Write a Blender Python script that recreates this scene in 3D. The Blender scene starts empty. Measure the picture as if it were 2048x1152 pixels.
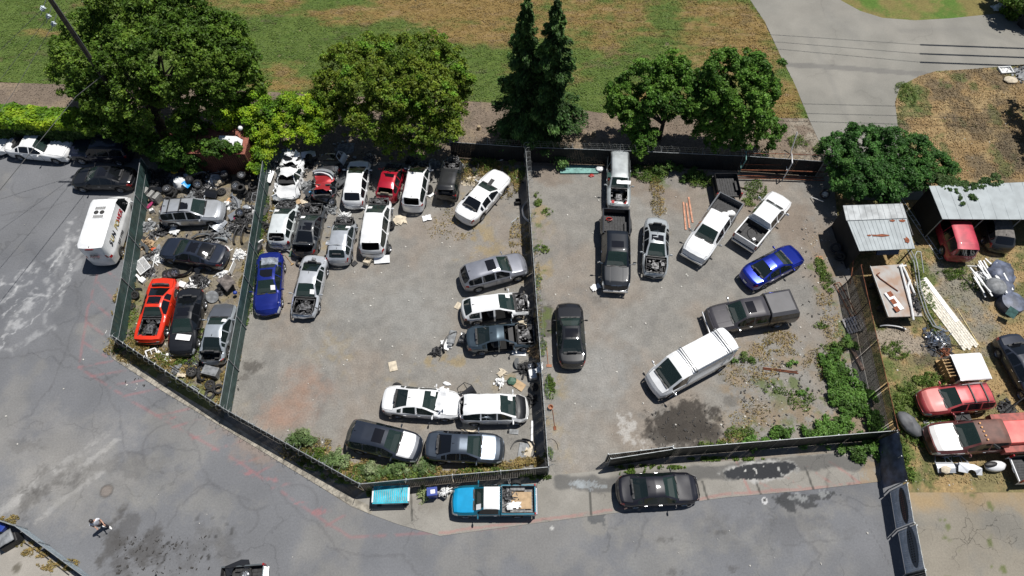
import bpy, math, random
import numpy as np
from mathutils import Vector, Matrix, noise
R = math.radians
scn = bpy.context.scene
# ---------------- camera, light, exposure ----------------
CAMH, PITCH, F = 41.0, R(60.3), 1365.0
cam_d = bpy.data.cameras.new('camera'); cam = bpy.data.objects.new('camera', cam_d)
scn.collection.objects.link(cam); scn.camera = cam
cam.location = (0, 0, CAMH); cam.rotation_euler = (math.pi/2-PITCH, 0, 0)
cam_d.sensor_width = 36; cam_d.lens = F/2048*36; cam_d.clip_end = 2000; cam_d.clip_start = 0.5
SUN = Vector((0.33, 0.25, 1.0)).normalized()
w = bpy.data.worlds.new('World'); scn.world = w; w.use_nodes = True
nt = w.node_tree; sky = nt.nodes.new('ShaderNodeTexSky'); sky.sky_type = 'NISHITA'; sky.sun_disc = False
sky.sun_elevation = math.asin(SUN.z); sky.sun_rotation = math.atan2(SUN.x, SUN.y)
sky.air_density = 1.0; sky.dust_density = 0.6
nt.links.new(sky.outputs[0], nt.nodes['Background'].inputs[0]); nt.nodes['Background'].inputs[1].default_value = 0.05
sl = bpy.data.lights.new('sun', 'SUN'); sl.energy = 5.0; sl.angle = R(0.5); sl.color = (1, .965, .91)
so = bpy.data.objects.new('sun', sl); scn.collection.objects.link(so)
so.rotation_euler = SUN.to_track_quat('Z', 'Y').to_euler(); so.location = (20, 20, 60)
scn.view_settings.view_transform = 'Standard'; scn.view_settings.look = 'None'
scn.view_settings.exposure = 0.08; scn.view_settings.gamma = 1
scn.render.resolution_x = 1024; scn.render.resolution_y = 576
# ---------------- helpers ----------------
SP, CP = math.sin(PITCH), math.cos(PITCH)
def P(x, y, z=0.0):
    """photo point (2048x1152) -> world x, y at height z"""
    u = (x-1024)/F; v = (y-576)/F
    t = (CAMH-z)/(SP+v*CP)
    return (u*t, (CP-v*SP)*t)
def PV(x, y, z=0.0):
    a = P(x, y, z); return Vector((a[0], a[1], z))
C = scn.collection
def link(o): C.objects.link(o); return o
def tag(o, label=None, cat=None, group=None, kind=None):
    if label: o['label'] = label
    if cat: o['category'] = cat
    if group: o['group'] = group
    if kind: o['kind'] = kind
    return o
def thing(name, label, cat, loc=(0, 0, 0), rz=0, group=None):
    o = bpy.data.objects.new(name, None); link(o); o.empty_display_size = .3
    o.location = loc; o.rotation_euler = (0, 0, rz)
    return tag(o, label, cat, group)
MATS = {}
def mat(name, col, rough=.6, metal=0, coat=0, alpha=1, noise_amt=0, nscale=6, bump=0, bscale=30, spec=.5, col2=None, trans=0):
    key = name
    if key in MATS: return MATS[key]
    m = bpy.data.materials.new(name); m.use_nodes = True; n = m.node_tree; b = n.nodes['Principled BSDF']
    b.inputs['Base Color'].default_value = (*col, 1); b.inputs['Roughness'].default_value = rough
    b.inputs['Metallic'].default_value = metal; b.inputs['Coat Weight'].default_value = coat; b.inputs['Coat Roughness'].default_value = .06
    b.inputs['Alpha'].default_value = alpha; b.inputs['Specular IOR Level'].default_value = spec
    if noise_amt or col2:
        tc = n.nodes.new('ShaderNodeTexCoord'); no = n.nodes.new('ShaderNodeTexNoise'); no.inputs['Scale'].default_value = nscale; no.inputs['Detail'].default_value = 6
        n.links.new(tc.outputs['Object'], no.inputs['Vector'])
        cr = n.nodes.new('ShaderNodeValToRGB'); n.links.new(no.outputs[0], cr.inputs[0])
        c2 = col2 or tuple(max(0, c*(1-noise_amt)) for c in col)
        c1 = tuple(min(1, c*(1+noise_amt*.4)) for c in col) if not col2 else col
        cr.color_ramp.elements[0].position = .38; cr.color_ramp.elements[1].position = .62
        cr.color_ramp.elements[0].color = (*c2, 1); cr.color_ramp.elements[1].color = (*c1, 1)
        n.links.new(cr.outputs[0], b.inputs['Base Color'])
    if bump:
        tc = n.nodes.new('ShaderNodeTexCoord'); no = n.nodes.new('ShaderNodeTexNoise'); no.inputs['Scale'].default_value = bscale; no.inputs['Detail'].default_value = 4
        n.links.new(tc.outputs['Object'], no.inputs['Vector']); bp = n.nodes.new('ShaderNodeBump'); bp.inputs['Strength'].default_value = bump; bp.inputs['Distance'].default_value = .03
        n.links.new(no.outputs[0], bp.inputs['Height']); n.links.new(bp.outputs[0], b.inputs['Normal'])
    MATS[key] = m; return m
class MB:
    def __init__(s): s.v = []; s.f = []
    def add(s, vs, fs):
        k = len(s.v); s.v += [tuple(a) for a in vs]; s.f += [tuple(i+k for i in f) for f in fs]; return s
    def box(s, c, d, rz=0, M=None, taper=1.0):
        x, y, z = d[0]/2, d[1]/2, d[2]/2; cc, ss = math.cos(rz), math.sin(rz); vs = []
        for dz, tp in ((-z, 1), (z, taper)):
            for dx, dy in ((-x, -y), (x, -y), (x, y), (-x, y)):
                p = Vector((dx*tp, dy*tp, dz))
                p = Vector((p.x*cc-p.y*ss, p.x*ss+p.y*cc, p.z)) if M is None else M @ p
                vs.append((p.x+c[0], p.y+c[1], p.z+c[2]))
        return s.add(vs, [(3, 2, 1, 0), (4, 5, 6, 7), (0, 1, 5, 4), (1, 2, 6, 5), (2, 3, 7, 6), (3, 0, 4, 7)])
    def cyl(s, a, b, r0, r1=None, n=8, cap=True):
        a = Vector(a); b = Vector(b); r1 = r0 if r1 is None else r1
        d = (b-a); d = d.normalized() if d.length > 1e-6 else Vector((0, 0, 1)); q = d.to_track_quat('Z', 'Y'); vs = []
        for p, r in ((a, r0), (b, r1)):
            for k in range(n):
                t = 2*math.pi*k/n; o = q @ Vector((math.cos(t)*r, math.sin(t)*r, 0)); vs.append(p+o)
        fs = [(k, (k+1) % n, n+(k+1) % n, n+k) for k in range(n)]
        if cap: fs += [tuple(range(n-1, -1, -1)), tuple(range(n, 2*n))]
        return s.add(vs, fs)
    def tube(s, pts, r, n=6):
        for a, b in zip(pts[:-1], pts[1:]): s.cyl(a, b, r, r, n, True)
        return s
    def lathe(s, prof, n=20, M=None, closed=False):
        vs = []; M = M or Matrix.Identity(4); m = len(prof)
        for k in range(n):
            t = 2*math.pi*k/n
            for (r, h) in prof: vs.append(M @ Vector((r*math.cos(t), r*math.sin(t), h)))
        fs = []
        for k in range(n):
            k2 = (k+1) % n
            for j in range(m if closed else m-1):
                j2 = (j+1) % m; fs.append((k*m+j, k2*m+j, k2*m+j2, k*m+j2))
        return s.add(vs, fs)
    def grid(s, fn, nu, nv):
        vs = [fn(i/(nu-1), j/(nv-1)) for j in range(nv) for i in range(nu)]
        return s.add(vs, [(j*nu+i, j*nu+i+1, (j+1)*nu+i+1, (j+1)*nu+i) for j in range(nv-1) for i in range(nu-1)])
    def slab(s, pts, z0, z1):
        n = len(pts); vs = [(p[0], p[1], z0) for p in pts]+[(p[0], p[1], z1) for p in pts]
        return s.add(vs, [tuple(range(n-1, -1, -1)), tuple(range(n, 2*n))]+[(k, (k+1) % n, n+(k+1) % n, n+k) for k in range(n)])
    def build(s, name, m, parent=None, smooth=False, loc=None, rz=0, solid=0, bevel=0):
        me = bpy.data.meshes.new(name); me.from_pydata(s.v, [], s.f); me.materials.append(m)
        if smooth:
            me.polygons.foreach_set('use_smooth', [True]*len(me.polygons)); me.set_sharp_from_angle(angle=R(smooth if smooth > 1 else 40))
        o = bpy.data.objects.new(name, me); link(o)
        if parent: o.parent = parent
        if loc is not None: o.location = loc
        o.rotation_euler = (0, 0, rz)
        if solid:
            md = o.modifiers.new('s', 'SOLIDIFY'); md.thickness = solid; md.offset = 0
        if bevel:
            md = o.modifiers.new('b', 'BEVEL'); md.width = bevel; md.segments = 2; md.limit_method = 'ANGLE'
        return o
def fbm_h(x, y, z=0, o=4):
    return noise.fractal(Vector((x, y, z)), 1.0, 2.0, o)
rnd = random.Random(7)
# numpy value noise
_rs = np.random.RandomState(3); _T = _rs.rand(512, 512)
def vn(x, y):
    xi = np.floor(x).astype(int); yi = np.floor(y).astype(int); fx = x-xi; fy = y-yi
    fx = fx*fx*(3-2*fx); fy = fy*fy*(3-2*fy); a = _T[xi & 511, yi & 511]; b = _T[(xi+1) & 511, yi & 511]; c = _T[xi & 511, (yi+1) & 511]; d = _T[(xi+1) & 511, (yi+1) & 511]
    return (a*(1-fx)+b*fx)*(1-fy)+(c*(1-fx)+d*fx)*fy
def fb(x, y, s=1.0, o=5, off=0, fall=.6):
    t = 0; a = .5; r = 0
    for k in range(o):
        t = t+a*vn(x/s*2**k+off+17*k, y/s*2**k+off*1.7+31*k); r += a; a *= fall
    return t/r
def sstep(a, b, x): t = np.clip((x-a)/(b-a), 0, 1); return t*t*(3-2*t)
# ---------------- ground sheets ----------------
def poly_world(px, z=0): return np.array([P(a, b, z) for a, b in px])
def inside(X, Y, pl):
    r = np.zeros(X.shape, bool); n = len(pl)
    for i in range(n):
        x0, y0 = pl[i]; x1, y1 = pl[(i+1) % n]
        if y0 == y1: continue
        c = ((y0 > Y) != (y1 > Y)) & (X < (x1-x0)*(Y-y0)/(y1-y0)+x0); r ^= c
    return r
def segdist(X, Y, pts, closed=False):
    best = np.full(X.shape, 1e9); bx = X.copy(); by = Y.copy(); n = len(pts)
    for i in range(n if closed else n-1):
        ax, ay = pts[i]; cx, cy = pts[(i+1) % n]; dx, dy = cx-ax, cy-ay; L = dx*dx+dy*dy+1e-9
        t = np.clip(((X-ax)*dx+(Y-ay)*dy)/L, 0, 1); qx = ax+t*dx; qy = ay+t*dy; d = np.hypot(X-qx, Y-qy)
        m = d < best; best[m] = d[m]; bx[m] = qx[m]; by[m] = qy[m]
    return best, bx, by
def sheet(name, pts, z, step, paint, m, relief=None, label=None):
    """pts: world polygon; regular grid clipped to it, outline snapped"""
    pl = np.array(pts); x0, y0 = pl.min(0)-step; x1, y1 = pl.max(0)+step
    nx = int((x1-x0)/step)+1; ny = int((y1-y0)/step)+1
    gx, gy = np.meshgrid(x0+np.arange(nx)*step, y0+np.arange(ny)*step, indexing='ij')
    cx = gx[:-1, :-1]+step/2; cy = gy[:-1, :-1]+step/2; ins = inside(cx, cy, pl)
    ii, jj = np.nonzero(ins); idx = lambda i, j: i*ny+j
    F4 = np.stack([idx(ii, jj), idx(ii+1, jj), idx(ii+1, jj+1), idx(ii, jj+1)], 1)
    cnt = np.zeros((nx, ny), int)
    for di in (0, 1):
        for dj in (0, 1): np.add.at(cnt, (ii+di, jj+dj), 1)
    bd = (cnt > 0) & (cnt < 4); X = gx.copy(); Y = gy.copy()
    if bd.any():
        d, bx, by = segdist(gx[bd], gy[bd], pl, True); ok = d < step*1.5
        a = X[bd]; b = Y[bd]; a[ok] = bx[ok]; b[ok] = by[ok]; X[bd] = a; Y[bd] = b
    used = np.unique(F4); remap = np.full(nx*ny, -1); remap[used] = np.arange(len(used)); F4 = remap[F4]
    X = X.ravel()[used]; Y = Y.ravel()[used]; Z = np.full(len(X), float(z))
    if relief is not None: Z = Z+relief(X, Y)
    me = bpy.data.meshes.new(name); me.vertices.add(len(X)); me.vertices.foreach_set('co', np.stack([X, Y, Z], 1).ravel().astype(np.float32))
    me.loops.add(F4.size); me.loops.foreach_set('vertex_index', F4.ravel().astype(np.int32)); me.polygons.add(len(F4))
    me.polygons.foreach_set('loop_start', np.arange(0, F4.size, 4, dtype=np.int32)); me.polygons.foreach_set('loop_total', np.full(len(F4), 4, dtype=np.int32))
    me.update(calc_edges=True); me.validate()
    col = paint(X, Y); at = me.color_attributes.new('Col', 'FLOAT_COLOR', 'POINT')
    at.data.foreach_set('color', np.concatenate([np.clip(col, 0, 1), np.ones((len(X), 1))], 1).ravel().astype(np.float32))
    me.materials.append(m); o = bpy.data.objects.new(name, me); link(o); o['kind'] = 'structure'; return o
def gmat(name, fine=.25, fscale=14, bump=.4, crack=0, rough=.9, cellscale=.22, speck=0, stretch=None):
    m = bpy.data.materials.new(name); m.use_nodes = True; n = m.node_tree; N = n.nodes; Lk = n.links; b = N['Principled BSDF']
    b.inputs['Roughness'].default_value = rough; b.inputs['Specular IOR Level'].default_value = .25
    at = N.new('ShaderNodeAttribute'); at.attribute_name = 'Col'; tc = N.new('ShaderNodeTexCoord'); vec = tc.outputs['Object']
    if stretch:
        mp = N.new('ShaderNodeMapping'); mp.inputs['Scale'].default_value = stretch; Lk.new(vec, mp.inputs[0]); vec = mp.outputs[0]
    n1 = N.new('ShaderNodeTexNoise'); n1.inputs['Scale'].default_value = fscale; n1.inputs['Detail'].default_value = 8; n1.inputs['Roughness'].default_value = .75; Lk.new(vec, n1.inputs[0])
    mr = N.new('ShaderNodeMapRange'); mr.inputs[1].default_value = .3; mr.inputs[2].default_value = .7; mr.inputs[3].default_value = 1-fine; mr.inputs[4].default_value = 1+fine; Lk.new(n1.outputs[0], mr.inputs[0])
    n2 = N.new('ShaderNodeTexNoise'); n2.inputs['Scale'].default_value = 1.3; n2.inputs['Detail'].default_value = 5; Lk.new(tc.outputs['Object'], n2.inputs[0])
    mr2 = N.new('ShaderNodeMapRange'); mr2.inputs[1].default_value = .35; mr2.inputs[2].default_value = .65; mr2.inputs[3].default_value = .9; mr2.inputs[4].default_value = 1.08; Lk.new(n2.outputs[0], mr2.inputs[0])
    mu = N.new('ShaderNodeMath'); mu.operation = 'MULTIPLY'; Lk.new(mr.outputs[0], mu.inputs[0]); Lk.new(mr2.outputs[0], mu.inputs[1]); fac = mu.outputs[0]
    if crack:
        dn = N.new('ShaderNodeTexNoise'); dn.inputs['Scale'].default_value = .7; dn.inputs['Detail'].default_value = 6; Lk.new(tc.outputs['Object'], dn.inputs[0])
        sc = N.new('ShaderNodeVectorMath'); sc.operation = 'MULTIPLY_ADD'; sc.inputs[1].default_value = (2.4, 2.4, 0); Lk.new(dn.outputs[1], sc.inputs[0]); Lk.new(tc.outputs['Object'], sc.inputs[2])
        vo = N.new('ShaderNodeTexVoronoi'); vo.feature = 'DISTANCE_TO_EDGE'; vo.inputs['Scale'].default_value = cellscale; Lk.new(sc.outputs[0], vo.inputs['Vector'])
        cr = N.new('ShaderNodeMapRange'); cr.inputs[1].default_value = .0; cr.inputs[2].default_value = .012; cr.inputs[3].default_value = 1-crack; cr.inputs[4].default_value = 1; Lk.new(vo.outputs['Distance'], cr.inputs[0])
        mk = N.new('ShaderNodeMapRange'); mk.inputs[1].default_value = .45; mk.inputs[2].default_value = .55; Lk.new(n2.outputs[0], mk.inputs[0]); n2.inputs['Scale'].default_value = .35
        mx = N.new('ShaderNodeMix'); mx.inputs[2].default_value = 1; Lk.new(mk.outputs[0], mx.inputs[0]); Lk.new(cr.outputs[0], mx.inputs[2]); mx.inputs[3].default_value = 1.0
        m3 = N.new('ShaderNodeMath'); m3.operation = 'MULTIPLY'; Lk.new(fac, m3.inputs[0]); Lk.new(mx.outputs[0], m3.inputs[1]); fac = m3.outputs[0]
    vm = N.new('ShaderNodeVectorMath'); vm.operation = 'SCALE'; Lk.new(at.outputs['Color'], vm.inputs[0]); Lk.new(fac, vm.inputs['Scale']); outc = vm.outputs[0]
    if speck:
        v2 = N.new('ShaderNodeTexVoronoi'); v2.inputs['Scale'].default_value = 3.0; Lk.new(tc.outputs['Object'], v2.inputs['Vector'])
        lt = N.new('ShaderNodeMath'); lt.operation = 'LESS_THAN'; lt.inputs[1].default_value = speck; Lk.new(v2.outputs['Distance'], lt.inputs[0])
        mx2 = N.new('ShaderNodeMix'); mx2.data_type = 'RGBA'; Lk.new(lt.outputs[0], mx2.inputs[0]); Lk.new(outc, mx2.inputs[6]); mx2.inputs[7].default_value = (.5, .48, .44, 1); outc = mx2.outputs[2]
    Lk.new(outc, b.inputs['Base Color'])
    bp = N.new('ShaderNodeBump'); bp.inputs['Strength'].default_value = bump; bp.inputs['Distance'].default_value = .05; Lk.new(n1.outputs[0], bp.inputs['Height']); Lk.new(bp.outputs[0], b.inputs['Normal'])
    return m
def mixc(Cc, col, f): f = f[:, None]; return Cc*(1-f)+np.array(col)*f
def base(X, col): return np.tile(np.array(col, float), (len(X), 1))
def blot(Cc, X, Y, px, py, rx, ry, col, s=1.0, rot=0, soft=.5, rag=.5, seed=0):
    cx, cy = P(px, py); c, sn = math.cos(rot), math.sin(rot); dx = X-cx; dy = Y-cy
    u = (dx*c+dy*sn)/rx; v = (-dx*sn+dy*c)/ry; r = np.hypot(u, v)+(fb(X, Y, .9*min(rx, ry)+.15, 7, seed+px*.1, .72)-.5)*3.4*rag
    return mixc(Cc, col, s*(1-sstep(1-soft, 1+.02, r)))
def stroke(Cc, X, Y, pts, wd, col, s=1.0, wob=.0, soft=.5, breaks=0, seed=0):
    pw = [P(*q) for q in pts]; d, _, _ = segdist(X+(fb(X, Y, 1.2, 4, seed)-.5)*wob*2, Y+(fb(X, Y, 1.2, 4, seed+50)-.5)*wob*2, pw)
    f = s*(1-sstep(wd*(1-soft), wd, d))
    if breaks: f = f*sstep(breaks-.12, breaks+.12, fb(X, Y, .5, 4, seed+9))
    return mixc(Cc, col, f)
# colours (albedo)
ASPH = (.148, .152, .162); CONC = (.25, .238, .215); GRAV = (.218, .208, .19); DIRT = (.2, .165, .13); DRY = (.30, .215, .095); GREEN = (.075, .135, .02)
def paint_asphalt(X, Y):
    Cc = base(X, ASPH); n = fb(X, Y, 6, 5, 3)
    Cc = mixc(Cc, (.12, .125, .137), sstep(.5, .7, n)*.8); Cc = mixc(Cc, (.2, .195, .185), sstep(.5, .68, fb(X, Y, 3.5, 5, 40))*.6)
    # brighter worn bottom-left
    for a in [(150, 930, 5, 3.2), (120, 1000, 5, 2), (60, 900, 5, 2.5)]: Cc = blot(Cc, X, Y, *a, (.24, .232, .22), .45, rag=.9, soft=.9)
    for k, a in enumerate([(60, 980, 3, .35), (110, 940, 4, .3), (140, 990, 3.4, .25), (40, 1000, 3, .25), (180, 920, 2.4, .25)]): Cc = blot(Cc, X, Y, *a, (.33, .325, .315), .5, rot=.75, rag=.8, soft=.7, seed=k)
    # pale mineral residue streams
    WR = (.47, .475, .48)
    for k, (pts, wd, s) in enumerate([([(-40, 640), (60, 560), (130, 480), (150, 440)], .45, .55), ([(-40, 690), (50, 640), (90, 580), (125, 520), (140, 470)], .75, .6), ([(-40, 600), (20, 560), (60, 530)], .6, .6), ([(-40, 720), (40, 690), (100, 660)], .5, .45),
        ([(0, 560), (40, 590), (100, 595)], .2, .6), ([(130, 480), (165, 470), (160, 520), (120, 580), (95, 650)], .5, .35), ([(10, 660), (60, 600), (100, 590)], .35, .6), ([(-20, 660), (40, 600), (90, 560), (130, 500)], .12, .9), ([(-20, 700), (60, 650), (100, 600), (140, 540)], .1, .8), ([(0, 610), (30, 575), (75, 540)], .1, .9), ([(150, 450), (125, 500), (150, 540), (110, 620)], .1, .8), ([(20, 640), (45, 625), (60, 590)], .08, .9)]):
        Cc = stroke(Cc, X, Y, pts, wd*.8, WR, s*.7, wob=1.0, soft=.9, breaks=.47, seed=k*7)
    # oil stains
    for k, a in enumerate([(225, 1090, .9, 1.7, .75), (300, 1110, 1.4, 1.5, .7), (255, 1055, .6, 1.2, .5), (80, 985, 1.2, .5, .5), (110, 960, 1.6, .7, .45), (250, 1130, 1, .6, .5), (240, 935, 3, .8, .3), (55, 1000, .6, .9, .5), (410, 1110, 1.5, 1.3, .35), (60, 890, 1.2, .6, .3), (400, 1060, .5, .5, .3),
            (1440, 1065, .6, .15, .5), (1325, 1080, .5, .2, .5), (1465, 1135, .5, .25, .5), (1340, 1145, .6, .2, .5), (1540, 1060, 4, 1, .2)]): Cc = blot(Cc, X, Y, *a[:4], (.065, .062, .06), a[4], rag=1.1, soft=.7, seed=k*5)
    for k, a in enumerate([(300, 985, 2, 1.2), (430, 1010, 2.5, 1), (200, 1000, 3, .9), (330, 930, 2, .8), (1500, 1080, 4, 1.4), (1300, 1120, 2.5, 1.5), (1600, 1020, 3, .5), (1250, 1060, 2, .6)]): Cc = blot(Cc, X, Y, *a, (.215, .21, .195), .4, rag=1, soft=.9, seed=k*9)
    # spatter
    sp = sstep(.74, .8, fb(X, Y, .35, 2, 70)); mk = 0
    for q in [(300, 1110), (430, 1100), (330, 1080), (395, 1085)]:
        cx, cy = P(*q); mk = np.maximum(mk, 1-sstep(.6, 2.2, np.hypot(X-cx, Y-cy)))
    Cc = mixc(Cc, (.05, .05, .05), sp*mk*.9)
    # tar seams and tyre scrubs
    TAR = (.085, .085, .09)
    for k, pts in enumerate([[(0, 520), (60, 500), (150, 590), (180, 660), (260, 700)], [(150, 560), (165, 620), (130, 700), (100, 780)], [(100, 660), (180, 740), (230, 800), (250, 900), (330, 950)], [(230, 915), (300, 890), (390, 900), (420, 960), (500, 1000)], [(390, 900), (380, 860), (400, 820)], [(100, 770), (60, 830), (10, 850)],
        [(0, 720), (120, 700), (300, 800), (380, 850)], [(420, 960), (360, 1010), (340, 1050)], [(1270, 1110), (1300, 1040), (1260, 1010)], [(1590, 1055), (1640, 1110), (1610, 1152)], [(1700, 1080), (1560, 1090)], [(650, 1100), (800, 1110), (850, 1152)], [(560, 980), (640, 1060), (700, 1120)], [(0, 430), (80, 420), (140, 400)]]):
        Cc = stroke(Cc, X, Y, pts, .09, TAR, .34, wob=.4, soft=.8, seed=k*11)
    for k, (cx_, cy_, r_) in enumerate([(410, 1000, 1.0), (485, 1040, .9), (515, 985, 1.1), (335, 890, 1.5), (590, 1010, 1.3), (140, 500, 1.2), (60, 370, 1.3)]):
        cx, cy = P(cx_, cy_); d = np.abs(np.hypot(X-cx, (Y-cy)*1.1)-r_); an = np.arctan2(Y-cy, X-cx)
        Cc = mixc(Cc, TAR, (1-sstep(.03, .11, d))*.35*sstep(.2, .8, np.sin(an+k*1.7)))
    # red hatched no-parking paint
    RED = (.33, .13, .135)
    L = [[(195, 548), (175, 620), (158, 735)], [(158, 735), (260, 800), (345, 850), (480, 925), (600, 1010), (700, 1075), (790, 1070), (1060, 1052)]]
    for a, b in [((195, 565), (226, 597)), ((185, 603), (222, 635)), ((175, 645), (205, 668)), ((168, 685), (212, 713)), ((158, 733), (225, 722)), ((182, 752), (250, 741)), ((215, 772), (288, 760)), ((245, 792), (325, 776)), ((310, 832), (377, 818)), ((345, 855), (400, 838)), ((385, 877), (430, 862)), ((425, 900), (490, 880)),
        ((470, 928), (525, 915)), ((505, 952), (545, 930)), ((545, 975), (585, 965)), ((218, 545), (236, 560)), ((650, 1052), (690, 1030))]: L.append([a, b])
    for k, pts in enumerate(L): Cc = stroke(Cc, X, Y, pts, .13, RED, .33, wob=.05, soft=.8, breaks=.46, seed=k)
    for a in [(600, 1005), (640, 1025), (500, 945), (545, 960), (345, 835)]: Cc = blot(Cc, X, Y, *a, .45, .2, RED, .5, rag=1, soft=.9)
    # iron tint wash from the yard
    Cc = blot(Cc, X, Y, 500, 890, 3.4, 1.1, (.27, .2, .155), .5, rot=-.55, rag=.7, soft=.95)
    # manhole, puddle edge leaks
    Cc = blot(Cc, X, Y, 213, 982, .36, .36, (.19, .16, .14), .7, rag=.05, soft=.12)
    cx, cy = P(213, 982); Cc = mixc(Cc, (.05, .045, .04), (1-sstep(.03, .09, np.abs(np.hypot(X-cx, Y-cy)-.35)))*.5)
    Cc = blot(Cc, X, Y, 1104, 1056, .13, .13, (.5, .5, .48), .9, rag=.1)
    for k, a in enumerate([(1590, 1000, 1.1, .35), (1575, 1007, .4, .5), (1645, 992, .9, .2), (1620, 1010, .5, .2)]): Cc = blot(Cc, X, Y, *a, (.055, .057, .06), .95, rag=.6, soft=.15, seed=k, rot=.1)
    for k, a in enumerate([(1583, 1000, .3, .25), (1602, 996, .35, .18), (1648, 988, .25, .2)]): Cc = blot(Cc, X, Y, *a, (.32, .33, .33), .5, rag=1.3, soft=.3, seed=k)
    Cc = blot(Cc, X, Y, 1530, 1002, .18, .22, (.5, .5, .5), .9, rag=.15, soft=.1); Cc = blot(Cc, X, Y, 1529, 1000, .09, .1, (.06, .06, .06), 1, rag=.1, soft=.1)
    Cc = blot(Cc, X, Y, 1190, 1045, .8, .85, (.22, .21, .19), .5, rag=.3, soft=.3); Cc = blot(Cc, X, Y, 1198, 1035, .5, .38, (.075, .08, .085), .8, rag=.9, soft=.2)
    # broad patched seam
    Cc = stroke(Cc, X, Y, [(1400, 900), (1720, 1020), (1780, 1130)], .05, TAR, .4, wob=.3)
    return Cc
def paint_concrete(X, Y):
    Cc = base(X, CONC); Cc = mixc(Cc, (.2, .19, .17), sstep(.45, .7, fb(X, Y, 2.5, 5, 5))*.7)
    RED = (.34, .16, .145)
    Cc = stroke(Cc, X, Y, [(880, 1065), (1060, 1042), (1230, 1020), (1450, 990), (1600, 977), (1735, 965)], .11, RED, .45, wob=.1, breaks=.35)
    for k, (a, b) in enumerate([((1470, 918), (1500, 985)), ((1520, 965), (1555, 987)), ((1570, 955), (1610, 980)), ((1615, 935), (1672, 973)), ((1660, 925), (1720, 965))]): Cc = stroke(Cc, X, Y, [a, b], .11, RED, .5, wob=.1, breaks=.45, seed=k)
    for k, pts in enumerate([[(1405, 963), (1416, 1000)], [(1512, 962), (1522, 990)], [(1610, 935), (1628, 982)], [(822, 985), (824, 1040)], [(1178, 960), (1182, 1030)]]): Cc = stroke(Cc, X, Y, pts, .08, (.05, .05, .045), .8, wob=.05, seed=k)
    # wet gutter, puddle with mineral rim
    WET = (.085, .085, .085)
    Cc = stroke(Cc, X, Y, [(1120, 962), (1200, 968), (1300, 955), (1400, 948), (1480, 938), (1620, 925), (1740, 925)], .55, WET, .75, wob=.35, soft=.4, seed=4)
    Cc = blot(Cc, X, Y, 1520, 942, 2.6, .72, (.42, .42, .41), .8, rot=.09, rag=.3, soft=.3, seed=2); Cc = blot(Cc, X, Y, 1522, 942, 2.25, .5, (.032, .034, .038), 1, rot=.09, rag=.22, soft=.08, seed=2)
    for k, a in enumerate([(1180, 968, .8, .2), (1155, 970, .5, .2), (1205, 972, .3, .12)]): Cc = blot(Cc, X, Y, *a, (.3, .33, .35), .5, rag=1.5, soft=.3, seed=k)
    Cc = mixc(Cc, (.58, .58, .56), sstep(.76, .79, fb(X, Y, .25, 2, 90))*(1-sstep(.3, 1.0, np.hypot((X-P(1520, 942)[0])/2.4, (Y-P(1520, 942)[1])/.6)))*.8)
    Cc = blot(Cc, X, Y, 1745, 950, .9, 1.5, (.26, .2, .13), .7, rag=1)
    Cc = blot(Cc, X, Y, 850, 1010, 2, .5, (.17, .155, .135), .5, rag=.8, soft=.9)
    return Cc
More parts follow.
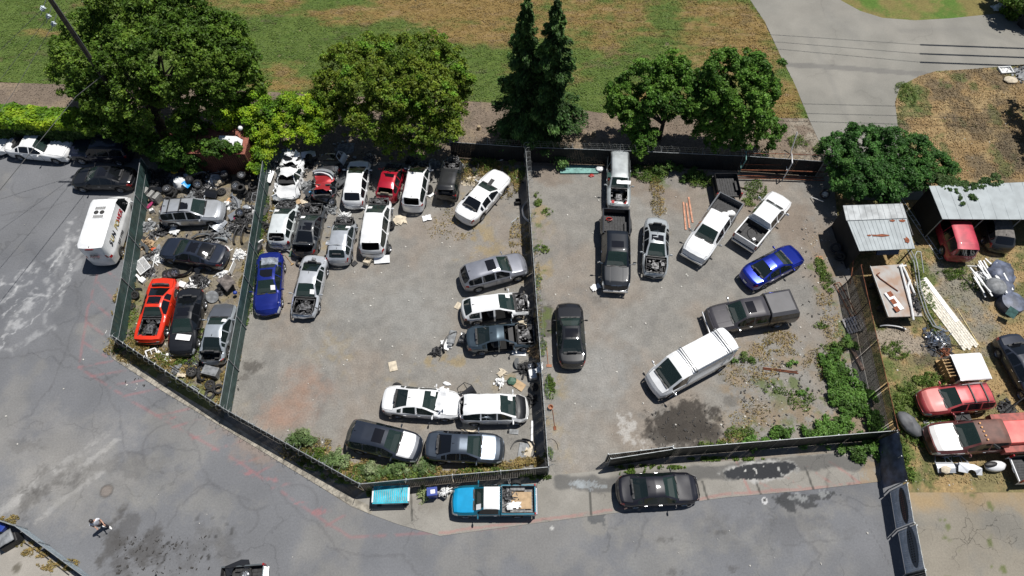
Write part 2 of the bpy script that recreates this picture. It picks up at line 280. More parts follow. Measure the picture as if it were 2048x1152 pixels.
def paint_yard(X, Y):
    Cc = base(X, GRAV); Cc = mixc(Cc, (.225, .195, .165), sstep(.42, .66, fb(X, Y, 5, 5, 11))*.85)
    Cc = mixc(Cc, (.17, .165, .155), sstep(.52, .7, fb(X, Y, 2, 5, 21))*.6)
    dm = sstep(.5, .62, fb(X, Y, 2.2, 6, 31))
    def near(pts, wd): return 1-sstep(wd*.2, wd, segdist(X, Y, [P(*q) for q in pts])[0])
    dry = np.maximum.reduce([near([(490, 560), (450, 810)], 1.9), near([(1060, 320), (1110, 930)], 1.7), near([(960, 480), (880, 440), (990, 390)], 2.6), near([(940, 330), (1045, 340)], 2.4), near([(720, 960), (1080, 930)], 1.4), near([(1060, 540), (940, 500)], 2.0), near([(560, 420), (660, 500)], 2), near([(780, 700), (1000, 740)], 2.2), near([(1300, 360), (1330, 450)], 1.2), near([(560, 620), (900, 860)], 2)*.5])
    Cc = mixc(Cc, (.255, .205, .125), dry*dm*sstep(.4, .6, fb(X, Y, .45, 5, 131))*.9)
    brown = near([(1080, 330), (1200, 350), (1480, 380), (1640, 480)], 4)
    Cc = mixc(Cc, (.19, .155, .125), brown*sstep(.4, .6, fb(X, Y, 3, 5, 77))*.8)
    dryR = np.maximum.reduce([near([(1480, 740), (1560, 690), (1600, 720)], 2.2), near([(1500, 860), (1700, 830)], 3.2), near([(1650, 500), (1690, 700), (1720, 850)], 1.8), near([(1470, 770), (1520, 860)], 1.8)])
    Cc = mixc(Cc, (.22, .17, .115), dryR*sstep(.42, .62, fb(X, Y, 1.0, 7, 53, .7))*.85)
    Cc = blot(Cc, X, Y, 590, 800, 3.3, 2.4, (.275, .17, .12), .85, rot=.6, rag=.45, soft=.95); Cc = blot(Cc, X, Y, 560, 835, 2, 1, (.29, .185, .14), .5, rag=.5, soft=.9)
    Cc = blot(Cc, X, Y, 790, 620, 4.5, 3, (.235, .235, .225), .55, rag=.6, soft=.9); Cc = blot(Cc, X, Y, 1200, 740, 3.5, 5, (.25, .252, .245), .6, rag=.6, soft=.9); Cc = blot(Cc, X, Y, 1150, 900, 2.5, 2, (.27, .255, .23), .6, rag=.5, soft=.9)
    Cc = blot(Cc, X, Y, 1300, 450, 1.6, 2.5, (.25, .25, .24), .5, rag=.6, soft=.9)
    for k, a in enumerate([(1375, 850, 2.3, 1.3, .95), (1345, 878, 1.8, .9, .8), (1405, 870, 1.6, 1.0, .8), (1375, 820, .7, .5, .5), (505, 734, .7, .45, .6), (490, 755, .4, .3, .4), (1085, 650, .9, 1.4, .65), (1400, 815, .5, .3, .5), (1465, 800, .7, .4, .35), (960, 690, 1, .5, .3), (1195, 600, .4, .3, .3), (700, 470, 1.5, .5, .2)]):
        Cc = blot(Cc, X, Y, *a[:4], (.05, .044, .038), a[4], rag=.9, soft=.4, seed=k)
    for k, a in enumerate([(1255, 860, .5, 1), (1270, 885, .6, .4), (1245, 840, .3, .5)]): Cc = blot(Cc, X, Y, *a, (.45, .44, .42), .6, rag=1.2, soft=.6, seed=k)
    # curving tyre tracks
    for k, pts in enumerate([[(640, 660), (700, 740), (740, 860)], [(600, 650), (660, 740), (690, 850)], [(1160, 900), (1180, 800), (1290, 640), (1330, 580)], [(1120, 930), (1140, 800), (1230, 640)], [(700, 560), (800, 560), (900, 520)], [(660, 700), (800, 640), (910, 600)]]): Cc = stroke(Cc, X, Y, pts, .3, (.25, .24, .225), .3, wob=.2, soft=.9, seed=k)
    gs = sstep(.56, .68, fb(X, Y, 1.0, 6, 91)); gr = np.maximum.reduce([near([(1070, 400), (1085, 560), (1100, 780)], .8), near([(490, 420), (505, 520)], .8), near([(1300, 350), (1400, 370)], 1.3), near([(930, 340), (1000, 330)], 1.2), near([(1620, 540), (1700, 700)], 1.0), near([(1540, 760), (1700, 800), (1740, 860)], 2.4), near([(1390, 870), (1780, 850)], 1.2)])
    return mixc(Cc, (.09, .12, .035), gr*gs*.8)
def paint_parts(X, Y):
    Cc = base(X, (.16, .14, .115)); Cc = mixc(Cc, (.21, .185, .14), sstep(.45, .6, fb(X, Y, 1.0, 6, 12, .7))*.8); Cc = mixc(Cc, (.22, .175, .09), sstep(.5, .62, fb(X, Y, .6, 6, 62, .7))*.6)
    Cc = mixc(Cc, (.08, .075, .065), sstep(.58, .68, fb(X, Y, 1.1, 6, 92))*.7)
    d = segdist(X, Y, [P(230, 600), P(240, 690), P(420, 810)])[0]; Cc = mixc(Cc, (.13, .15, .04), (1-sstep(.8, 2.5, d))*sstep(.42, .58, fb(X, Y, .8, 6, 33))*.8); return Cc
def paint_field(X, Y):
    n = fb(X/2.6, Y, 3.2, 7, 2, .66); n2 = fb(X/1.8, Y*1.2, .9, 6, 7, .7); n3 = fb(X/3.5, Y*1.6, .5, 4, 17, .8)
    Cc = base(X, (.08, .12, .026)); Cc = mixc(Cc, (.052, .095, .014), sstep(.45, .65, n2)*.75); Cc = mixc(Cc, (.1, .14, .03), sstep(.5, .66, n3)*.5)
    dry = np.zeros(len(X))
    def bl(a, b, rx, ry, s): c = P(a, b); return s*(1-sstep(.25, 1.15, np.hypot((X-c[0])/rx, (Y-c[1])/ry)))
    for q in [(500, 0, 9, 3.2, .9), (180, 5, 3, 1.2, .5), (900, 10, 12, 4, 1), (1000, 60, 9, 2.6, .85), (1200, 40, 9, 6, .95), (1450, 80, 7, 9, 1), (1560, 200, 3, 4, 1), (600, 170, 6, 1.2, .8), (560, 140, 3, 1.6, .6), (80, 65, 3, .8, .5), (1300, 190, 5, 3, .7), (700, 30, 8, 2, .9), (60, 10, 3, 1, .3), (1100, 150, 6, 3, .5), (800, 120, 4, 1, .35), (1400, -60, 20, 6, 1), (900, -60, 12, 5, .8)]: dry = np.maximum(dry, bl(*q))
    f = sstep(.25, .85, dry*.75+(n-.5)*1.0+(n2-.5)*1.1+.1)*np.clip(dry*2+.35, 0, 1); Cc = mixc(Cc, (.215, .14, .052), f*.9)
    Cc = mixc(Cc, (.25, .175, .09), sstep(.55, .7, n3)*f*.7); Cc = mixc(Cc, (.1, .085, .05), sstep(.6, .72, n2)*.45)
    g = np.zeros(len(X))
    for q in [(1200, 160, 4, 2, .8), (1380, 85, 4, 2, .8), (1060, 130, 5, 3, .7), (700, 80, 6, 2.2, .5)]: g = np.maximum(g, bl(*q))
    return mixc(Cc, (.08, .12, .02), .8*g*sstep(.35, .65, n))
def paint_strip(X, Y):
    Cc = base(X, (.165, .13, .1)); Cc = mixc(Cc, (.23, .18, .125), sstep(.5, .65, fb(X, Y, 2, 6, 15))*.7); Cc = mixc(Cc, (.12, .1, .075), sstep(.55, .7, fb(X, Y, 1.2, 6, 25))*.6)
    return mixc(Cc, (.3, .27, .22), (sstep(P(1560, 260)[0], P(1600, 260)[0], X)*sstep(.45, .55, fb(X, Y, .4, 4, 8)))*.6)
def paint_path(X, Y):
    Cc = base(X, (.235, .225, .2)); Cc = mixc(Cc, (.2, .195, .175), sstep(.4, .65, fb(X, Y, 5, 5, 3))*.7)
    Cc = stroke(Cc, X, Y, [(1560, 129), (1700, 137), (1800, 145), (1860, 150)], .33, (.155, .15, .14), .8, soft=.2, wob=.06)
    for k, pts in enumerate([[(1610, 60), (1680, 200), (1720, 300)], [(1800, 60), (1950, 60), (2048, 90)], [(1650, 20), (1720, 90)]]): Cc = stroke(Cc, X, Y, pts, .5, (.185, .18, .165), .4, soft=.9, wob=.4, seed=k)
    Cc = blot(Cc, X, Y, 2018, 40, .9, .8, (.2, .33, .36), .3, rag=1, soft=.8); return Cc
def paint_bank(X, Y):
    Cc = base(X, (.24, .165, .08)); Cc = mixc(Cc, (.12, .095, .06), sstep(.48, .64, fb(X, Y, 3, 6, 44))*.8); Cc = mixc(Cc, (.32, .235, .12), sstep(.52, .64, fb(X, Y, 1.6, 6, 14))*.7)
    Cc = mixc(Cc, (.085, .11, .035), sstep(.56, .68, fb(X, Y, 1.3, 6, 99))*.7)
    for k, a in enumerate([(1810, 180, 1.2, 2), (1825, 200, 1, 1)]): Cc = blot(Cc, X, Y, *a, (.07, .12, .03), .7, rag=1, seed=k)
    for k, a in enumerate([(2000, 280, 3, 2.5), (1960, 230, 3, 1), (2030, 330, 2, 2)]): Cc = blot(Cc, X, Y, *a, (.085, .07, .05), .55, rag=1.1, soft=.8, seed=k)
    return Cc
def paint_right(X, Y):
    Cc = base(X, (.29, .205, .1)); Cc = mixc(Cc, (.16, .145, .07), sstep(.45, .62, fb(X, Y, 1.6, 7, 4, .7))*.85); Cc = mixc(Cc, (.085, .105, .03), sstep(.54, .66, fb(X, Y, 1.1, 7, 64, .7))*.7)
    for k, a in enumerate([(1920, 580, 2.2, 2.4), (1960, 660, 1.6, 2.6), (1890, 545, 1.2, 1.2), (2010, 560, 1, 2)]): Cc = blot(Cc, X, Y, *a, (.2, .19, .165), .7, rag=.9, soft=.7, seed=k)
    for k, a in enumerate([(1790, 675, 1.6, 1.0), (1820, 690, 1.4, .7), (1775, 700, .8, .6)]): Cc = blot(Cc, X, Y, *a, (.27, .23, .185), .9, rag=.6, soft=.3, seed=k)
    for k, a in enumerate([(1855, 720, 1.3, .6), (1790, 640, 2, .6), (1700, 640, 1, 3)]): Cc = blot(Cc, X, Y, *a, (.07, .06, .05), .6, rag=.9, soft=.7, seed=k)
    for k, a in enumerate([(1830, 840, 1.5, 3), (1820, 800, 1, 1.5), (1850, 760, 1.5, 1), (1810, 900, .7, 2), (1850, 560, .7, 2.5), (1775, 740, 1, 1.3)]): Cc = blot(Cc, X, Y, *a, (.085, .12, .03), .8, rag=1, soft=.6, seed=k)
    return Cc
def paint_slab(X, Y):
    Cc = base(X, (.22, .2, .165)); Cc = mixc(Cc, (.17, .165, .15), sstep(.45, .65, fb(X, Y, 2, 5, 6))*.7); y0 = P(1900, 970)[1]
    Cc = mixc(Cc, (.27, .2, .115), (1-sstep(0, 2.2, np.abs(Y-y0)+(fb(X, Y, 1, 5, 3)-.5)*2.5))); Cc = mixc(Cc, (.1, .12, .04), sstep(.64, .7, fb(X, Y, .8, 6, 19))*.8); return Cc
# polygons (photo points)
A_TL = (240, 330)
poly_field = [(-700, -420), (1320, -420), (1405, -140), (1500, 0), (1530, 45), (1560, 110), (1590, 170), (1617, 237), (1400, 232), (1200, 226), (1130, 214), (940, 203), (640, 190), (540, 184), (160, 170), (-200, 158), (-700, 150)]
poly_strip = [(-700, 150), (-200, 158), (160, 170), (540, 184), (640, 190), (940, 203), (1130, 214), (1200, 226), (1400, 232), (1617, 237), (1648, 305), (1665, 345), (1640, 358), (1480, 346), (1050, 330), (520, 320), (285, 318), (-200, 268), (-700, 268)]
poly_path = [(1500, 0), (1405, -140), (1320, -420), (1500, -420), (1600, -100), (1680, 0), (1720, 22), (1765, 36), (1830, 41), (1900, 37), (2018, 25), (2200, 20), (2200, 125), (2060, 128), (1950, 138), (1870, 143), (1838, 153), (1800, 172), (1790, 205), (1795, 250), (1812, 290), (1830, 330), (1850, 400), (1700, 400), (1665, 345), (1648, 305), (1617, 237), (1590, 170), (1560, 110), (1530, 45)]
poly_lawn = [(1500, -420), (2600, -420), (2600, 20), (2200, 20), (2018, 25), (1900, 37), (1830, 41), (1765, 36), (1720, 22), (1680, 0), (1600, -100)]
poly_bank = [(2200, 125), (2060, 128), (1950, 138), (1870, 143), (1838, 153), (1800, 172), (1790, 205), (1795, 250), (1812, 290), (1830, 330), (1850, 400), (2048, 400), (2600, 400), (2600, 125)]
poly_right = [(1665, 345), (1700, 400), (2048, 400), (2600, 400), (2600, 985), (1810, 985), (1790, 905), (1720, 600), (1680, 480)]
poly_slab = [(1810, 985), (2600, 985), (2600, 1500), (1900, 1500), (1852, 1160), (1830, 1060)]
poly_yard = [(520, 320), (1050, 330), (1480, 346), (1640, 358), (1665, 345), (1680, 480), (1720, 600), (1790, 905), (1215, 948), (1110, 955), (725, 1000), (700, 1012), (445, 850), (500, 560)]
poly_parts = [(285, 318), (520, 320), (500, 560), (445, 850), (215, 705), (240, 560)]
poly_conc = [(1215, 940), (1790, 897), (1770, 962), (1600, 982), (1450, 995), (1230, 1026), (1060, 1048), (880, 1072), (800, 1050), (745, 1030), (700, 1012), (695, 1005), (725, 985), (1110, 950)]
poly_asph = [(-700, 268), (-200, 268), (285, 318), (240, 560), (215, 705), (445, 850), (700, 1012), (745, 1030), (800, 1050), (880, 1072), (1060, 1048), (1230, 1026), (1450, 995), (1600, 982), (1770, 962), (1790, 905), (1810, 985), (1830, 1060), (1852, 1160), (1900, 1500), (260, 1500), (190, 1175), (80, 1100), (0, 1050), (-200, 980), (-700, 900)]
poly_pad = [(-700, 900), (-200, 980), (0, 1050), (80, 1100), (190, 1175), (260, 1500), (-700, 1500)]
mg_asph = gmat('asphalt', .16, 9, .3, crack=.2, cellscale=.16); mg_conc = gmat('concrete', .14, 12, .25, crack=.3, cellscale=.4); mg_yard = gmat('gravel', .26, 9, .8, speck=.035)
mg_grass = gmat('field_grass', .42, 5, 1.2, stretch=(1, 1.8, 1)); mg_dry = gmat('dry_ground', .45, 6, 1.2, speck=.03); mg_path = gmat('path', .12, 12, .2, crack=.12, cellscale=.12); mg_slab = gmat('old_slab', .16, 10, .3, crack=.6, cellscale=.7)
pw = poly_world
gmax = 400
b_ = MB(); b_.add([(-gmax, -gmax, -.05), (gmax, -gmax, -.05), (gmax, gmax, -.05), (-gmax, gmax, -.05)], [(0, 1, 2, 3)]); o = b_.build('ground', mat('far_soil', (.17, .15, .08), .95, noise_amt=.5, nscale=.08)); o['kind'] = 'structure'
lump = lambda a, s, sd=0: (lambda X, Y: (fb(X, Y, s, 4, sd)-.5)*a)
sheet('grass_field', pw(poly_field), 0, .16, paint_field, mg_grass, lump(.16, .8))
sheet('dirt_strip', pw(poly_strip), .004, .13, paint_strip, mg_dry, lump(.03, 1.0))
sheet('park_path', pw(poly_path), .02, .16, paint_path, mg_path)
sheet('park_lawn', pw(poly_lawn), .002, .25, lambda X, Y: mixc(mixc(base(X, (.08, .145, .025)), (.2, .15, .06), sstep(.4, .6, fb(X, Y, 2.5, 6, 5))*.8), (.28, .23, .17), sstep(P(1960, 20)[0], P(2020, 20)[0], X+(fb(X, Y, 1, 4, 1)-.5)*2)), mg_grass, lump(.08, .8))
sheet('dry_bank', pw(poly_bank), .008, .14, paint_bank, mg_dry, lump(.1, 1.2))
sheet('right_yard_ground', pw(poly_right), .006, .1, paint_right, mg_dry, lump(.04, .8))
sheet('old_concrete_slab', pw(poly_slab), .012, .14, paint_slab, mg_slab)
sheet('gravel_yard', pw(poly_yard), 0, .09, paint_yard, mg_yard, lump(.03, .6))
sheet('parts_yard_ground', pw(poly_parts), .004, .09, paint_parts, mg_dry, lump(.04, .6))
sheet('asphalt_lot', pw(poly_asph), -.006, .085, paint_asphalt, mg_asph)
sheet('concrete_pavement', pw(poly_conc), .02, .07, paint_concrete, mg_conc)
sheet('concrete_pad', pw(poly_pad), .01, .15, lambda X, Y: mixc(mixc(base(X, (.31, .29, .26)), (.25, .235, .21), sstep(.45, .65, fb(X, Y, 1.5, 5, 6))*.7), (.09, .08, .06), (1-sstep(.2, .3, np.hypot(X-P(33, 1140)[0], Y-P(33, 1140)[1]-.1)))*.8), mg_conc)
def ribbon(name, pts, wd, h, m, z=0):
    w2 = [Vector(P(*q)) for q in pts]; b = MB(); n = len(w2); L_ = []; R_ = []
    for i, p in enumerate(w2):
        d = (w2[min(i+1, n-1)]-w2[max(i-1, 0)]).normalized(); nn = Vector((-d.y, d.x)); L_.append(p+nn*wd/2); R_.append(p-nn*wd/2)
    b.slab([(q.x, q.y) for q in L_]+[(q.x, q.y) for q in reversed(R_)], z, z+h); o = b.build(name, m); o['kind'] = 'structure'; return o
ribbon('kerb', [(236, 640), (222, 700), (230, 712), (330, 777), (445, 846), (580, 928), (705, 1004), (745, 1022)], .42, .05, mat('kerb_stone', (.3, .275, .23), .9, noise_amt=.45, nscale=2.5, bump=.3), -.01)
# ---------------- vehicles ----------------
def paint(col, metal=.35, rough=.28, worn=0):
    dark = max(col) < .13
    if dark: metal *= .15; rough = .42
    nm = 'paint_%d_%d_%d_%d%s' % (col[0]*999, col[1]*999, col[2]*999, metal*100, '_worn%d' % (worn*100) if worn else '')
    return mat(nm, col, rough if not worn else .45, metal, 0 if worn > .5 else .8, noise_amt=worn or .12, nscale=1.6, bump=.05, bscale=3, spec=.25 if dark else .5)
M_glass = mat('window_glass', (.012, .02, .02), .06, 0, .6, alpha=.72, spec=.6)
M_wind = mat('windshield_glass', (.03, .055, .05), .06, 0, .5, alpha=.5, spec=.5)
M_tint = mat('tinted_glass', (.006, .007, .009), .08, 0, .5, alpha=.96, spec=.5)
M_tyre = mat('tyre_rubber', (.022, .022, .023), .85, noise_amt=.3, nscale=9); M_rim = mat('alloy', (.42, .43, .45), .32, .85); M_steel = mat('black_steel_rim', (.05, .048, .046), .6, .4)
M_black = mat('black_plastic', (.018, .018, .02), .55, noise_amt=.2); M_under = mat('underbody', (.012, .012, .012), .95); M_int = mat('interior_grey', (.06, .06, .062), .85, noise_amt=.4, nscale=5)
M_tan = mat('interior_tan', (.24, .2, .15), .85, noise_amt=.3, nscale=5); M_lamp = mat('headlamp', (.5, .53, .56), .12, .3, .6); M_tail = mat('taillamp', (.3, .012, .014), .2, 0, .7); M_chrome = mat('chrome', (.6, .61, .62), .18, .95)
M_engine = mat('engine_metal', (.14, .14, .145), .5, .5, noise_amt=.85, nscale=7); M_eblack = mat('engine_black', (.03, .03, .032), .7, noise_amt=.5, nscale=7); M_white = mat('white_sheet', (.8, .8, .8), .7); M_primer = mat('primer', (.2, .2, .2), .8, noise_amt=.4)
M_roofblack = mat('sunroof_glass', (.008, .008, .01), .05, 0, .6); M_rust = mat('rust', (.2, .07, .035), .95, noise_amt=.5, nscale=3); M_amber = mat('amber_lamp', (.6, .25, .03), .4)
# ---------------- foliage ----------------
def fmat(name, rough=.55, trans=.25):
    m = bpy.data.materials.new(name); m.use_nodes = True; n = m.node_tree; N = n.nodes; b = N['Principled BSDF']; at = N.new('ShaderNodeAttribute'); at.attribute_name = 'Col'
    n.links.new(at.outputs['Color'], b.inputs['Base Color']); b.inputs['Roughness'].default_value = rough; b.inputs['Specular IOR Level'].default_value = .25
    t = N.new('ShaderNodeBsdfTranslucent'); n.links.new(at.outputs['Color'], t.inputs[0]); mx = N.new('ShaderNodeMixShader'); mx.inputs[0].default_value = trans
    n.links.new(b.outputs[0], mx.inputs[1]); n.links.new(t.outputs[0], mx.inputs[2]); n.links.new(mx.outputs[0], N['Material Output'].inputs[0]); return m
M_leaf = fmat('foliage'); M_bark = mat('bark', (.09, .07, .05), .9, noise_amt=.4, nscale=5, bump=.5)
def cards(name, pos, nor, size, col, parent=None, aspect=1.6, mt=None, seed=0, up=None):
    """many small pointed leaves: pos (n,3), nor (n,3), size (n), col (n,3)"""
    rs = np.random.RandomState(seed+1); n = len(pos); nor = nor/(np.linalg.norm(nor, axis=1, keepdims=True)+1e-9)
    a = rs.normal(size=(n, 3)) if up is None else up+rs.normal(size=(n, 3))*.25
    u = np.cross(nor, a); u /= np.linalg.norm(u, axis=1, keepdims=True)+1e-9; v = np.cross(u, nor); s = size[:, None]
    V = np.stack([pos-v*s*aspect*.5, pos+u*s*.5+nor*s*.12, pos+v*s*aspect*.5, pos-u*s*.5+nor*s*.12], 1).reshape(-1, 3)
    me = bpy.data.meshes.new(name); me.vertices.add(4*n); me.vertices.foreach_set('co', V.ravel().astype(np.float32)); me.loops.add(4*n); me.loops.foreach_set('vertex_index', np.arange(4*n, dtype=np.int32))
    me.polygons.add(n); me.polygons.foreach_set('loop_start', np.arange(0, 4*n, 4, dtype=np.int32)); me.polygons.foreach_set('loop_total', np.full(n, 4, dtype=np.int32)); me.update(calc_edges=True)
    at = me.color_attributes.new('Col', 'FLOAT_COLOR', 'POINT'); cc = np.concatenate([np.clip(col, 0, 1), np.ones((n, 1))], 1); at.data.foreach_set('color', np.repeat(cc, 4, 0).ravel().astype(np.float32))
    me.materials.append(mt or M_leaf); o = bpy.data.objects.new(name, me); link(o)
    if parent: o.parent = parent
    return o
def crown_pts(lobes, n, seed, gap=.42, clump=.9, inner=.3, flat=1.0, rc=None):
    """leaves in small tufts spread over the lobes, with gaps between the tufts"""
    rs = np.random.RandomState(seed); L = np.array(lobes, float); rmean = L[:, 3].mean(); rc = rc or min(.5, .12+.2*rmean); area = (L[:, 3]**2).sum()*4; nc = max(30, int(area/(rc*rc)*1.05)); wts = L[:, 3]**2; k = rs.choice(len(L), nc, p=wts/wts.sum())
    d = rs.normal(size=(nc, 3)); d /= np.linalg.norm(d, axis=1, keepdims=True); d[:, 2] = np.where((d[:, 2] < -.15) & (rs.rand(nc) < .75), -d[:, 2], d[:, 2])
    ell = 1+(fb(L[k, 0]*3+d[:, 0]*1.3, L[k, 1]*3+d[:, 1]*1.3+d[:, 2], 1.0, 3, seed)-.5)*.9
    c = L[k, :3]+d*(L[k, 3]*(.82+.24*rs.rand(nc)-.25*(rs.rand(nc) < .25))*ell)[:, None]*np.array([1, 1, flat]); g = fb(c[:, 0]+c[:, 2]*.7, c[:, 1]-c[:, 2]*.6, clump*1.4, 4, seed+5); ok = g > gap-.02; c = c[ok]; d = d[ok]; nc = len(c)
    cr = rc*(.55+.8*rs.rand(nc)); q = rs.choice(nc, n, p=cr**2/(cr**2).sum()); e = rs.normal(size=(n, 3)); e /= np.linalg.norm(e, axis=1, keepdims=True); e = e+d[q]*.5+np.array([0, 0, .35]); e /= np.linalg.norm(e, axis=1, keepdims=True)
    global TINT; TINT = (.72+.56*rs.rand(nc))[q]
    p = c[q]+e*(cr[q]*(rs.rand(n)**.45))[:, None]*np.array([1.15, 1.15, .75]); stray = rs.rand(n) < .06; p[stray] += rs.normal(size=(stray.sum(), 3))*rc*.6; p[:, 2] = np.maximum(p[:, 2], .04); return p, e, rs
TINT = None
def leafcol(p, cols, rs, s=1.1, off=0, jit=.28, tint=0):
    c = np.array(cols, float); t = np.clip((fb(p[:, 0]+p[:, 2]*.5, p[:, 1]+p[:, 2]*.5, s, 4, off)-.28)/.44, 0, .999)*(len(c)-1); i = t.astype(int); f = (t-i)[:, None]
    q = c[i]*(1-f)+c[np.minimum(i+1, len(c)-1)]*f
    if tint: q = q*TINT[:, None]
    return q*(1+(rs.rand(len(p), 1)-.5)*2*jit)*(1+(rs.rand(len(p), 3)-.5)*.15)
def lobes_px(l): return [(*P(x, y, z), z, r) for x, y, z, r in l]
def trunk(root, base, tops, r0, name='trunk'):
    b = MB(); bz = Vector((*P(*base), -.1)); rt = root.location
    fork = bz+Vector((0, 0, max(t[2] for t in tops)*.32)); b.cyl(bz-rt, fork-rt, r0, r0*.75, 10)
    for k, t in enumerate(tops):
        e = Vector((t[0], t[1], t[2])); m1 = fork.lerp(e, .5)+Vector((math.sin(k*2.1)*.3, math.cos(k*1.7)*.3, .3)); b.cyl(fork-rt, m1-rt, r0*.45, r0*.28, 7); b.cyl(m1-rt, e-rt, r0*.28, r0*.08, 6)
        for q in range(3): e2 = e+Vector((math.sin(k+q*2.1), math.cos(k*2+q*2.1), .3))*t[3]*.7; b.cyl((m1.lerp(e, .5))-rt, e2-rt, r0*.14, .02, 5)
    b.build(name, M_bark, root, smooth=True)
def tree(name, label, base, lobes, n, size, cols, seed, r0=.28, gap=.42, clump=.9, cat='tree', group=None, droop=0):
    L = [(a, b, c, d*.88) for a, b, c, d in lobes_px(lobes)]; q_ = random.Random(seed)
    for a, b, c, d in list(L):
        for _ in range(2): t_ = q_.uniform(0, 6.28); L.append((a+math.cos(t_)*d*.75, b+math.sin(t_)*d*.6, c+d*q_.uniform(.1, .75), d*q_.uniform(.25, .45)))
    bx = P(*base); root = thing(name, label, cat, (bx[0], bx[1], 0), 0, group); p, d, rs = crown_pts(L, n, seed, gap, clump)
    nor = d*.7+rs.normal(size=p.shape)*.55+np.array([0, 0, .35]); sz = size*(.6+.8*rs.rand(len(p))); cards('crown', p-np.array(root.location), nor, sz, leafcol(p, cols, rs, 1.2, seed, tint=1), root, seed=seed)
    trunk(root, base, [l for l in L if l[2] > .9*np.mean([q[2] for q in L])][:9], r0); return root
DKG = [(.05, .1, .011), (.09, .165, .018), (.145, .23, .03)]; OLV = [(.085, .15, .014), (.16, .21, .022), (.13, .27, .024)]; YEL = [(.07, .16, .012), (.16, .29, .016), (.3, .41, .02)]; MIDG = [(.05, .12, .016), (.095, .2, .026), (.13, .25, .034)]
tree('broadleaf_tree', 'huge dark green tree with a wide crown beside the utility pole', (335, 272), [(150, 115, 4.5, 1.9), (135, 150, 3.4, 1.4), (185, 70, 5.5, 2.1), (240, 25, 7.5, 2.3), (290, 10, 8.6, 2.1), (335, 45, 8.6, 2.6), (385, 70, 8, 2.3), (440, 85, 7, 2.2), (475, 120, 6, 1.9), (490, 175, 4.2, 1.5), (425, 150, 6.3, 2.7), (345, 130, 7.8, 2.8), (265, 110, 7.6, 2.8), (200, 140, 6, 2.5), (210, 200, 4.4, 2.0), (270, 185, 5.4, 2.5), (350, 205, 4.8, 2.4), (420, 215, 3.8, 2.0), (300, 245, 3.0, 1.8), (370, 262, 2.4, 1.4), (200, 245, 2.8, 1.5), (470, 215, 2.8, 1.2), (250, 270, 2.2, 1.2), (300, 285, 2.0, 1.3), (350, 292, 1.8, 1.1), (395, 285, 2.2, 1.0), (180, 180, 3.6, 1.6), (445, 245, 2.4, 1.0), (230, 235, 3.2, 1.7)], 190000, .115, DKG, 1, r0=.5, gap=.44, clump=1.3)
tree('broadleaf_tree', 'olive green round tree overhanging the back row of wrecks', (800, 270), [(690, 135, 5, 1.9), (740, 120, 5.6, 1.8), (800, 110, 6.2, 1.8), (850, 118, 6.2, 2.0), (895, 135, 5.4, 1.5), (915, 175, 4.5, 1.3), (670, 180, 4.2, 1.6), (730, 185, 5.2, 2.2), (800, 180, 6, 2.3), (865, 190, 5.2, 2.1), (905, 220, 3.4, 1.4), (690, 230, 3.4, 1.6), (755, 240, 4, 2.0), (830, 250, 3.8, 2.0), (885, 258, 3.0, 1.5), (790, 282, 2.5, 1.3), (845, 292, 2.0, .9), (655, 205, 3, 1.2), (915, 190, 3.4, .9)], 120000, .1, OLV, 2, gap=.43, clump=.8)
tree('broadleaf_tree', 'mid green tree with open arching crown, left of the pair behind the rear fence', (1318, 278), [(1245, 195, 4, 1.4), (1235, 215, 3.2, 1.0), (1290, 165, 5, 1.6), (1335, 150, 5.5, 1.4), (1360, 160, 5.2, 1.2), (1300, 200, 4.4, 1.5), (1340, 205, 4.2, 1.3), (1370, 225, 3.3, 1.1), (1270, 240, 2.8, 1.3), (1285, 275, 2.0, 1.1), (1280, 300, 1.4, .7), (1360, 190, 4.4, 1.3), (1385, 238, 2.8, .8)], 60000, .11, MIDG, 3, gap=.44, clump=.8, r0=.2, group='pair of green trees behind the rear fence')
tree('broadleaf_tree', 'dense mid green tree nearest the park path, right of the pair', (1475, 285), [(1410, 175, 5, 1.5), (1450, 150, 6.2, 1.8), (1500, 150, 6.4, 1.8), (1520, 185, 5.2, 1.4), (1470, 190, 5.6, 2.1), (1420, 215, 4.2, 1.7), (1480, 235, 4, 1.9), (1430, 255, 3, 1.5), (1500, 262, 2.6, 1.3), (1540, 262, 2, .9), (1530, 285, 1.5, .9), (1450, 280, 2.2, 1.2)], 75000, .11, MIDG, 4, gap=.43, clump=.8, r0=.25, group='pair of green trees behind the rear fence')
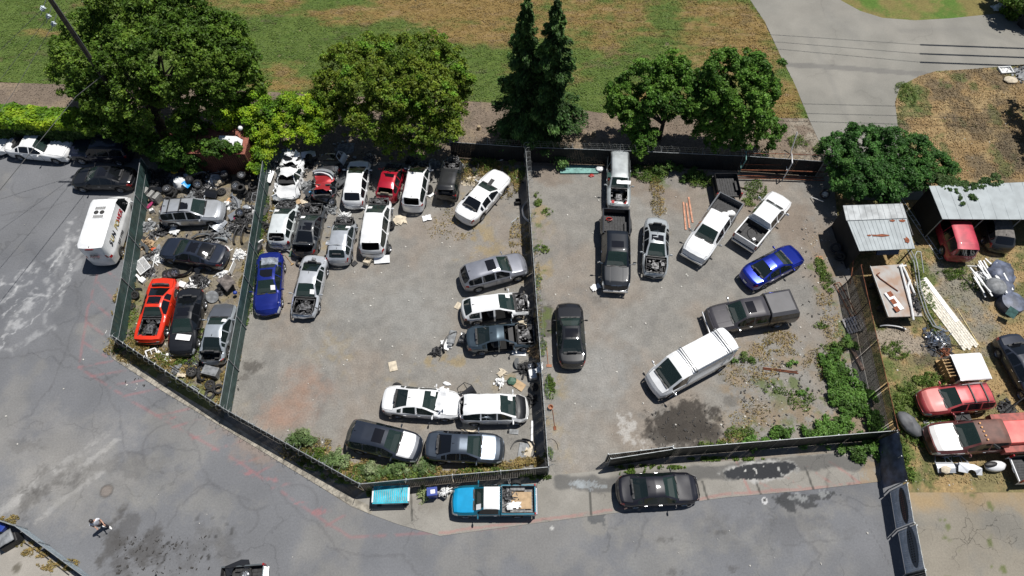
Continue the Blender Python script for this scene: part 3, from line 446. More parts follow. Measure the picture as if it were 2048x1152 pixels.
def conifer(label, base, H, rad, seed, n=30000):
    bx = P(*base); root = thing('conifer_tree', label, 'tree', (bx[0], bx[1], 0), 0, 'two tall conifers'); rs = np.random.RandomState(seed); P_ = []; N_ = []; U_ = []
    nb = 170; pts = []
    for k in range(nb):
        t = (k/nb)**.85; z = H*(.06+.93*t); L = rad*(1-t)**.8*(.45+.75*rs.rand())+.15; a = rs.rand()*6.283; m = int(n/nb*(.35+1.3*(1-t)))
        s = rs.rand(m)**.7; side = rs.normal(size=m)*.2*L*(.3+.7*(1-s)); x = np.cos(a)*s*L-np.sin(a)*side; y = np.sin(a)*s*L+np.cos(a)*side; zz = z+.15*s*L-.42*(s*L)**1.25*.6-.1*rs.rand(m)-np.abs(rs.normal(size=m))*.18
        P_.append(np.stack([x, y, zz], 1)); N_.append(np.stack([np.cos(a)*.5+0*x, np.sin(a)*.5+0*x, .8+0*x], 1)+rs.normal(size=(m, 3))*.5); U_.append(np.stack([np.cos(a)+0*x, np.sin(a)+0*x, -.6+0*x], 1))
        pts.append((z, L, a))
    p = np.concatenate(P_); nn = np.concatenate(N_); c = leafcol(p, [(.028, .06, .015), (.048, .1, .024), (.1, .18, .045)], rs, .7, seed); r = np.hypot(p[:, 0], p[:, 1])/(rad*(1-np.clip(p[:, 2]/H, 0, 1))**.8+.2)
    tip = rs.rand(len(p)) < np.clip(r-.45, 0, 1)*.9; c[tip] = c[tip]*1.7; cards('crown', p, nn, .085*(.7+.7*rs.rand(len(p))), c, root, aspect=2.4, seed=seed, up=np.concatenate(U_))  # outer needles lightened in colour as if catching the sun
    b = MB(); b.cyl((0, 0, -.1), (0, 0, H*.97), .22, .02, 9)
    for z, L, a in pts[::3]: b.cyl((0, 0, z), (math.cos(a)*L*.8, math.sin(a)*L*.8, z-.15*L), .03, .01, 4, False)
    b.build('trunk', M_bark, root, smooth=True); return root
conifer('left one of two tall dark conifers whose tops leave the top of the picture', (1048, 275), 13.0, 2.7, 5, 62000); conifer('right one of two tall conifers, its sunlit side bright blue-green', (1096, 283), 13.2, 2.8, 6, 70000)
def bush(name, label, lobes, n, size, cols, seed, cat='bush', group=None, gap=.4, flat=1, aspect=1.5, clump=.6, rc=None):
    L = lobes_px(lobes); c = np.mean(np.array(L)[:, :2], 0); root = thing(name, label, cat, (c[0], c[1], 0), 0, group); p, d, rs = crown_pts(L, n, seed, gap, clump, flat=flat, rc=rc)
    nor = d*.8+rs.normal(size=p.shape)*.5+np.array([0, 0, .5]); cards('leaves', p-np.array(root.location), nor, size*(.6+.8*rs.rand(len(p))), leafcol(p, cols, rs, .8, seed, tint=1), root, seed=seed, aspect=aspect)
    b = MB(); r_ = random.Random(seed)
    if len(L) > 4: return root
    for l in L:
        for q in range(4): b.tube([(0, 0, 0), (l[0]-c[0]+r_.uniform(-.5, .5)*l[3], l[1]-c[1]+r_.uniform(-.5, .5)*l[3], l[2]*.6), (l[0]-c[0]+r_.uniform(-1, 1)*l[3]*.8, l[1]-c[1]+r_.uniform(-1, 1)*l[3]*.8, l[2]+r_.uniform(0, .5)*l[3])], .018, 4)
    b.build('stems', M_bark, root); return root
def hedge(label, x0, x1, ybase, yb2, H, wd, n, seed):
    a = Vector(P(x0, ybase)); b = Vector(P(x1, yb2)); d = (b-a).normalized(); nn = Vector((-d.y, d.x)); L = (b-a).length; rs = np.random.RandomState(seed); root = thing('hedge', label, 'hedge', (a.x, a.y, 0), math.atan2(d.y, d.x))
    k = rs.rand(n); m = rs.rand(n); u = k*L; top = rs.rand(n) < .5; hh = H*(.93+.16*(fb(u, u*0, 1.2, 3, seed)-.2)); ww = wd
    y = np.where(top, m*ww, np.where(rs.rand(n) < .6, 0, ww)); z = np.where(top, hh, (m**.8)*hh); r1 = fb(u, z+y, .9, 4, seed+3)-.5; y = y+np.where(top, 0, r1*.6)+rs.normal(size=n)*.07; z = z+np.where(top, r1*.8, 0)+rs.normal(size=n)*.06
    p = np.stack([u, y, np.maximum(z, .03)], 1); nor = np.stack([rs.normal(size=n)*.4, np.where(top, 0, np.where(y < ww/2, -1, 1)), np.where(top, 1.2, .4)], 1)+rs.normal(size=(n, 3))*.35
    c = leafcol(p, YEL, rs, 1.1, seed); low = z < H*.75; c[low] = leafcol(p[low], [(.022, .05, .01), (.035, .08, .012), (.05, .1, .015)], rs, .8, seed)  # lower leaves coloured darker for the shaded face, top kept sunlit yellow-green
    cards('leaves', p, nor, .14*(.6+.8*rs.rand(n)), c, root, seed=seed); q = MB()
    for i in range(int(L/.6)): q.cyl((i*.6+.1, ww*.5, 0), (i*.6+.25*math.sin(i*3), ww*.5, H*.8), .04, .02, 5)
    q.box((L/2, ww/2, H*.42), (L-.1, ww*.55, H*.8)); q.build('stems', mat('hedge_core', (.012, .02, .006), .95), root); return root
hedge('long clipped hedge with top coloured sunlit yellow-green beyond the cars at far left', -260, 262, 282, 300, 2.7, 1.7, 60000, 7)
bush('ivy_bush', 'bright yellow-green ivy heaped along the fence beside the rusty container', [(450, 235, 2.6, 1.1), (480, 222, 2.9, .8), (520, 222, 3.0, 1.3), (570, 228, 3.0, 1.3), (620, 228, 3.0, 1.3), (650, 232, 2.8, 1.1), (528, 262, 2.2, 1.0), (570, 262, 2.2, 1.2), (620, 265, 2.2, 1.1), (540, 285, 1.7, .8), (525, 310, 1.6, .65), (515, 340, 1.2, .45)], 60000, .1, YEL, 8, gap=.36)
bush('ivy_bush', 'dark green ivy trailing over the top edge of the rusty container', [(425, 296, 2.7, .55), (445, 300, 2.6, .5), (470, 300, 2.55, .42), (400, 305, 2.0, .6), (375, 318, 1.6, .6), (350, 330, 1.0, .5), (390, 335, .9, .5), (320, 305, 1.6, .8), (350, 298, 2.5, .75), (328, 306, 2.2, .7), (372, 312, 2.0, .6), (400, 318, 1.5, .5), (340, 325, 1.2, .6)], 24000, .11, [(.03, .07, .01), (.06, .13, .015), (.09, .18, .02)], 9, gap=.4)
bush('bramble_bush', 'big dark green bramble mound covering the end of the rear fence', [(1672, 300, 1.9, 1.2), (1720, 292, 2.2, 1.5), (1770, 298, 2.3, 1.5), (1820, 315, 2.2, 1.4), (1860, 338, 2.0, 1.1), (1890, 350, 2.0, .8), (1690, 335, 1.9, 1.3), (1740, 345, 2.2, 1.5), (1800, 350, 2.2, 1.3), (1710, 372, 2.2, 1.0), (1760, 380, 2.3, .9), (1790, 385, 2.3, .6), (1838, 358, 2.2, .8), (1680, 375, 1.6, .6)], 95000, .09, [(.03, .085, .015), (.05, .14, .025), (.085, .19, .04)], 10, gap=.25, rc=.26)
rq = random.Random(8); run = []
for pts, r_a in (([(1868, 352), (1905, 362), (1950, 376), (1975, 362), (1996, 350)], .24), ([(1890, 362), (1912, 384), (1932, 412)], .15), ([(1915, 366), (1945, 392), (1955, 402)], .15), ([(1960, 374), (1990, 372), (2006, 360)], .12), ([(1880, 362), (1890, 380)], .16)):
    for (xa, ya), (xb, yb) in zip(pts[:-1], pts[1:]):
        n_ = max(2, int(math.hypot(xb-xa, yb-ya)/4))
        for k in range(n_): t_ = k/n_; run.append((xa+(xb-xa)*t_+rq.uniform(-4, 4), ya+(yb-ya)*t_+rq.uniform(-4, 4), 2.6, r_a*rq.uniform(.4, 1.1)))
bush('bramble_bush', 'thin bramble runners straggling over the long pale shed roof', run, 9000, .075, [(.03, .07, .018), (.06, .12, .03), (.1, .15, .05)], 11, gap=.42, flat=.35, clump=.3, rc=.09)
bush('bramble_bush', 'bramble patch spreading over the lower right corner of the right yard', [(1670, 745, 0.20, 0.83), (1700, 770, 0.25, 0.92), (1730, 800, 0.25, 0.92), (1690, 800, 0.17, 0.92), (1745, 835, 0.25, 0.83), (1710, 850, 0.23, 0.74), (1670, 850, 0.17, 0.74), (1640, 865, 0.15, 0.64), (1600, 870, 0.15, 0.64), (1560, 872, 0.15, 0.55), (1520, 880, 0.15, 0.46), (1760, 860, 0.25, 0.55), (1650, 720, 0.12, 0.41), (1680, 710, 0.15, 0.46), (1600, 750, 0.07, 0.32), (1590, 730, 0.07, 0.28), (1605, 780, 0.07, 0.32), (1500, 888, 0.12, 0.37)], 30000, .085, [(.05, .1, .02), (.085, .18, .03), (.13, .25, .05)], 12, gap=.51, flat=.3, rc=.2)
bush('bramble_bush', 'bramble creeping under the lower right fence onto the pavement', [(1740, 892, .3, .4), (1715, 900, .25, .4), (1690, 897, .25, .35), (1665, 900, .2, .25), (1760, 885, .3, .35), (1715, 912, .1, .3), (1770, 872, .4, .4), (1752, 915, .1, .2)], 4000, .08, [(.05, .1, .02), (.085, .18, .03), (.12, .22, .05)], 13, gap=.47, flat=.4, rc=.18)
bush('dark_bush', 'dark bush cut off by the top right corner of the picture', [(2040, 0, 1.5, 1.5), (2075, 10, 1.4, 1.4), (2030, -25, 1.6, 1.4)], 12000, .16, DKG, 14)
for k, (x, y, z, r, n, lb) in enumerate([(604, 880, .55, .8, 5500, 'round grey-green bush at the diagonal fence below the rusty soil patch'), (672, 922, .5, .75, 4500, 'grey-green bush in the weeds above the corner of the diagonal fence'), (742, 942, .45, .7, 4200, 'flowering weed bush below the dark crossover'), (800, 938, .4, .75, 4200, 'flowering weed bush between the dark crossover and the fence'), (850, 935, .35, .6, 3200, 'small weed bush left of the steel blue saloon'), (1335, 335, .5, .8, 3500, 'weed bush against the rear fence right of the silver old off-roader'), (1385, 352, .35, .7, 2600, 'weed bush left of the black pickup box'), (1690, 690, .5, .55, 2600, 'green shrub beside the grey pallet'), (1272, 345, .3, .4, 1200, 'small plant close to the rear of the silver old off-roader'), (1486, 718, .2, .3, 900, 'dark green weed tuft behind the white delivery van')]):
    bush('weed_bush', lb, [(x, y, z*.6, r*.6), (x-18, y+5, z*.35, r*.45), (x+17, y+3, z*.4, r*.4), (x+2, y-10, z*.35, r*.4)], int(n*.8), .055, [(.09, .15, .05), (.15, .22, .08), (.27, .32, .17)] if k < 5 else [(.05, .1, .02), (.08, .16, .03), (.13, .19, .05)], 20+k, gap=.3, clump=.25, aspect=2)
# low weeds and dry grass nobody could count
def tufts(name, spots, cols, seed, size=.06):
    rs = np.random.RandomState(seed); P_ = []; 
    for (x, y, rx, ry, n, h) in spots:
        c = P(x, y); a = rs.rand(n)*6.283; r = np.sqrt(rs.rand(n)); X = c[0]+np.cos(a)*r*rx; Y = c[1]+np.sin(a)*r*ry; g = fb(X, Y, .4, 5, seed)+(.12*(1-r)) > .5; X = X[g]; Y = Y[g]; P_.append(np.stack([X, Y, .02+rs.rand(len(X))*h], 1))
    p = np.concatenate(P_); nor = rs.normal(size=p.shape)+np.array([0, 0, .5]); o = cards(name, p, nor, size*(.6+.8*rs.rand(len(p))), leafcol(p, cols, rs, .7, seed, .35), aspect=2.6, seed=seed); o['kind'] = 'stuff'; return o
tufts('dry_grass', [(250, 600, .8, 1.5, 2500, .2), (262, 690, 1.8, 1, 3500, .25), (250, 640, .7, 1.5, 1800, .2), (300, 712, 2.2, .7, 3500, .25), (360, 735, 1.6, .6, 2500, .25), (252, 505, .7, .8, 1200, .2), (400, 760, 1.6, .7, 1800, .2), (497, 540, .5, 2.4, 2200, .12), (478, 640, .6, 2.5, 2600, .15), (462, 730, .6, 2.2, 2400, .15), (450, 800, .6, 1, 1200, .15), (960, 345, 2.2, 1.2, 5000, .35), (1010, 365, 1.2, 1.6, 3500, .3), (620, 900, 2, .8, 2500, .3), (700, 935, 1.5, .6, 2500, .3), (780, 950, 2.6, .5, 3500, .3), (900, 945, 2.6, .35, 3000, .3), (1000, 932, 2.2, .4, 3000, .25), (1060, 918, .9, .5, 1500, .2), (1040, 480, .8, 2, 1500, .12), (900, 450, 2, 1.5, 900, .06), (1075, 620, .3, 5, 1500, .1), (1316, 400, .6, 2.2, 1800, .2), (1560, 690, 1.5, 1.1, 1300, .1), (1530, 720, 1.1, 1.7, 1000, .1), (1490, 750, 1.7, .9, 700, .08), (1500, 830, 1.4, 1.2, 700, .08), (1470, 880, 1, .5, 600, .1), (1660, 640, .7, 3, 1200, .15), (1650, 730, 1.5, 1.2, 1500, .15), (540, 440, .3, 3, 1200, .2), (40, 1085, .9, .25, 700, .1), (75, 1105, .9, .3, 900, .1), (120, 1130, 1.3, .35, 1300, .1), (20, 1040, .6, .3, 500, .1)], [(.2, .17, .06), (.34, .26, .1), (.46, .35, .15)], 41, .045)
tufts('green_weeds', [(253, 660, .8, 2, 1800, .2), (340, 720, 1.8, .5, 2200, .25), (400, 690, .3, 2, 700, .25), (320, 640, .3, 2, 900, .25), (520, 450, .5, 3, 3000, .3), (516, 520, .4, 1, 700, .2), (500, 600, .35, 2.6, 1200, .15), (720, 950, 2.4, .6, 5000, .35), (640, 920, 1.4, .7, 3500, .35), (820, 950, 2.6, .4, 4500, .35), (940, 943, 2.5, .3, 3000, .25), (790, 345, .8, .7, 1200, .3), (960, 335, 2.4, .8, 3500, .35), (1030, 345, .8, 1.2, 1800, .3), (1075, 400, .35, .7, 700, .15), (1085, 425, .8, .45, 700, .12), (1082, 500, .6, .4, 800, .15), (1078, 570, .25, 1, 500, .1), (1085, 690, .3, .9, 600, .15), (1100, 775, .35, .9, 900, .2), (1095, 910, .4, .5, 400, .2), (1300, 350, 1.4, .8, 2000, .3), (1400, 360, 1.2, .8, 2000, .3), (1510, 380, .9, 1.0, 1200, .2), (1500, 405, .7, .4, 700, .2), (1640, 535, .4, .8, 800, .2), (1655, 565, .5, .9, 800, .2), (1640, 650, .6, .3, 400, .1), (1660, 700, .9, .5, 700, .15), (1600, 800, 1, .8, 800, .15), (1550, 780, .8, .5, 500, .15), (1480, 870, 1, .6, 900, .2), (1420, 890, 1.4, .3, 900, .15), (1260, 945, 1.0, .2, 900, .12), (1300, 935, 2.2, .18, 1600, .1), (1450, 918, 2.4, .15, 1400, .1), (1790, 700, .9, .7, 1500, .2), (1830, 845, 1.3, 1.6, 5000, .25), (1815, 800, .9, 1.2, 2500, .25), (1880, 835, 1.6, .3, 1500, .2), (1860, 760, 1.2, .5, 2000, .25), (1810, 920, .4, 1.4, 1500, .25), (1850, 600, .5, 3, 2500, .2), (1900, 550, 1, .5, 900, .2), (1935, 560, 1, 1, 900, .2), (1640, 300, .6, .6, 600, .2), (1595, 285, .9, .7, 900, .2), (740, 985, .6, .25, 700, .12), (1070, 955, 1, .2, 700, .2), (1810, 190, .8, 1.4, 1500, .2)], [(.08, .13, .025), (.12, .2, .035), (.2, .27, .07)], 42, .05)
def turf(name, poly, paintf, x0, x1, y0, y1, n, seed, size=.06, gain=1.5):
    rs = np.random.RandomState(seed); X = x0+rs.rand(n)*(x1-x0); Y = y0+rs.rand(n)*(y1-y0); g = inside(X, Y, pw(poly)) & (fb(X, Y, .5, 4, seed) > .25+.3*rs.rand(n)); X = X[g]; Y = Y[g]
    c = paintf(X, Y)*gain*(.75+.5*rs.rand(len(X), 1)); p = np.stack([X, Y, .035+rs.rand(len(X))*.03], 1); o = cards(name, p, rs.normal(size=p.shape)*.32+np.array([0.2, 0.1, 1]), size*(.6+.8*rs.rand(len(p))), c, aspect=2.2, seed=seed); o['kind'] = 'stuff'
turf('field_grass_blades', poly_field, paint_field, -47, 34, 39, 58, 190000, 71); turf('bank_grass_blades', poly_bank, paint_bank, 30, 48, 33, 50, 45000, 72); turf('yard_grass_blades', poly_right, paint_right, 18, 40, 10, 36, 45000, 73, .05); turf('strip_grass_blades', poly_strip, paint_strip, -47, 30, 33, 45, 30000, 74, .05)
# ---------------- fences ----------------
M_galv = mat('galvanised', (.3, .32, .33), .5, .25, noise_amt=.2); M_slat = mat('green_slats', (.01, .015, .016), .5, noise_amt=.35, nscale=2); M_slatg = mat('teal_slats', (.045, .085, .08), .5, noise_amt=.3, nscale=2); M_wood = mat('weathered_lath', (.07, .058, .045), .85, noise_amt=.4, nscale=3)
M_cloth = mat('black_screen', (.012, .013, .014), .85, noise_amt=.4, nscale=1.5); M_wire = mat('razor_wire', (.34, .35, .35), .4, .7)
def fence(label, pts, H, m, slat=.085, gap=.02, coil=0, cat='fence', mesh_name='slat_panel', post_gap=3.0, arms=0, rail=M_galv, thick=.012, lean=0, hole=None, broken=0):
    w_ = [Vector((*P(x, y, H), 0)) for x, y in pts]; o0 = w_[0]; root = thing('fence', label, cat, o0); r_ = random.Random(len(label)+int(H*10)); rl = MB(); ps_ = []; acc = 0
    for a, b in zip(w_[:-1], w_[1:]):
        d = b-a; L = d.length; d.normalize(); ang = math.atan2(d.y, d.x); n = max(1, round(L/post_gap)); nn = Vector((-d.y, d.x, 0))
        pb = MB(); k = 0; step = slat+gap; cnt = int(L/step)
        for i in range(cnt):
            if broken and r_.random() < broken: continue
            c = a+d*(i+.5)*step-o0; hh = H*(1-.02*r_.random()); pb.box((c.x, c.y, hh/2+.02), (slat, thick, hh-.05), rz=ang+r_.uniform(-.15, .15))
        pb.build(mesh_name, m, root)
        wv = [a+d*L*q/12-o0+Vector((0, 0, H+.012*math.sin(q*2.3))) for q in range(13)]; rl.tube(wv, .022, 6); mrl = MB(); mrl.tube([(v.x+nn.x*.03, v.y+nn.y*.03, H*.5) for v in wv[::4]], .012, 4); mrl.build('middle_rail', rail, root)
        for i in range(n+1):
            c = a+d*L*i/n-o0; q = MB(); q.cyl((c.x+nn.x*.04, c.y+nn.y*.04, 0), (c.x+nn.x*.04, c.y+nn.y*.04, H+.03), .035, n=7)
            if arms: q.cyl((c.x, c.y, H), (c.x+nn.x*.28*arms, c.y+nn.y*.28*arms, H+.32), .016, n=5)
            if i < n or b is w_[-1]: q.build('post', rail, root)
        if coil:
            ws = MB(); turns = int(L/.45); N_ = turns*9; pp = []
            for i in range(N_+1):
                t = i/N_; e = t*turns*2*math.pi; rr = .23*(1+.25*math.sin(i*.37)); c = a+d*L*t-o0+nn*(math.cos(e)*rr+.1*arms); pp.append((c.x, c.y, H+.28+math.sin(e)*rr))
            ws.tube(pp, .009, 3)
            if arms:
                for s in (.12, .24, .34): ws.tube([(a-o0+nn*.28*arms*s/.34)+Vector((0, 0, H+s)), (b-o0+nn*.28*arms*s/.34)+Vector((0, 0, H+s))], .007, 3)
            ws.build('barbed_wire', M_wire, root)
    rl.build('top_rail', rail, root); return root
fence('slatted chain-link fence between the street with the white van and the parts yard', [(281, 316), (242, 556), (219, 672)], 1.9, M_slatg, slat=.1, gap=.008, arms=0)
fence('teal slatted fence dividing the scrap-strewn left yard from the middle yard', [(528, 305), (487, 552), (439, 812)], 1.9, M_slatg, slat=.1, gap=.006)
fence('long dark slatted fence running diagonally down to the pavement corner', [(219, 668), (437, 811), (575, 888), (717, 967)], 1.8, M_slat, slat=.085, gap=.008, coil=1)
fence('dark slatted fence along the pavement behind the blue crate cart and blue pickup', [(719, 968), (905, 950), (1097, 934)], 1.8, M_slat, slat=.09, gap=.014, arms=-1)
fence('dark fence with barbed wire between the middle yard and the right yard', [(1051, 292), (1067, 517), (1097, 932)], 1.9, M_slat, slat=.1, gap=.01, arms=1, coil=1)
fence('rear fence with black screen and barbed wire below the conifers and green trees', [(900, 284), (1050, 294), (1240, 301), (1488, 312), (1650, 323)], 1.75, M_cloth, slat=.12, gap=.004, arms=1, coil=1)
fence('lower right fence with dark screen above the puddle', [(1347, 897), (1560, 880), (1795, 861)], 1.8, M_slat, slat=.095, gap=.01, arms=0)
fence('rolling gate of dark slats standing open along the lower right fence', [(1217, 909), (1347, 893)], 1.7, M_slat, slat=.09, gap=.02, cat='gate', post_gap=1.6)
fence('short dark fence overlapping the rolling gate, above the parked black saloon', [(1222, 918), (1350, 898)], 1.7, M_slat, slat=.09, gap=.02)
fence('tall fence of gappy wooden laths between the right yard and the scrapyard', [(1722, 530), (1755, 680), (1797, 860)], 2.3, M_wood, slat=.055, gap=.022, rail=M_rust, broken=.07)
def lerp(a, b, t): return a+(b-a)*t
def pl(prof, x):
    if x <= prof[0][0]: return prof[0][1]
    for (a, za), (b, zb) in zip(prof[:-1], prof[1:]):
        if x <= b: return lerp(za, zb, (x-a)/(b-a) if b > a else 1)
    return prof[-1][1]
# body types. every x is from the tail (negative) to the nose (positive), metres
T = {
 'sedan': dict(L=4.85, W=1.84, prof=[(-2.42, .74), (-2.36, 1.0), (-2.2, 1.06), (-1.62, 1.11), (-.78, 1.42), (-.3, 1.47), (.2, 1.44), (1.02, 1.02), (1.9, .9), (2.2, .8), (2.36, .66), (2.42, .52)], cowl=1.02, rf=.2, rr=-.78, rb=-1.62, deck=1, belt=[(-2.42, .9), (-1.5, .98), (1, .9), (2.42, .6)], wf=1.48, wr=-1.38, rw=.585, sw=(.86, -1.35), pil=[-.2, -1.05]),
 'boxsedan': dict(L=5.2, W=1.95, prof=[(-2.6, .7), (-2.55, 1.0), (-2.4, 1.04), (-1.72, 1.07), (-1.0, 1.4), (-.5, 1.44), (.1, 1.42), (.85, 1.02), (2.2, .94), (2.5, .86), (2.6, .6)], cowl=.85, rf=.1, rr=-1.0, rb=-1.72, deck=1, belt=[(-2.6, .92), (-1.5, .97), (1, .93), (2.6, .72)], wf=1.6, wr=-1.4, rw=.62, sw=(.68, -1.4), pil=[-.25, -1.1]),
 'muscle': dict(L=4.75, W=1.85, prof=[(-2.38, .72), (-2.34, .93), (-1.6, .98), (-.75, 1.3), (-.2, 1.34), (.1, 1.32), (.62, .98), (2.3, .93), (2.38, .7)], cowl=.62, rf=.08, rr=-.75, rb=-1.5, deck=1, belt=[(-2.38, .86), (-1.5, .92), (1, .88), (2.38, .84)], wf=1.45, wr=-1.35, rw=.56, sw=(.5, -1.0), pil=[-.5], boxy=1),
 'hatch': dict(L=4.3, W=1.76, prof=[(-2.15, .75), (-2.1, 1.0), (-1.98, 1.1), (-1.55, 1.45), (-.9, 1.53), (-.1, 1.56), (.25, 1.52), (1.15, 1.06), (1.8, .93), (2.08, .72), (2.15, .5)], cowl=1.15, rf=.22, rr=-1.5, rb=-2.0, deck=0, belt=[(-2.15, .98), (-1.5, 1.0), (1, .92), (2.15, .6)], wf=1.35, wr=-1.3, rw=.6, sw=(.95, -1.75), pil=[-.15, -1.0]),
 'suv': dict(L=4.65, W=1.88, prof=[(-2.32, .8), (-2.28, 1.05), (-2.2, 1.15), (-1.85, 1.58), (-1.2, 1.66), (-.2, 1.69), (.3, 1.64), (1.05, 1.18), (1.9, 1.05), (2.2, .9), (2.32, .6)], cowl=1.05, rf=.28, rr=-1.82, rb=-2.24, deck=0, belt=[(-2.32, 1.05), (-1.5, 1.1), (1, 1.0), (2.32, .75)], wf=1.42, wr=-1.35, rw=.64, sw=(.88, -2.0), pil=[-.1, -1.0], sill=.34, wr_=.36),
 'boxsuv': dict(L=4.5, W=1.82, prof=[(-2.25, .8), (-2.23, 1.15), (-2.1, 1.68), (-1.6, 1.78), (0, 1.8), (.35, 1.76), (.85, 1.2), (2.1, 1.1), (2.22, 1.0), (2.25, .6)], cowl=.85, rf=.33, rr=-2.08, rb=-2.24, deck=0, belt=[(-2.25, 1.1), (1, 1.05), (2.25, .95)], wf=1.45, wr=-1.3, rw=.68, sw=(.72, -2.0), pil=[-.1, -1.0], sill=.4, wr_=.37, boxy=1),
 'minivan': dict(L=5.0, W=1.95, prof=[(-2.5, .8), (-2.47, 1.1), (-2.15, 1.62), (-1.5, 1.74), (.1, 1.77), (.5, 1.72), (1.6, 1.12), (2.2, .96), (2.45, .7), (2.5, .5)], cowl=1.6, rf=.46, rr=-2.1, rb=-2.42, deck=0, belt=[(-2.5, 1.05), (1, 1.02), (2.5, .65)], wf=1.6, wr=-1.4, rw=.69, sw=(1.3, -2.25), pil=[.25, -.9]),
 'van': dict(L=5.8, W=2.02, prof=[(-2.9, .8), (-2.88, 1.4), (-2.78, 2.42), (-2.4, 2.5), (1.1, 2.52), (1.5, 2.4), (2.25, 1.35), (2.7, 1.1), (2.86, .85), (2.9, .5)], cowl=2.25, rf=1.46, rr=-2.8, rb=-2.86, deck=0, belt=[(-2.9, 1.25), (1, 1.25), (2.2, 1.15), (2.9, .75)], wf=1.95, wr=-1.75, rw=.88, sw=(2.05, 1.05), pil=[], norear=1, sill=.38, wr_=.36),
 'pickup': dict(L=5.8, W=2.0, prof=[(-.9, 1.3), (-.86, 1.82), (-.6, 1.88), (.5, 1.9), (.75, 1.84), (1.45, 1.28), (2.5, 1.17), (2.8, 1.05), (2.9, .7)], cowl=1.45, rf=.72, rr=-.86, rb=-.9, deck=0, belt=[(-2.9, 1.2), (1, 1.18), (2.9, .95)], wf=1.95, wr=-1.75, rw=.72, sw=(1.25, -.75), pil=[.15], sill=.42, wr_=.4, cabrear=-.9, tail=-2.9, boxy=.6),
}
WHEEL = {}
def wheel_mesh(r, steel):
    k = (round(r, 2), steel)
    if k in WHEEL: return WHEEL[k]
    wd = .11; t = MB(); t.lathe([(r*.62, -wd*.8), (r*.9, -wd), (r*.98, -wd*.75), (r, -wd*.3), (r, wd*.3), (r*.98, wd*.75), (r*.9, wd), (r*.62, wd*.8)], 22, closed=True)
    tm = t.build('wheel', M_tyre, smooth=True); t_me = tm.data; bpy.data.objects.remove(tm)
    m = MB(); m.lathe([(.0, .02), (r*.18, .05), (r*.2, .0), (r*.5, -.02), (r*.58, .06), (r*.66, .1), (r*.66, -.1)], 20)
    for q in range(5):
        a = q*2*math.pi/5; m.box((math.cos(a)*r*.36, math.sin(a)*r*.36, .06), (r*.52, r*.17, .03), rz=a)
    o = m.build('rim', M_steel if steel else M_rim, smooth=True); r_me = o.data; bpy.data.objects.remove(o)
    WHEEL[k] = (t_me, r_me); return WHEEL[k]
def put_wheel(parent, x, y, z, r, side, steel=0, name='wheel', lay=None):
    tm, rm = wheel_mesh(r, steel); o = bpy.data.objects.new(name, tm); link(o); o.parent = parent; o.location = (x, y, z)
    o.rotation_euler = (R(-90)*side, 0, 0) if lay is None else lay
    q = bpy.data.objects.new('rim', rm); link(q); q.parent = o; return o
def seat(b, x, y, z, wd=.5):
    b.box((x, y, z+.1), (.5, wd, .16)); b.box((x-.27, y, z+.42), (.14, wd*.95, .6), M=Matrix.Rotation(R(-12), 3, 'Y')); b.box((x-.34, y, z+.8), (.1, wd*.5, .17))
def engine(parent, x0, x1, hw, z0, z1, sd, red=None):
    r = random.Random(sd); a = MB(); c = MB()
    xm = (x0+x1)/2; a.box((xm, 0, z1-.18), ((x1-x0)*.45, hw*.7, .26)); a.box((xm-.05, 0, z1-.05), ((x1-x0)*.3, hw*.4, .1))
    for k in range(16):
        bx = r.uniform(x0+.08, x1-.08); by = r.uniform(-hw*.9, hw*.9); s = r.uniform(.08, .26)
        (a if r.random() < .55 else c).box((bx, by, z1-.12+r.uniform(-.1, .04)), (s, s*r.uniform(.5, 1.3), .14), rz=r.uniform(0, 3))
    for k in range(9):
        p = Vector((r.uniform(x0+.1, x1-.1), r.uniform(-hw*.9, hw*.9), z1-.05)); q = p+Vector((r.uniform(-.3, .3), r.uniform(-.45, .45), r.uniform(-.1, .03)))
        (a if r.random() < .5 else c).tube([p, (p+q)/2+Vector((0, 0, .05)), q], r.uniform(.015, .04), 5)
    c.box((x0+.06, 0, z1-.1), (.1, hw*1.9, .2)); c.box((xm, 0, z0+.05), (x1-x0, hw*1.9, .06)); c.cyl((x1-.25, hw*.6, z1-.1), (x1-.25, hw*.6, z1+.0), .13, n=10)
    for s_ in (-1, 1): a.box((xm, s_*hw*.98, z1-.1), (x1-x0, .03, .14))
    a.box((x1-.03, 0, z1-.1), (.06, hw*1.85, .09)); a.build('engine', M_engine, parent, bevel=.012); c.build('engine_cover', M_eblack, parent, bevel=.012)
    if red:
        d = MB(); d.box((x1-.2, hw*.7, z1-.05), (.25, .2, .1)); d.box((x1-.2, -hw*.7, z1-.05), (.25, .2, .1)); d.build('inner_fender', red, parent)
def car(name, label, cat, typ, Fp, Rp, col, group='parked and wrecked cars', zf=.55, **k):
    """Fp, Rp: photo points of the middle of the nose and of the tail at bumper height"""
    s = T[typ]; a = Vector(P(*Fp, zf)); b = Vector(P(*Rp, zf)); mid = (a+b)/2; d = a-b; Lm = k.get('L') or d.length
    if k.get('L') and k.get('anchor') == 'F': mid = a-d.normalized()*Lm/2
    if k.get('L') and k.get('anchor') == 'R': mid = b+d.normalized()*Lm/2
    return build_car(name, label, cat, typ, (mid.x, mid.y, k.pop('z', 0)), math.atan2(d.y, d.x), Lm, col, group, **k)
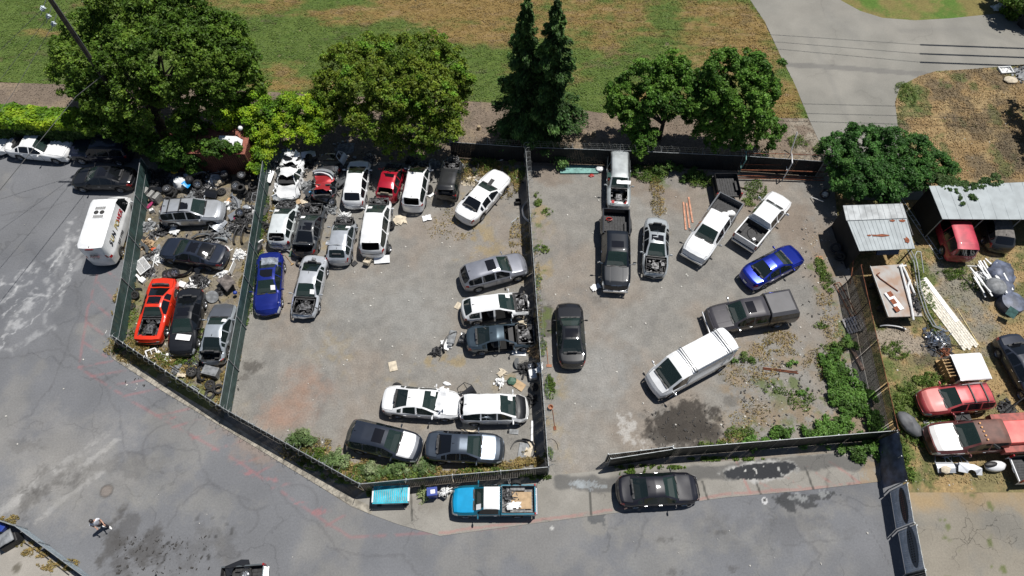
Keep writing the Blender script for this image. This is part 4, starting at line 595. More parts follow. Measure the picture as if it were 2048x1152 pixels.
def build_car(name, label, cat, typ, loc, rz, Lm, col, group, W=None, H=1.0, hood=1, trunk=1, doors=(), glass_r=1, glass_f=1, rim=0, sunroof=0, rails=0, crush=(), top_scale=1, metal=.35, worn=0, inner=None, tint=1, sticker=0, seed=1,
              roofcol=None, hoodcol=None, frontless=0, rearopen=0, bumper_f=1, bumper_r=1, bed=None, canopy=None, wheels=(1, 1, 1, 1), fin=1, chrome=0, plate=0, L=None, anchor=None, open_trunk=0, tilt=0, cabx=0, lamp=1, handles=1, bumpcol=None, eng_red=None, mirrors=(1, 1), rough=.28, lines=0):
    s = T[typ]; kx = Lm/s['L']; W = (W or s['W'])*1.0; hw = W/2; root = thing(name, label, cat, loc, rz, group)
    if tilt: root.rotation_euler = (R(tilt), 0, rz)
    pm = paint(col, metal, rough, worn); prof = [(x*kx, (z if z < .9 else .9+(z-.9)*H)) for x, z in s['prof']]; belt = [(x*kx, z) for x, z in s['belt']]
    nose = prof[-1][0]; tail = prof[0][0]; cowl = s['cowl']*kx; rf = s['rf']*kx; rr = s['rr']*kx; rb = s['rb']*kx; wf = s['wf']*kx; wrr = s['wr']*kx; sillz = s.get('sill', .27); wr = s.get('wr_', .33); ar = wr+.06; pick = 'cabrear' in s
    roofz = max(z for x, z in prof); xs = set(round(x, 3) for x, z in prof); x = tail
    while x < nose: xs.add(round(x, 3)); x += .13
    for c in (wf, wrr):
        for q in (1, .93, .75, .4, 0):
            for sg in (1, -1):
                if tail < c+sg*ar*q < nose: xs.add(round(c+sg*ar*q, 3))
    for q in s['pil']: xs.add(round((q-.045)*kx, 3)); xs.add(round((q+.045)*kx, 3))
    for q in s['sw']: xs.add(round(q*kx, 3))
    xs |= {round(cowl, 3), round(rf, 3), round(rr, 3), round(rb, 3)}; xs = sorted(xs); o_ = [xs[0]]
    keyx = [rf, rr, rb, cowl]+[p[0] for p in prof]
    for q in xs[1:]:
        if q-o_[-1] > .028: o_.append(q)
        elif min(abs(q-kk) for kk in keyx) < 1e-3: o_[-1] = q
    xs = o_; boxy = s.get('boxy', 0); fullL = 2*max(abs(nose), abs(tail))
    def section(x):
        zt = pl(prof, x); zb = min(pl(belt, x), zt-.05); e = abs(x)/(fullL/2)
        if pick and x < 0: e = 0
        f = 1-(.16-.07*boxy)*max(0, (e-.6)/.4)**2.2-.05*max(0, (e-.9)/.1)**2; wv = hw*f
        base_ = max(zb+.06, pl([(rb, pl(prof, rb)), (cowl, pl(prof, cowl))], x)) if rb < x < cowl else zt
        t = 0 if (x <= rb and s['deck']) or x >= cowl else min(1, max(0, (zt-(zb+.1))/(roofz-(zb+.1))))
        gw = lerp(wv*.84, min(s['rw']*W/s['W'], wv*.93), t)
        zr = zt
        sl_ = sillz
        for c in (wf, wrr):
            dd = abs(x-c)
            if dd < ar: sl_ = max(sl_, wr*.95+math.sqrt(max(0, ar*ar-dd*dd)))
        mz = max(lerp(sl_, zb, .35), sl_+.02); uz = max(zb-.17, mz+.02)
        uz = min(uz, zb-.015); mz = min(mz, uz-.01); sl_ = min(sl_, mz-.01)
        pts = [(0, zr), (gw*.5, zr-.012*(1+2*(1-t))), (gw*.84, zr-.03-.01*(1-t)), (gw, zr-lerp(.035, .085, t)), (lerp(wv*.93, wv*.955, t), max(zb+.01, min(zb+.03, zr-.03))), (wv*.985, zb-.02), (wv, uz), (wv*.99, mz), (wv*.955, sl_)]
        if t == 0: pts[3] = (gw, max(zr-.045, zb+.018)); pts[2] = (gw*.84, max(zr-.028, zb+.03)) if zr-.028 > zb+.02 else (gw*.84, zr-.01)
        return pts
    def off(x, y):
        r_ = max(0, (abs(x)/(fullL/2)-.72)/.28)
        if pick and x < 0: return 0
        return -math.copysign(1, x)*(.2-.09*boxy)*(y/hw)**2*r_
    V = []; NR = 9
    for x in xs:
        sec = section(x)
        for sg in (1, -1):
            for (y, z) in sec: V.append(Vector((x+off(x, y), sg*y, z)))
    idx = lambda i, sg, j: i*18+(0 if sg > 0 else 9)+j
    parts = {}
    def addf(part, f): parts.setdefault(part, []).append(f)
    swf, swr = s['sw'][0]*kx, s['sw'][1]*kx; NX = len(xs)
    door_rng = [(swf, s['pil'][0]*kx), (s['pil'][0]*kx, s['pil'][1]*kx)] if len(s['pil']) > 1 else [(swf, s['pil'][0]*kx if s['pil'] else swr)]
    for i in range(NX-1):
        xm = (xs[i]+xs[i+1])/2
        for sg in (1, -1):
            sd = 'L' if sg > 0 else 'R'
            for j in range(8):
                if j == 0 and 0: continue
                f = (idx(i, sg, j), idx(i+1, sg, j), idx(i+1, sg, j+1), idx(i, sg, j+1)); f = f[::-1] if sg > 0 else f
                part = 'body'
                if j <= 1 and rf < xm < cowl: part = 'windshield'
                elif j <= 1 and rb < xm < rr and not pick: part = 'rear_window' if not s.get('norear') else 'body'
                elif j <= (2 if boxy != 1 or hood else 1) and xm > cowl and xm < nose-.16*kx*(1 if boxy != 1 else 2): part = 'hood'
                elif j <= 2 and s['deck'] and xm < rb and xm > tail+.07: part = 'trunk_lid'
                elif j <= 2 and rr < xm < rf: part = 'roof'
                elif j == 3 and swr < xm < swf and not any(abs(xm-q*kx) < .045 for q in s['pil']): part = 'side_window_'+sd+str(sum(xm < q*kx for q in s['pil']))
                elif j in (4, 5) and xm > nose-.34 and lamp: part = 'headlight_'+sd
                elif j in (4, 5) and xm < tail+.2 and not pick: part = 'taillight_'+sd
                elif j >= 6 and xm > nose-.4: part = 'front_bumper'
                elif j >= 6 and xm < tail+.35 and not pick: part = 'rear_bumper'
                if 3 <= j <= 7:
                    for dn in doors:
                        if dn[0] == sd:
                            lo, hi = sorted(door_rng[min(int(dn[1]), len(door_rng)-1)])
                            if lo+.04 < xm < hi-.04: part = 'gone'
                addf(part, f)
    # end caps
    for i, end in ((0, -1), (NX-1, 1)):
        cols = [(1, 3), (1, 2), (1, 1), (1, 0), (-1, 1), (-1, 2), (-1, 3)]; x = xs[i]; sec = section(x)
        prev = [idx(i, sg if j else 1, j) for sg, j in cols]; y3 = sec[3][0]
        for r_ in range(4, 9):
            cur = []
            for n_, (sg, j) in enumerate(cols):
                if n_ in (0, 6): cur.append(idx(i, sg, r_))
                else:
                    y = sg*sec[j][0]/y3*sec[r_][0]; bul = end*.05*(1 if r_ in (6, 7) else .3)*(0 if pick and end < 0 else 1); V.append(Vector((x+off(x, y)+bul, y, sec[r_][1]))); cur.append(len(V)-1)
            for n_ in range(6):
                f = (prev[n_], prev[n_+1], cur[n_+1], cur[n_]); f = f if end > 0 else f[::-1]
                part = 'front_bumper' if end > 0 else 'rear_bumper'
                if r_ in (4, 5) and n_ in (0, 5): part = ('headlight_' if end > 0 else 'taillight_')+('L' if n_ == 0 else 'R')
                elif end > 0 and r_ in (5, 6) and 1 <= n_ <= 4: part = 'grille'
                elif end < 0 and (r_ <= 5): part = 'tailgate_panel'
                if pick and end < 0: part = 'body'
                addf(part, f)
            prev = cur
    # weld centre line (j=0 duplicates)
    for i in range(NX):
        a_, b_ = idx(i, 1, 0), idx(i, -1, 0)
        for p_ in parts.values():
            for q, f in enumerate(p_):
                if b_ in f: p_[q] = tuple(a_ if v == b_ else v for v in f)
    # damage
    for (x0, x1, amp, drop) in crush:
        x0, x1 = x0*kx, x1*kx
        for v in V:
            if x0 <= v.x <= x1:
                e = min(1, min(v.x-x0+.05 if x0 > tail-.1 else 9, x1-v.x+.05 if x1 < nose+.1 else 9)/.35); n_ = noise.noise_vector(Vector((v.x*2.3+seed*9, v.y*2.3, v.z*2.3)))+.5*noise.noise_vector(Vector((v.x*6+seed*9, v.y*6, v.z*6)))
                v += n_*amp*e; v.z -= drop*e*max(0, v.z-.4)
    if name.startswith('wrecked') or name == 'burnt_car':
        for v in V: v += noise.noise_vector(Vector((v.x*1.8+seed*3, v.y*1.8, v.z*2)))*.03
    for v in V: v.z *= top_scale
    drop_ = set(['gone'])
    if not hood: drop_.add('hood')
    if not trunk: drop_.add('trunk_lid')
    if not glass_r: drop_.add('rear_window')
    if not glass_f: drop_.add('windshield')
    if not bumper_f: drop_ |= {'front_bumper', 'grille'}
    if not bumper_r: drop_.add('rear_bumper')
    if rearopen: drop_ |= {'rear_window', 'tailgate_panel'}
    if frontless: drop_ |= {'hood', 'front_bumper', 'grille', 'headlight_L', 'headlight_R'}
    if 'tailgate_panel' in parts and not rearopen: parts['body'] += parts.pop('tailgate_panel')
    mt = {'windshield': M_wind, 'rear_window': M_tint if tint else M_glass, 'hood': hoodcol or pm, 'roof': roofcol or pm, 'grille': M_chrome if chrome else M_black, 'body': pm, 'trunk_lid': pm, 'front_bumper': bumpcol or pm, 'rear_bumper': bumpcol or pm}
    for pn, fs in parts.items():
        if pn in drop_: continue
        base_ = pn.split('_L')[0].split('_R')[0] if pn[-2:] in ('_L', '_R') else ('side_window' if pn.startswith('side') else pn)
        m_ = M_lamp if base_ == 'headlight' else M_tail if base_ == 'taillight' else (M_tint if tint else M_glass) if base_ == 'side_window' else mt.get(pn, pm)
        if frontless:
            fs = [f for f in fs if sum(V[v].x for v in f)/4 < cowl+.05] if base_ == 'body' else fs
        used = sorted({v for f in fs for v in f}); mp = {v: n_ for n_, v in enumerate(used)}
        if not used: continue
        b = MB(); cen = sum((V[v] for v in used), Vector())/len(used); sh = .975 if pn in ('hood', 'trunk_lid') else 1
        b.add([((V[v].x-cen.x)*sh+cen.x, (V[v].y-cen.y)*sh+cen.y, V[v].z+(.004 if sh < 1 else 0)) for v in used], [tuple(mp[v] for v in f) for f in fs])
        b.build(base_, m_, root, smooth=35 if boxy else 50)
    # floor pan, interior
    b = MB(); zu = sillz*top_scale
    b.box(((nose+tail)/2, 0, zu+.02), ((nose-tail)-.35, W*.72, .1)); b.box((0, 0, zu+.1), ((wf-wrr)-2*ar+.05, W*.93, .06)); b.box((cowl+.02, 0, .52*top_scale), (.06, W*.78, .55*top_scale))
    if not frontless:
        b.box((nose-.28, 0, .36*top_scale), (.3, W*.6, .3*top_scale))
    if s['deck'] and trunk: b.box(((rb+tail)/2, 0, .6*top_scale), (abs(rb-tail)-.3, W*.7, .5*top_scale))
    b.build('floor_pan', M_under, root)
    im = inner or M_int; b = MB(); xf = lerp(cowl, rf, .95)-.55
    for y in (-.38, .38): seat(b, xf, y, .42*top_scale)
    if not pick and typ != 'van': seat(b, xf-.95, 0, .45*top_scale, 1.2)
    if typ == 'pickup' and Lm > 5.9: seat(b, xf-.8, 0, .6, 1.2)
    for v in range(len(b.v)): p_ = b.v[v]; b.v[v] = (p_[0], p_[1], min(p_[2], roofz*top_scale-.12))
    b.build('seat', im, root, bevel=.03); b = MB(); b.box((cowl-.32, 0, pl(belt, cowl)*top_scale-.1), (.34, W*.74, .2)); b.lathe([(.15, 0), (.17, .015), (.19, 0), (.17, -.015)], 14, Matrix.Translation((cowl-.55, .38, pl(belt, cowl)*top_scale))@Matrix.Rotation(R(-65), 4, 'Y'), closed=True)
    b.build('dashboard', M_black, root, bevel=.02)
    if not hood or frontless: engine(root, cowl+.08, nose-(.12 if not frontless else .35), W*.36, .3, (pl(prof, cowl)-.1)*top_scale, seed, eng_red)
    if s['deck'] and not trunk:
        b = MB(); x0, x1 = tail+.12, rb+.02; z0 = .45*top_scale; hw2 = W*.34; b.box(((x0+x1)/2, 0, z0), (x1-x0, hw2*2, .04)); b.box((x1, 0, z0+.25), (.04, hw2*2, .5))
        for sg in (-1, 1): b.box(((x0+x1)/2, sg*hw2, z0+.2), (x1-x0, .04, .4))
        r_ = random.Random(seed)
        for q in range(6): b.box((r_.uniform(x0, x1), r_.uniform(-hw2, hw2), z0+.1), (.25, .2, .2), rz=r_.uniform(0, 3))
        b.build('trunk_tub', M_eblack, root)
    if open_trunk:
        b = MB(); wv = W*.4; b.grid(lambda u, v: (rb-.02-.28*u, lerp(-wv, wv, v), pl(prof, rb)*top_scale+.04+.62*u*open_trunk+.03*math.sin(v*math.pi)), 4, 5); b.build('trunk_lid', pm, root, smooth=True, solid=.04)
    # wheels
    for n_, (x, sg) in enumerate(((wf, 1), (wf, -1), (wrr, 1), (wrr, -1))):
        if wheels[n_]: put_wheel(root, x, sg*(hw-.12), wr, wr, sg, steel=rim == 1)
    # mirrors, handles, trims
    zb_ = pl(belt, cowl)*top_scale
    for sg, on in ((1, mirrors[0]), (-1, mirrors[1])):
        if on:
            b = MB(); x = cowl-.22*kx; z = zb_+.1; yy = sg*(hw+.13 if typ not in ('van', 'pickup') else hw+.2)
            b.lathe([(0, -.09), (.06, -.08), (.085, 0), (.06, .08), (0, .09)], 10, Matrix.Translation((x, yy, z))@Matrix.Rotation(R(90), 4, 'X')@Matrix.Diagonal((.7, 1.0 if typ not in ('van', 'pickup') else 1.5, 1.25, 1)))
            b.tube([(x+.02, sg*(hw*.9), z-.06), (x, yy, z-.03)], .025, 5); b.build('mirror', pm if not chrome else M_chrome, root, smooth=True)
    if handles and typ != 'van':
        for sg in (1, -1):
            if any(dn[0] == ('L' if sg > 0 else 'R') for dn in doors): continue
            for lo, hi in door_rng:
                b = MB(); b.box((min(lo, hi)+.18, sg*(hw+.012), (zb_-.1)), (.17, .03, .035)); b.build('door_handle', M_chrome if metal > .2 or chrome else pm, root)
            b = MB()
            for q in [lo for lo, hi in door_rng]+[door_rng[-1][1]]:
                b.box((q, sg*(hw+.001)*.995, (sillz+zb_)/2), (.016, .01, (zb_-sillz)*.86))
            b.build('door_seam', M_black, root)
    # wipers and cowl strip
    b = MB(); zc = pl(prof, cowl)*top_scale
    for y0 in (-.45, .15): b.tube([(cowl+.03, y0, zc+.0), (cowl-.1, y0+.5, zc+.06)], .012, 4)
    b.box((cowl+.02, 0, zc-.028), (.1, W*.68, .05))
    if glass_f: b.build('wiper', M_black, root)
    def patch(x0, x1, y0, y1, dz, name, m, nx=5):
        b = MB(); b.grid(lambda u, v: (lerp(x0, x1, u), lerp(y0, y1, v), surf(lerp(x0, x1, u), lerp(y0, y1, v))*top_scale+dz), nx, 7); return b.build(name, m, root, smooth=True)
    def surf(x, y):
        sc = section(x); y = abs(y)
        for (ya, za), (yb, zb2) in zip(sc[:-1], sc[1:]):
            if y <= yb: return lerp(za, zb2, (y-ya)/(yb-ya+1e-6))
        return sc[4][1]
    if sunroof: patch(rf-.2-sunroof*.62, rf-.2, -.42, .42, .006, 'sunroof', M_roofblack)
    if lines and hood:
        for sg in (-1, 1): patch(cowl+.05, nose-.35, sg*.42, sg*.45, .012, 'hood_crease', pm, 8)
    if rails:
        for sg in (-1, 1):
            y = sg*s['rw']*W/s['W']*.92; b = MB(); b.tube([(x, y, surf(x, y)*top_scale+(.05 if 0 < n_ < 5 else 0)) for n_, x in enumerate([lerp(rr+.1, rf-.1, q/5) for q in range(6)])], .022, 5); b.build('roof_rail', M_black if rails < 3 else pm, root)
        if rails > 1:
            for x in (lerp(rr, rf, .22), lerp(rr, rf, .62)): b = MB(); b.box((x, 0, surf(x, .3)*top_scale+.05), (.07, s['rw']*1.9, .03)); b.build('crossbar', M_black, root)
    if fin and not pick: b = MB(); x = rr+.18; b.add([(x-.12, -.02, surf(x, 0)*top_scale-.01), (x-.12, .02, surf(x, 0)*top_scale-.01), (x+.1, 0, surf(x, 0)*top_scale-.01), (x-.1, 0, surf(x, 0)*top_scale+.07)], [(0, 2, 3), (2, 1, 3), (1, 0, 3)]); b.build('antenna', M_black, root)
    if sticker:
        xa = lerp(cowl, rf, .22); y0 = (.3 if sticker > 0 else -.3); b = MB(); b.grid(lambda u, v: (lerp(xa, xa-.28, u), lerp(y0, y0+math.copysign(.3, y0), v), surf(lerp(xa, xa-.28, u), lerp(y0, y0+math.copysign(.3, y0), v))*top_scale+.012), 3, 3); b.build('windshield_note', M_white, root)
    if plate: b = MB(); b.box((tail-.05 if plate == 1 else nose+.06, 0, .6), (.02, .32, .16)); b.build('licence_plate', M_white, root)
    if chrome:
        b = MB(); b.box((nose+.03, 0, .55), (.1, W*.84, .16)); b.build('front_bumper', M_chrome, root, bevel=.03)
    if pick: make_bed(root, s['tail']*kx, s['cabrear']*kx-.05, hw, bed or pm, wrr, wr, s.get('sill'), canopy, **(k_bed or {}))
    return root
k_bed = {}
def make_bed(root, x0, x1, hw, m, wx, wr, sill, canopy=None, liner=None, zr=1.25, duals=0, tg=1, capmat=None, ribs=9):
    ar = wr+.07; b = MB(); n = 24; xs = sorted([lerp(x0, x1, q/n) for q in range(n+1)]+[wx-ar, wx+ar, wx]); bul = .12 if duals else 0
    for sg in (1, -1):
        vs = []
        for x in xs:
            dd = abs(x-wx); zs = sill if dd >= ar else max(sill, wr*.95+math.sqrt(ar*ar-dd*dd)); y_ = hw+(bul*max(0, 1-(dd/.75)**4) if dd < .75 else 0)
            for (y, z) in ((y_*.955, min(zs, zr-.3)), (y_*.99, max(zs+.01, .75)) if zs < .75 else (y_*.99, min(zs+.02, zr-.27)), (y_, zr-.22), (hw*.985, zr-.03), (hw*.97, zr), (hw*.89, zr), (hw*.88, zr-.02), (hw*.88, .72)): vs.append((x, sg*y, z))
        m8 = 8; fs = []
        for i in range(len(xs)-1):
            for j in range(m8-1):
                f = (i*m8+j, (i+1)*m8+j, (i+1)*m8+j+1, i*m8+j+1); fs.append(f if sg < 0 else f[::-1])
        b.add(vs, fs)
        for ex in (0, len(xs)-1): b.add([vs[ex*m8+j] for j in range(m8)], [tuple(range(m8))])
    b.box((x1-.02, 0, zr-.3), (.05, hw*1.8, .6)); bd = b.build('bed', m, root, smooth=40)
    lm = liner or M_eblack; b = MB(); b.box(((x0+x1)/2, 0, .72), (x1-x0-.06, hw*1.77, .05))
    for q in range(ribs): b.box(((x0+x1)/2, lerp(-hw*.78, hw*.78, q/(ribs-1)), .755), (x1-x0-.12, .07, .025))
    for sg in (1, -1): b.box((wx, sg*hw*.75, .84), (.85, hw*.26, .22)); b.box(((x0+x1)/2, sg*hw*.868, .98), (x1-x0-.1, .012, .46))
    b.box((x1-.055, 0, .97), (.012, hw*1.74, .48)); b.build('bed_liner', lm, bd)
    if tg:
        b = MB(); b.box((x0+.03, 0, (zr+.68)/2), (.07, hw*1.76, zr-.68)); b.box((x0-.008, 0, zr-.13), (.03, .32, .09)); b.build('tailgate', m, root, bevel=.015)
    for sg in (1, -1): b = MB(); b.box((x0+.02, sg*hw*.93, 1.0), (.08, hw*.13, .38)); b.build('taillight', M_tail, root)
    b = MB(); b.box((x0-.07, 0, .55), (.14, hw*1.8, .15)); b.build('rear_bumper', M_chrome, root, bevel=.03)
    b = MB(); b.box(((x0+x1)/2, 0, .52), (x1-x0, hw*1.2, .24)); b.build('frame_rails', M_under, root)
    if canopy:
        b = MB(); zt = 1.9; vs = []
        for (z, yy, xa, xb) in ((zr+.01, hw*.98, x0, x1+.02), (zr+.45, hw*.9, x0+.1, x1+.02), (zt-.06, hw*.78, x0+.25, x1+.02), (zt, hw*.7, x0+.33, x1-.02), (zt+.02, 0, x0+.33, x1-.02)):
            if yy: vs += [(xa, -yy, z), (xb, -yy, z), (xb, yy, z), (xa, yy, z)]
        fs = []
        for l in range(3):
            for q in range(4): fs.append((l*4+q, l*4+(q+1) % 4, l*4+4+(q+1) % 4, l*4+4+q))
        fs.append((12, 13, 14, 15)); b.add(vs, fs); cn = b.build('canopy', canopy, root, smooth=30)
        b = MB()
        for sg in (-1, 1): b.add([(x0+.3, sg*(hw*.955), zr+.12), (x1-.15, sg*(hw*.955), zr+.12), (x1-.15, sg*(hw*.905), zr+.46), (x0+.4, sg*(hw*.905), zr+.46)], [(0, 1, 2, 3)])
        b.add([(x0+.015, -hw*.75, zr+.1), (x0+.015, hw*.75, zr+.1), (x0+.15, hw*.7, zr+.5), (x0+.15, -hw*.7, zr+.5)], [(0, 1, 2, 3)]); b.build('canopy_window', M_tint, cn)
ps = dict(T['pickup']); ps.update(L=4.85, W=1.72, prof=[(-.42, 1.1), (-.38, 1.5), (-.2, 1.58), (.4, 1.6), (.55, 1.55), (1.08, 1.08), (2.1, 1.0), (2.36, .88), (2.43, .6)], cowl=1.08, rf=.52, rr=-.38, rb=-.42, belt=[(-2.43, 1.03), (1, 1.0), (2.43, .8)], wf=1.6, wr=-1.4, rw=.62, sw=(.9, -.3), pil=[], sill=.34, wr_=.32, cabrear=-.42, tail=-2.43)
T['pickup_short'] = ps
WHT = (.78, .79, .8); BLK = (.012, .013, .016); SIL = (.42, .44, .46); DGR = (.06, .066, .075); RED = (.66, .035, .01)
G = 'parked and wrecked cars'
# street lane on the left
car('parked_car', 'white saloon only whose broken nose enters at the left edge of the picture', 'car', 'boxsedan', (20, 290), (-115, 276), WHT, crush=((1.9, 3, .09, .05),), seed=2, metal=0)
car('parked_car', 'white saloon with a crumpled front, parked below the dark hedge', 'car', 'boxsedan', (146, 303), (20, 291), WHT, L=5.0, anchor='R', crush=((2.0, 3, .11, .06),), seed=3, metal=0, H=1.03)
car('parked_suv', 'dark navy four-wheel drive parked in deep tree shade beside the hedge', 'car', 'boxsuv', (147, 302), (272, 306), (.012, .015, .03), L=4.7, anchor='F', H=.98, rails=1, fin=0)
car('parked_car', 'black coupe with red tail lamps nosed against the top of the left fence', 'car', 'sedan', (145, 357), (272, 359), BLK, L=4.8, anchor='F', sunroof=1)
k_bed = {}
vn_ = car('cargo_van', 'tall white cargo van with a square rear, parked along the left fence', 'van', 'van', (250, 388), (207, 531), WHT, group=None, metal=0, L=5.7, anchor='R', W=2.0, mirrors=(0, 1), zf=.45)
# parts yard
car('wrecked_suv', 'silver off-roader with roof bars and sunroof in the scrap-strewn left yard', 'car', 'suv', (455, 424), (323, 430), (.42, .44, .47), rails=2, sunroof=1, sticker=0, L=4.6, anchor='R')
car('wrecked_car', 'dark blue saloon with sunroof in the left yard below the silver off-roader', 'car', 'sedan', (323, 495), (464, 520), (.018, .024, .04), sunroof=1, L=4.9, anchor='F')
car('muscle_car', 'bright red classic coupe with no bonnet, standing in weeds in the left yard', 'car', 'muscle', (296, 686), (331, 566), RED, hood=0, metal=0, L=4.75, anchor='F', sunroof=1.1, tint=1, fin=0, chrome=0, eng_red=mat('red_bay', (.5, .03, .02), .5), lamp=0, mirrors=(0, 0))
nc = car('wrecked_car', 'black saloon with a white board on its bonnet, beside the red coupe', 'car', 'sedan', (362, 711), (386, 586), BLK, sunroof=1, L=4.85, anchor='F')
car('wrecked_hatchback', 'pale blue-silver hatchback with a crushed tail, squeezed against the green screen fence', 'car', 'sedan', (452, 607), (424, 722), (.38, .42, .46), L=4.4, anchor='F', W=1.72, trunk=0, crush=((-2.5, -1.3, .12, .1),), sticker=-1, hoodcol=paint((.13, .14, .16)), seed=5, doors=('L0',), tint=0)
# middle yard, upper rows
car('wrecked_car', 'crushed white wreck with torn bonnet and bumper, first of the back row beside the ivy', 'car', 'sedan', (570, 398), (586, 322), (.74, .75, .76), L=3.7, anchor='F', W=1.85, top_scale=.95, crush=((-2.6, 2.6, .26, .15),), seed=11, glass_r=0, glass_f=0, rearopen=0, metal=0, sunroof=0, doors=('R0',), tint=0, fin=0, mirrors=(0, 0), handles=0)
car('wrecked_car', 'flattened grey and silver wreck with a red tail panel, second of the back row', 'car', 'hatch', (655, 325), (647, 398), (.15, .155, .165), L=3.2, anchor='R', W=1.8, top_scale=.8, crush=((-2.6, 2.6, .22, .16),), seed=13, glass_f=0, metal=.4, rearopen=1, fin=0, mirrors=(0, 0), handles=0, roofcol=paint((.42, .03, .035)), hoodcol=paint((.05, .05, .055)), wheels=(0, 0, 0, 0))
car('wrecked_hatchback', 'white hatchback with an open boot and a folded-out door, third of the back row', 'car', 'hatch', (722, 318), (706, 414), WHT, L=4.35, anchor='R', metal=0, rearopen=0, doors=('L0',), seed=4, top_scale=.98, wheels=(1, 1, 1, 1))
car('wrecked_hatchback', 'red hatchback shell with its tailgate missing, its nose under the green tree', 'car', 'hatch', (793, 325), (771, 402), (.42, .012, .03), L=3.6, anchor='R', rearopen=1, frontless=1, doors=('L0', 'L1'), sunroof=.5, metal=.2, inner=M_tan, W=1.7, tint=0, fin=0)
car('wrecked_estate', 'white estate shell without front or rear glass beside the red shell', 'car', 'minivan', (843, 325), (824, 421), WHT, L=4.5, anchor='R', W=1.75, H=.92, rearopen=1, hood=0, metal=0, seed=6, bumper_f=0, doors=('L0',), tint=0)
car('burnt_car', 'burnt-out small black box-shaped shell at the right of the back row', 'car', 'boxsuv', (908, 325), (892, 400), (.022, .023, .025), L=3.5, anchor='R', W=1.65, H=.9, rearopen=1, hood=0, metal=.2, crush=((-2.4, -1.4, .08, .0), (1.0, 2.4, .1, .05)), seed=8, doors=('L0',), tint=0, fin=0, rim=1, glass_f=0)
car('wrecked_car', 'white police-style saloon parked askew with its bonnet shifted forward', 'car', 'boxsedan', (1003, 352), (925, 441), WHT, L=5.2, anchor='R', W=1.95, metal=0, seed=9)
car('wrecked_hatchback', 'white hatchback with an engine lying in its boot, at the left of the second row', 'car', 'hatch', (575, 418), (557, 494), (.62, .66, .67), L=3.9, anchor='R', hood=0, rearopen=1, metal=.1, seed=10, doors=('L0', 'L1'), tint=0, sticker=1, crush=((-2.4, -1.6, .08, 0), (1.2, 2.2, .1, .1)), W=1.72)
car('wrecked_car', 'dark grey saloon with its boot lid raised, second in the second row', 'car', 'sedan', (629, 417), (608, 512), (.05, .055, .062), L=4.5, anchor='R', trunk=0, hood=0, sunroof=1, seed=12, open_trunk=.25, crush=((1.4, 2.6, .1, .05),), sticker=1, W=1.78)
car('wrecked_hatchback', 'small silver hatchback with its raised tailgate bent over the roof', 'car', 'hatch', (690, 450), (676, 528), (.48, .51, .55), L=3.9, anchor='R', hood=0, seed=14, doors=('L0',), crush=((1.0, 2.2, .13, .1),), sticker=-1, tint=0, W=1.72)
car('wrecked_minivan', 'white people carrier with its rear door hanging off on the ground', 'car', 'minivan', (760, 402), (744, 512), WHT, L=4.9, anchor='R', rearopen=1, hood=0, bumper_f=0, metal=0, seed=15, doors=('L0',), sticker=1, tint=0)
car('wrecked_car', 'deep blue saloon with creased bonnet and plastic wrap over its rear window', 'car', 'sedan', (534, 629), (544, 512), (.012, .025, .22), L=4.75, anchor='F', sunroof=1, sticker=1, seed=16, crush=((1.5, 2.6, .05, .03),), tint=0)
car('wrecked_car', 'silver saloon with its whole front stripped to the engine, right of the blue one', 'car', 'sedan', (605, 636), (632, 524), (.56, .58, .61), L=4.75, anchor='F', hood=0, bumper_f=0, sticker=1, seed=17, crush=((1.7, 2.6, .1, .05),), tint=0)
car('parked_suv', 'grey-silver sport utility car with sunroof pointing at the middle fence', 'car', 'suv', (1050, 528), (922, 563), (.26, .27, .31), L=4.75, anchor='R', sunroof=1)
car('wrecked_hatchback', 'white doorless hatchback with bare engine bay pointing at the middle fence', 'car', 'hatch', (1052, 608), (923, 625), (.72, .73, .74), L=4.6, anchor='R', H=.95, hood=0, bumper_f=0, doors=('R0', 'R1'), seed=18, metal=0, sticker=1, W=1.76, crush=((1.7, 2.3, .12, .05),), bumpcol=M_black, tint=0)
car('wrecked_hatchback', 'dark blue-grey car stripped of doors and front, below the white doorless one', 'car', 'sedan', (1053, 672), (932, 682), (.075, .105, .13), L=4.6, anchor='R', hood=0, bumper_f=0, doors=('R0', 'R1'), seed=19, metal=.6, W=1.78, crush=((1.5, 2.5, .12, .05),), tint=0, glass_f=0, trunk=1)
car('wrecked_car', 'white saloon with a crumpled bonnet edge and a wheel lying behind its roof', 'car', 'sedan', (920, 812), (765, 801), WHT, L=4.95, anchor='R', metal=0, sticker=1, seed=20, crush=((.8, 1.6, .08, 0), (1.9, 2.6, .06, .03)), tint=0, W=1.85)
car('wrecked_suv', 'white compact off-roader with an open tail and black nose near the fence corner', 'car', 'minivan', (1057, 818), (925, 820), WHT, L=4.3, anchor='F', metal=0, rearopen=1, sticker=1, seed=21, crush=((-2.4, -1.9, .1, .05), (1.5, 2.4, .06, .0)), hoodcol=paint(BLK, 0), W=1.8, tint=0, H=.9)
car('parked_suv', 'dark crossover with sunroof and bonnet coloured pale for sun glare near the lower fence', 'car', 'suv', (837, 900), (697, 867), (.02, .026, .04), L=4.6, anchor='R', sunroof=1, seed=22, H=.95, metal=.7, rough=.22, hoodcol=paint((.3, .31, .33), .6), tint=0)  # pale bonnet colour carries the white sun glare
car('parked_car', 'steel blue saloon at the lower fence between the crossover and the corner', 'car', 'sedan', (1001, 899), (851, 893), (.12, .145, .18), L=4.75, anchor='R', seed=23, metal=.75)
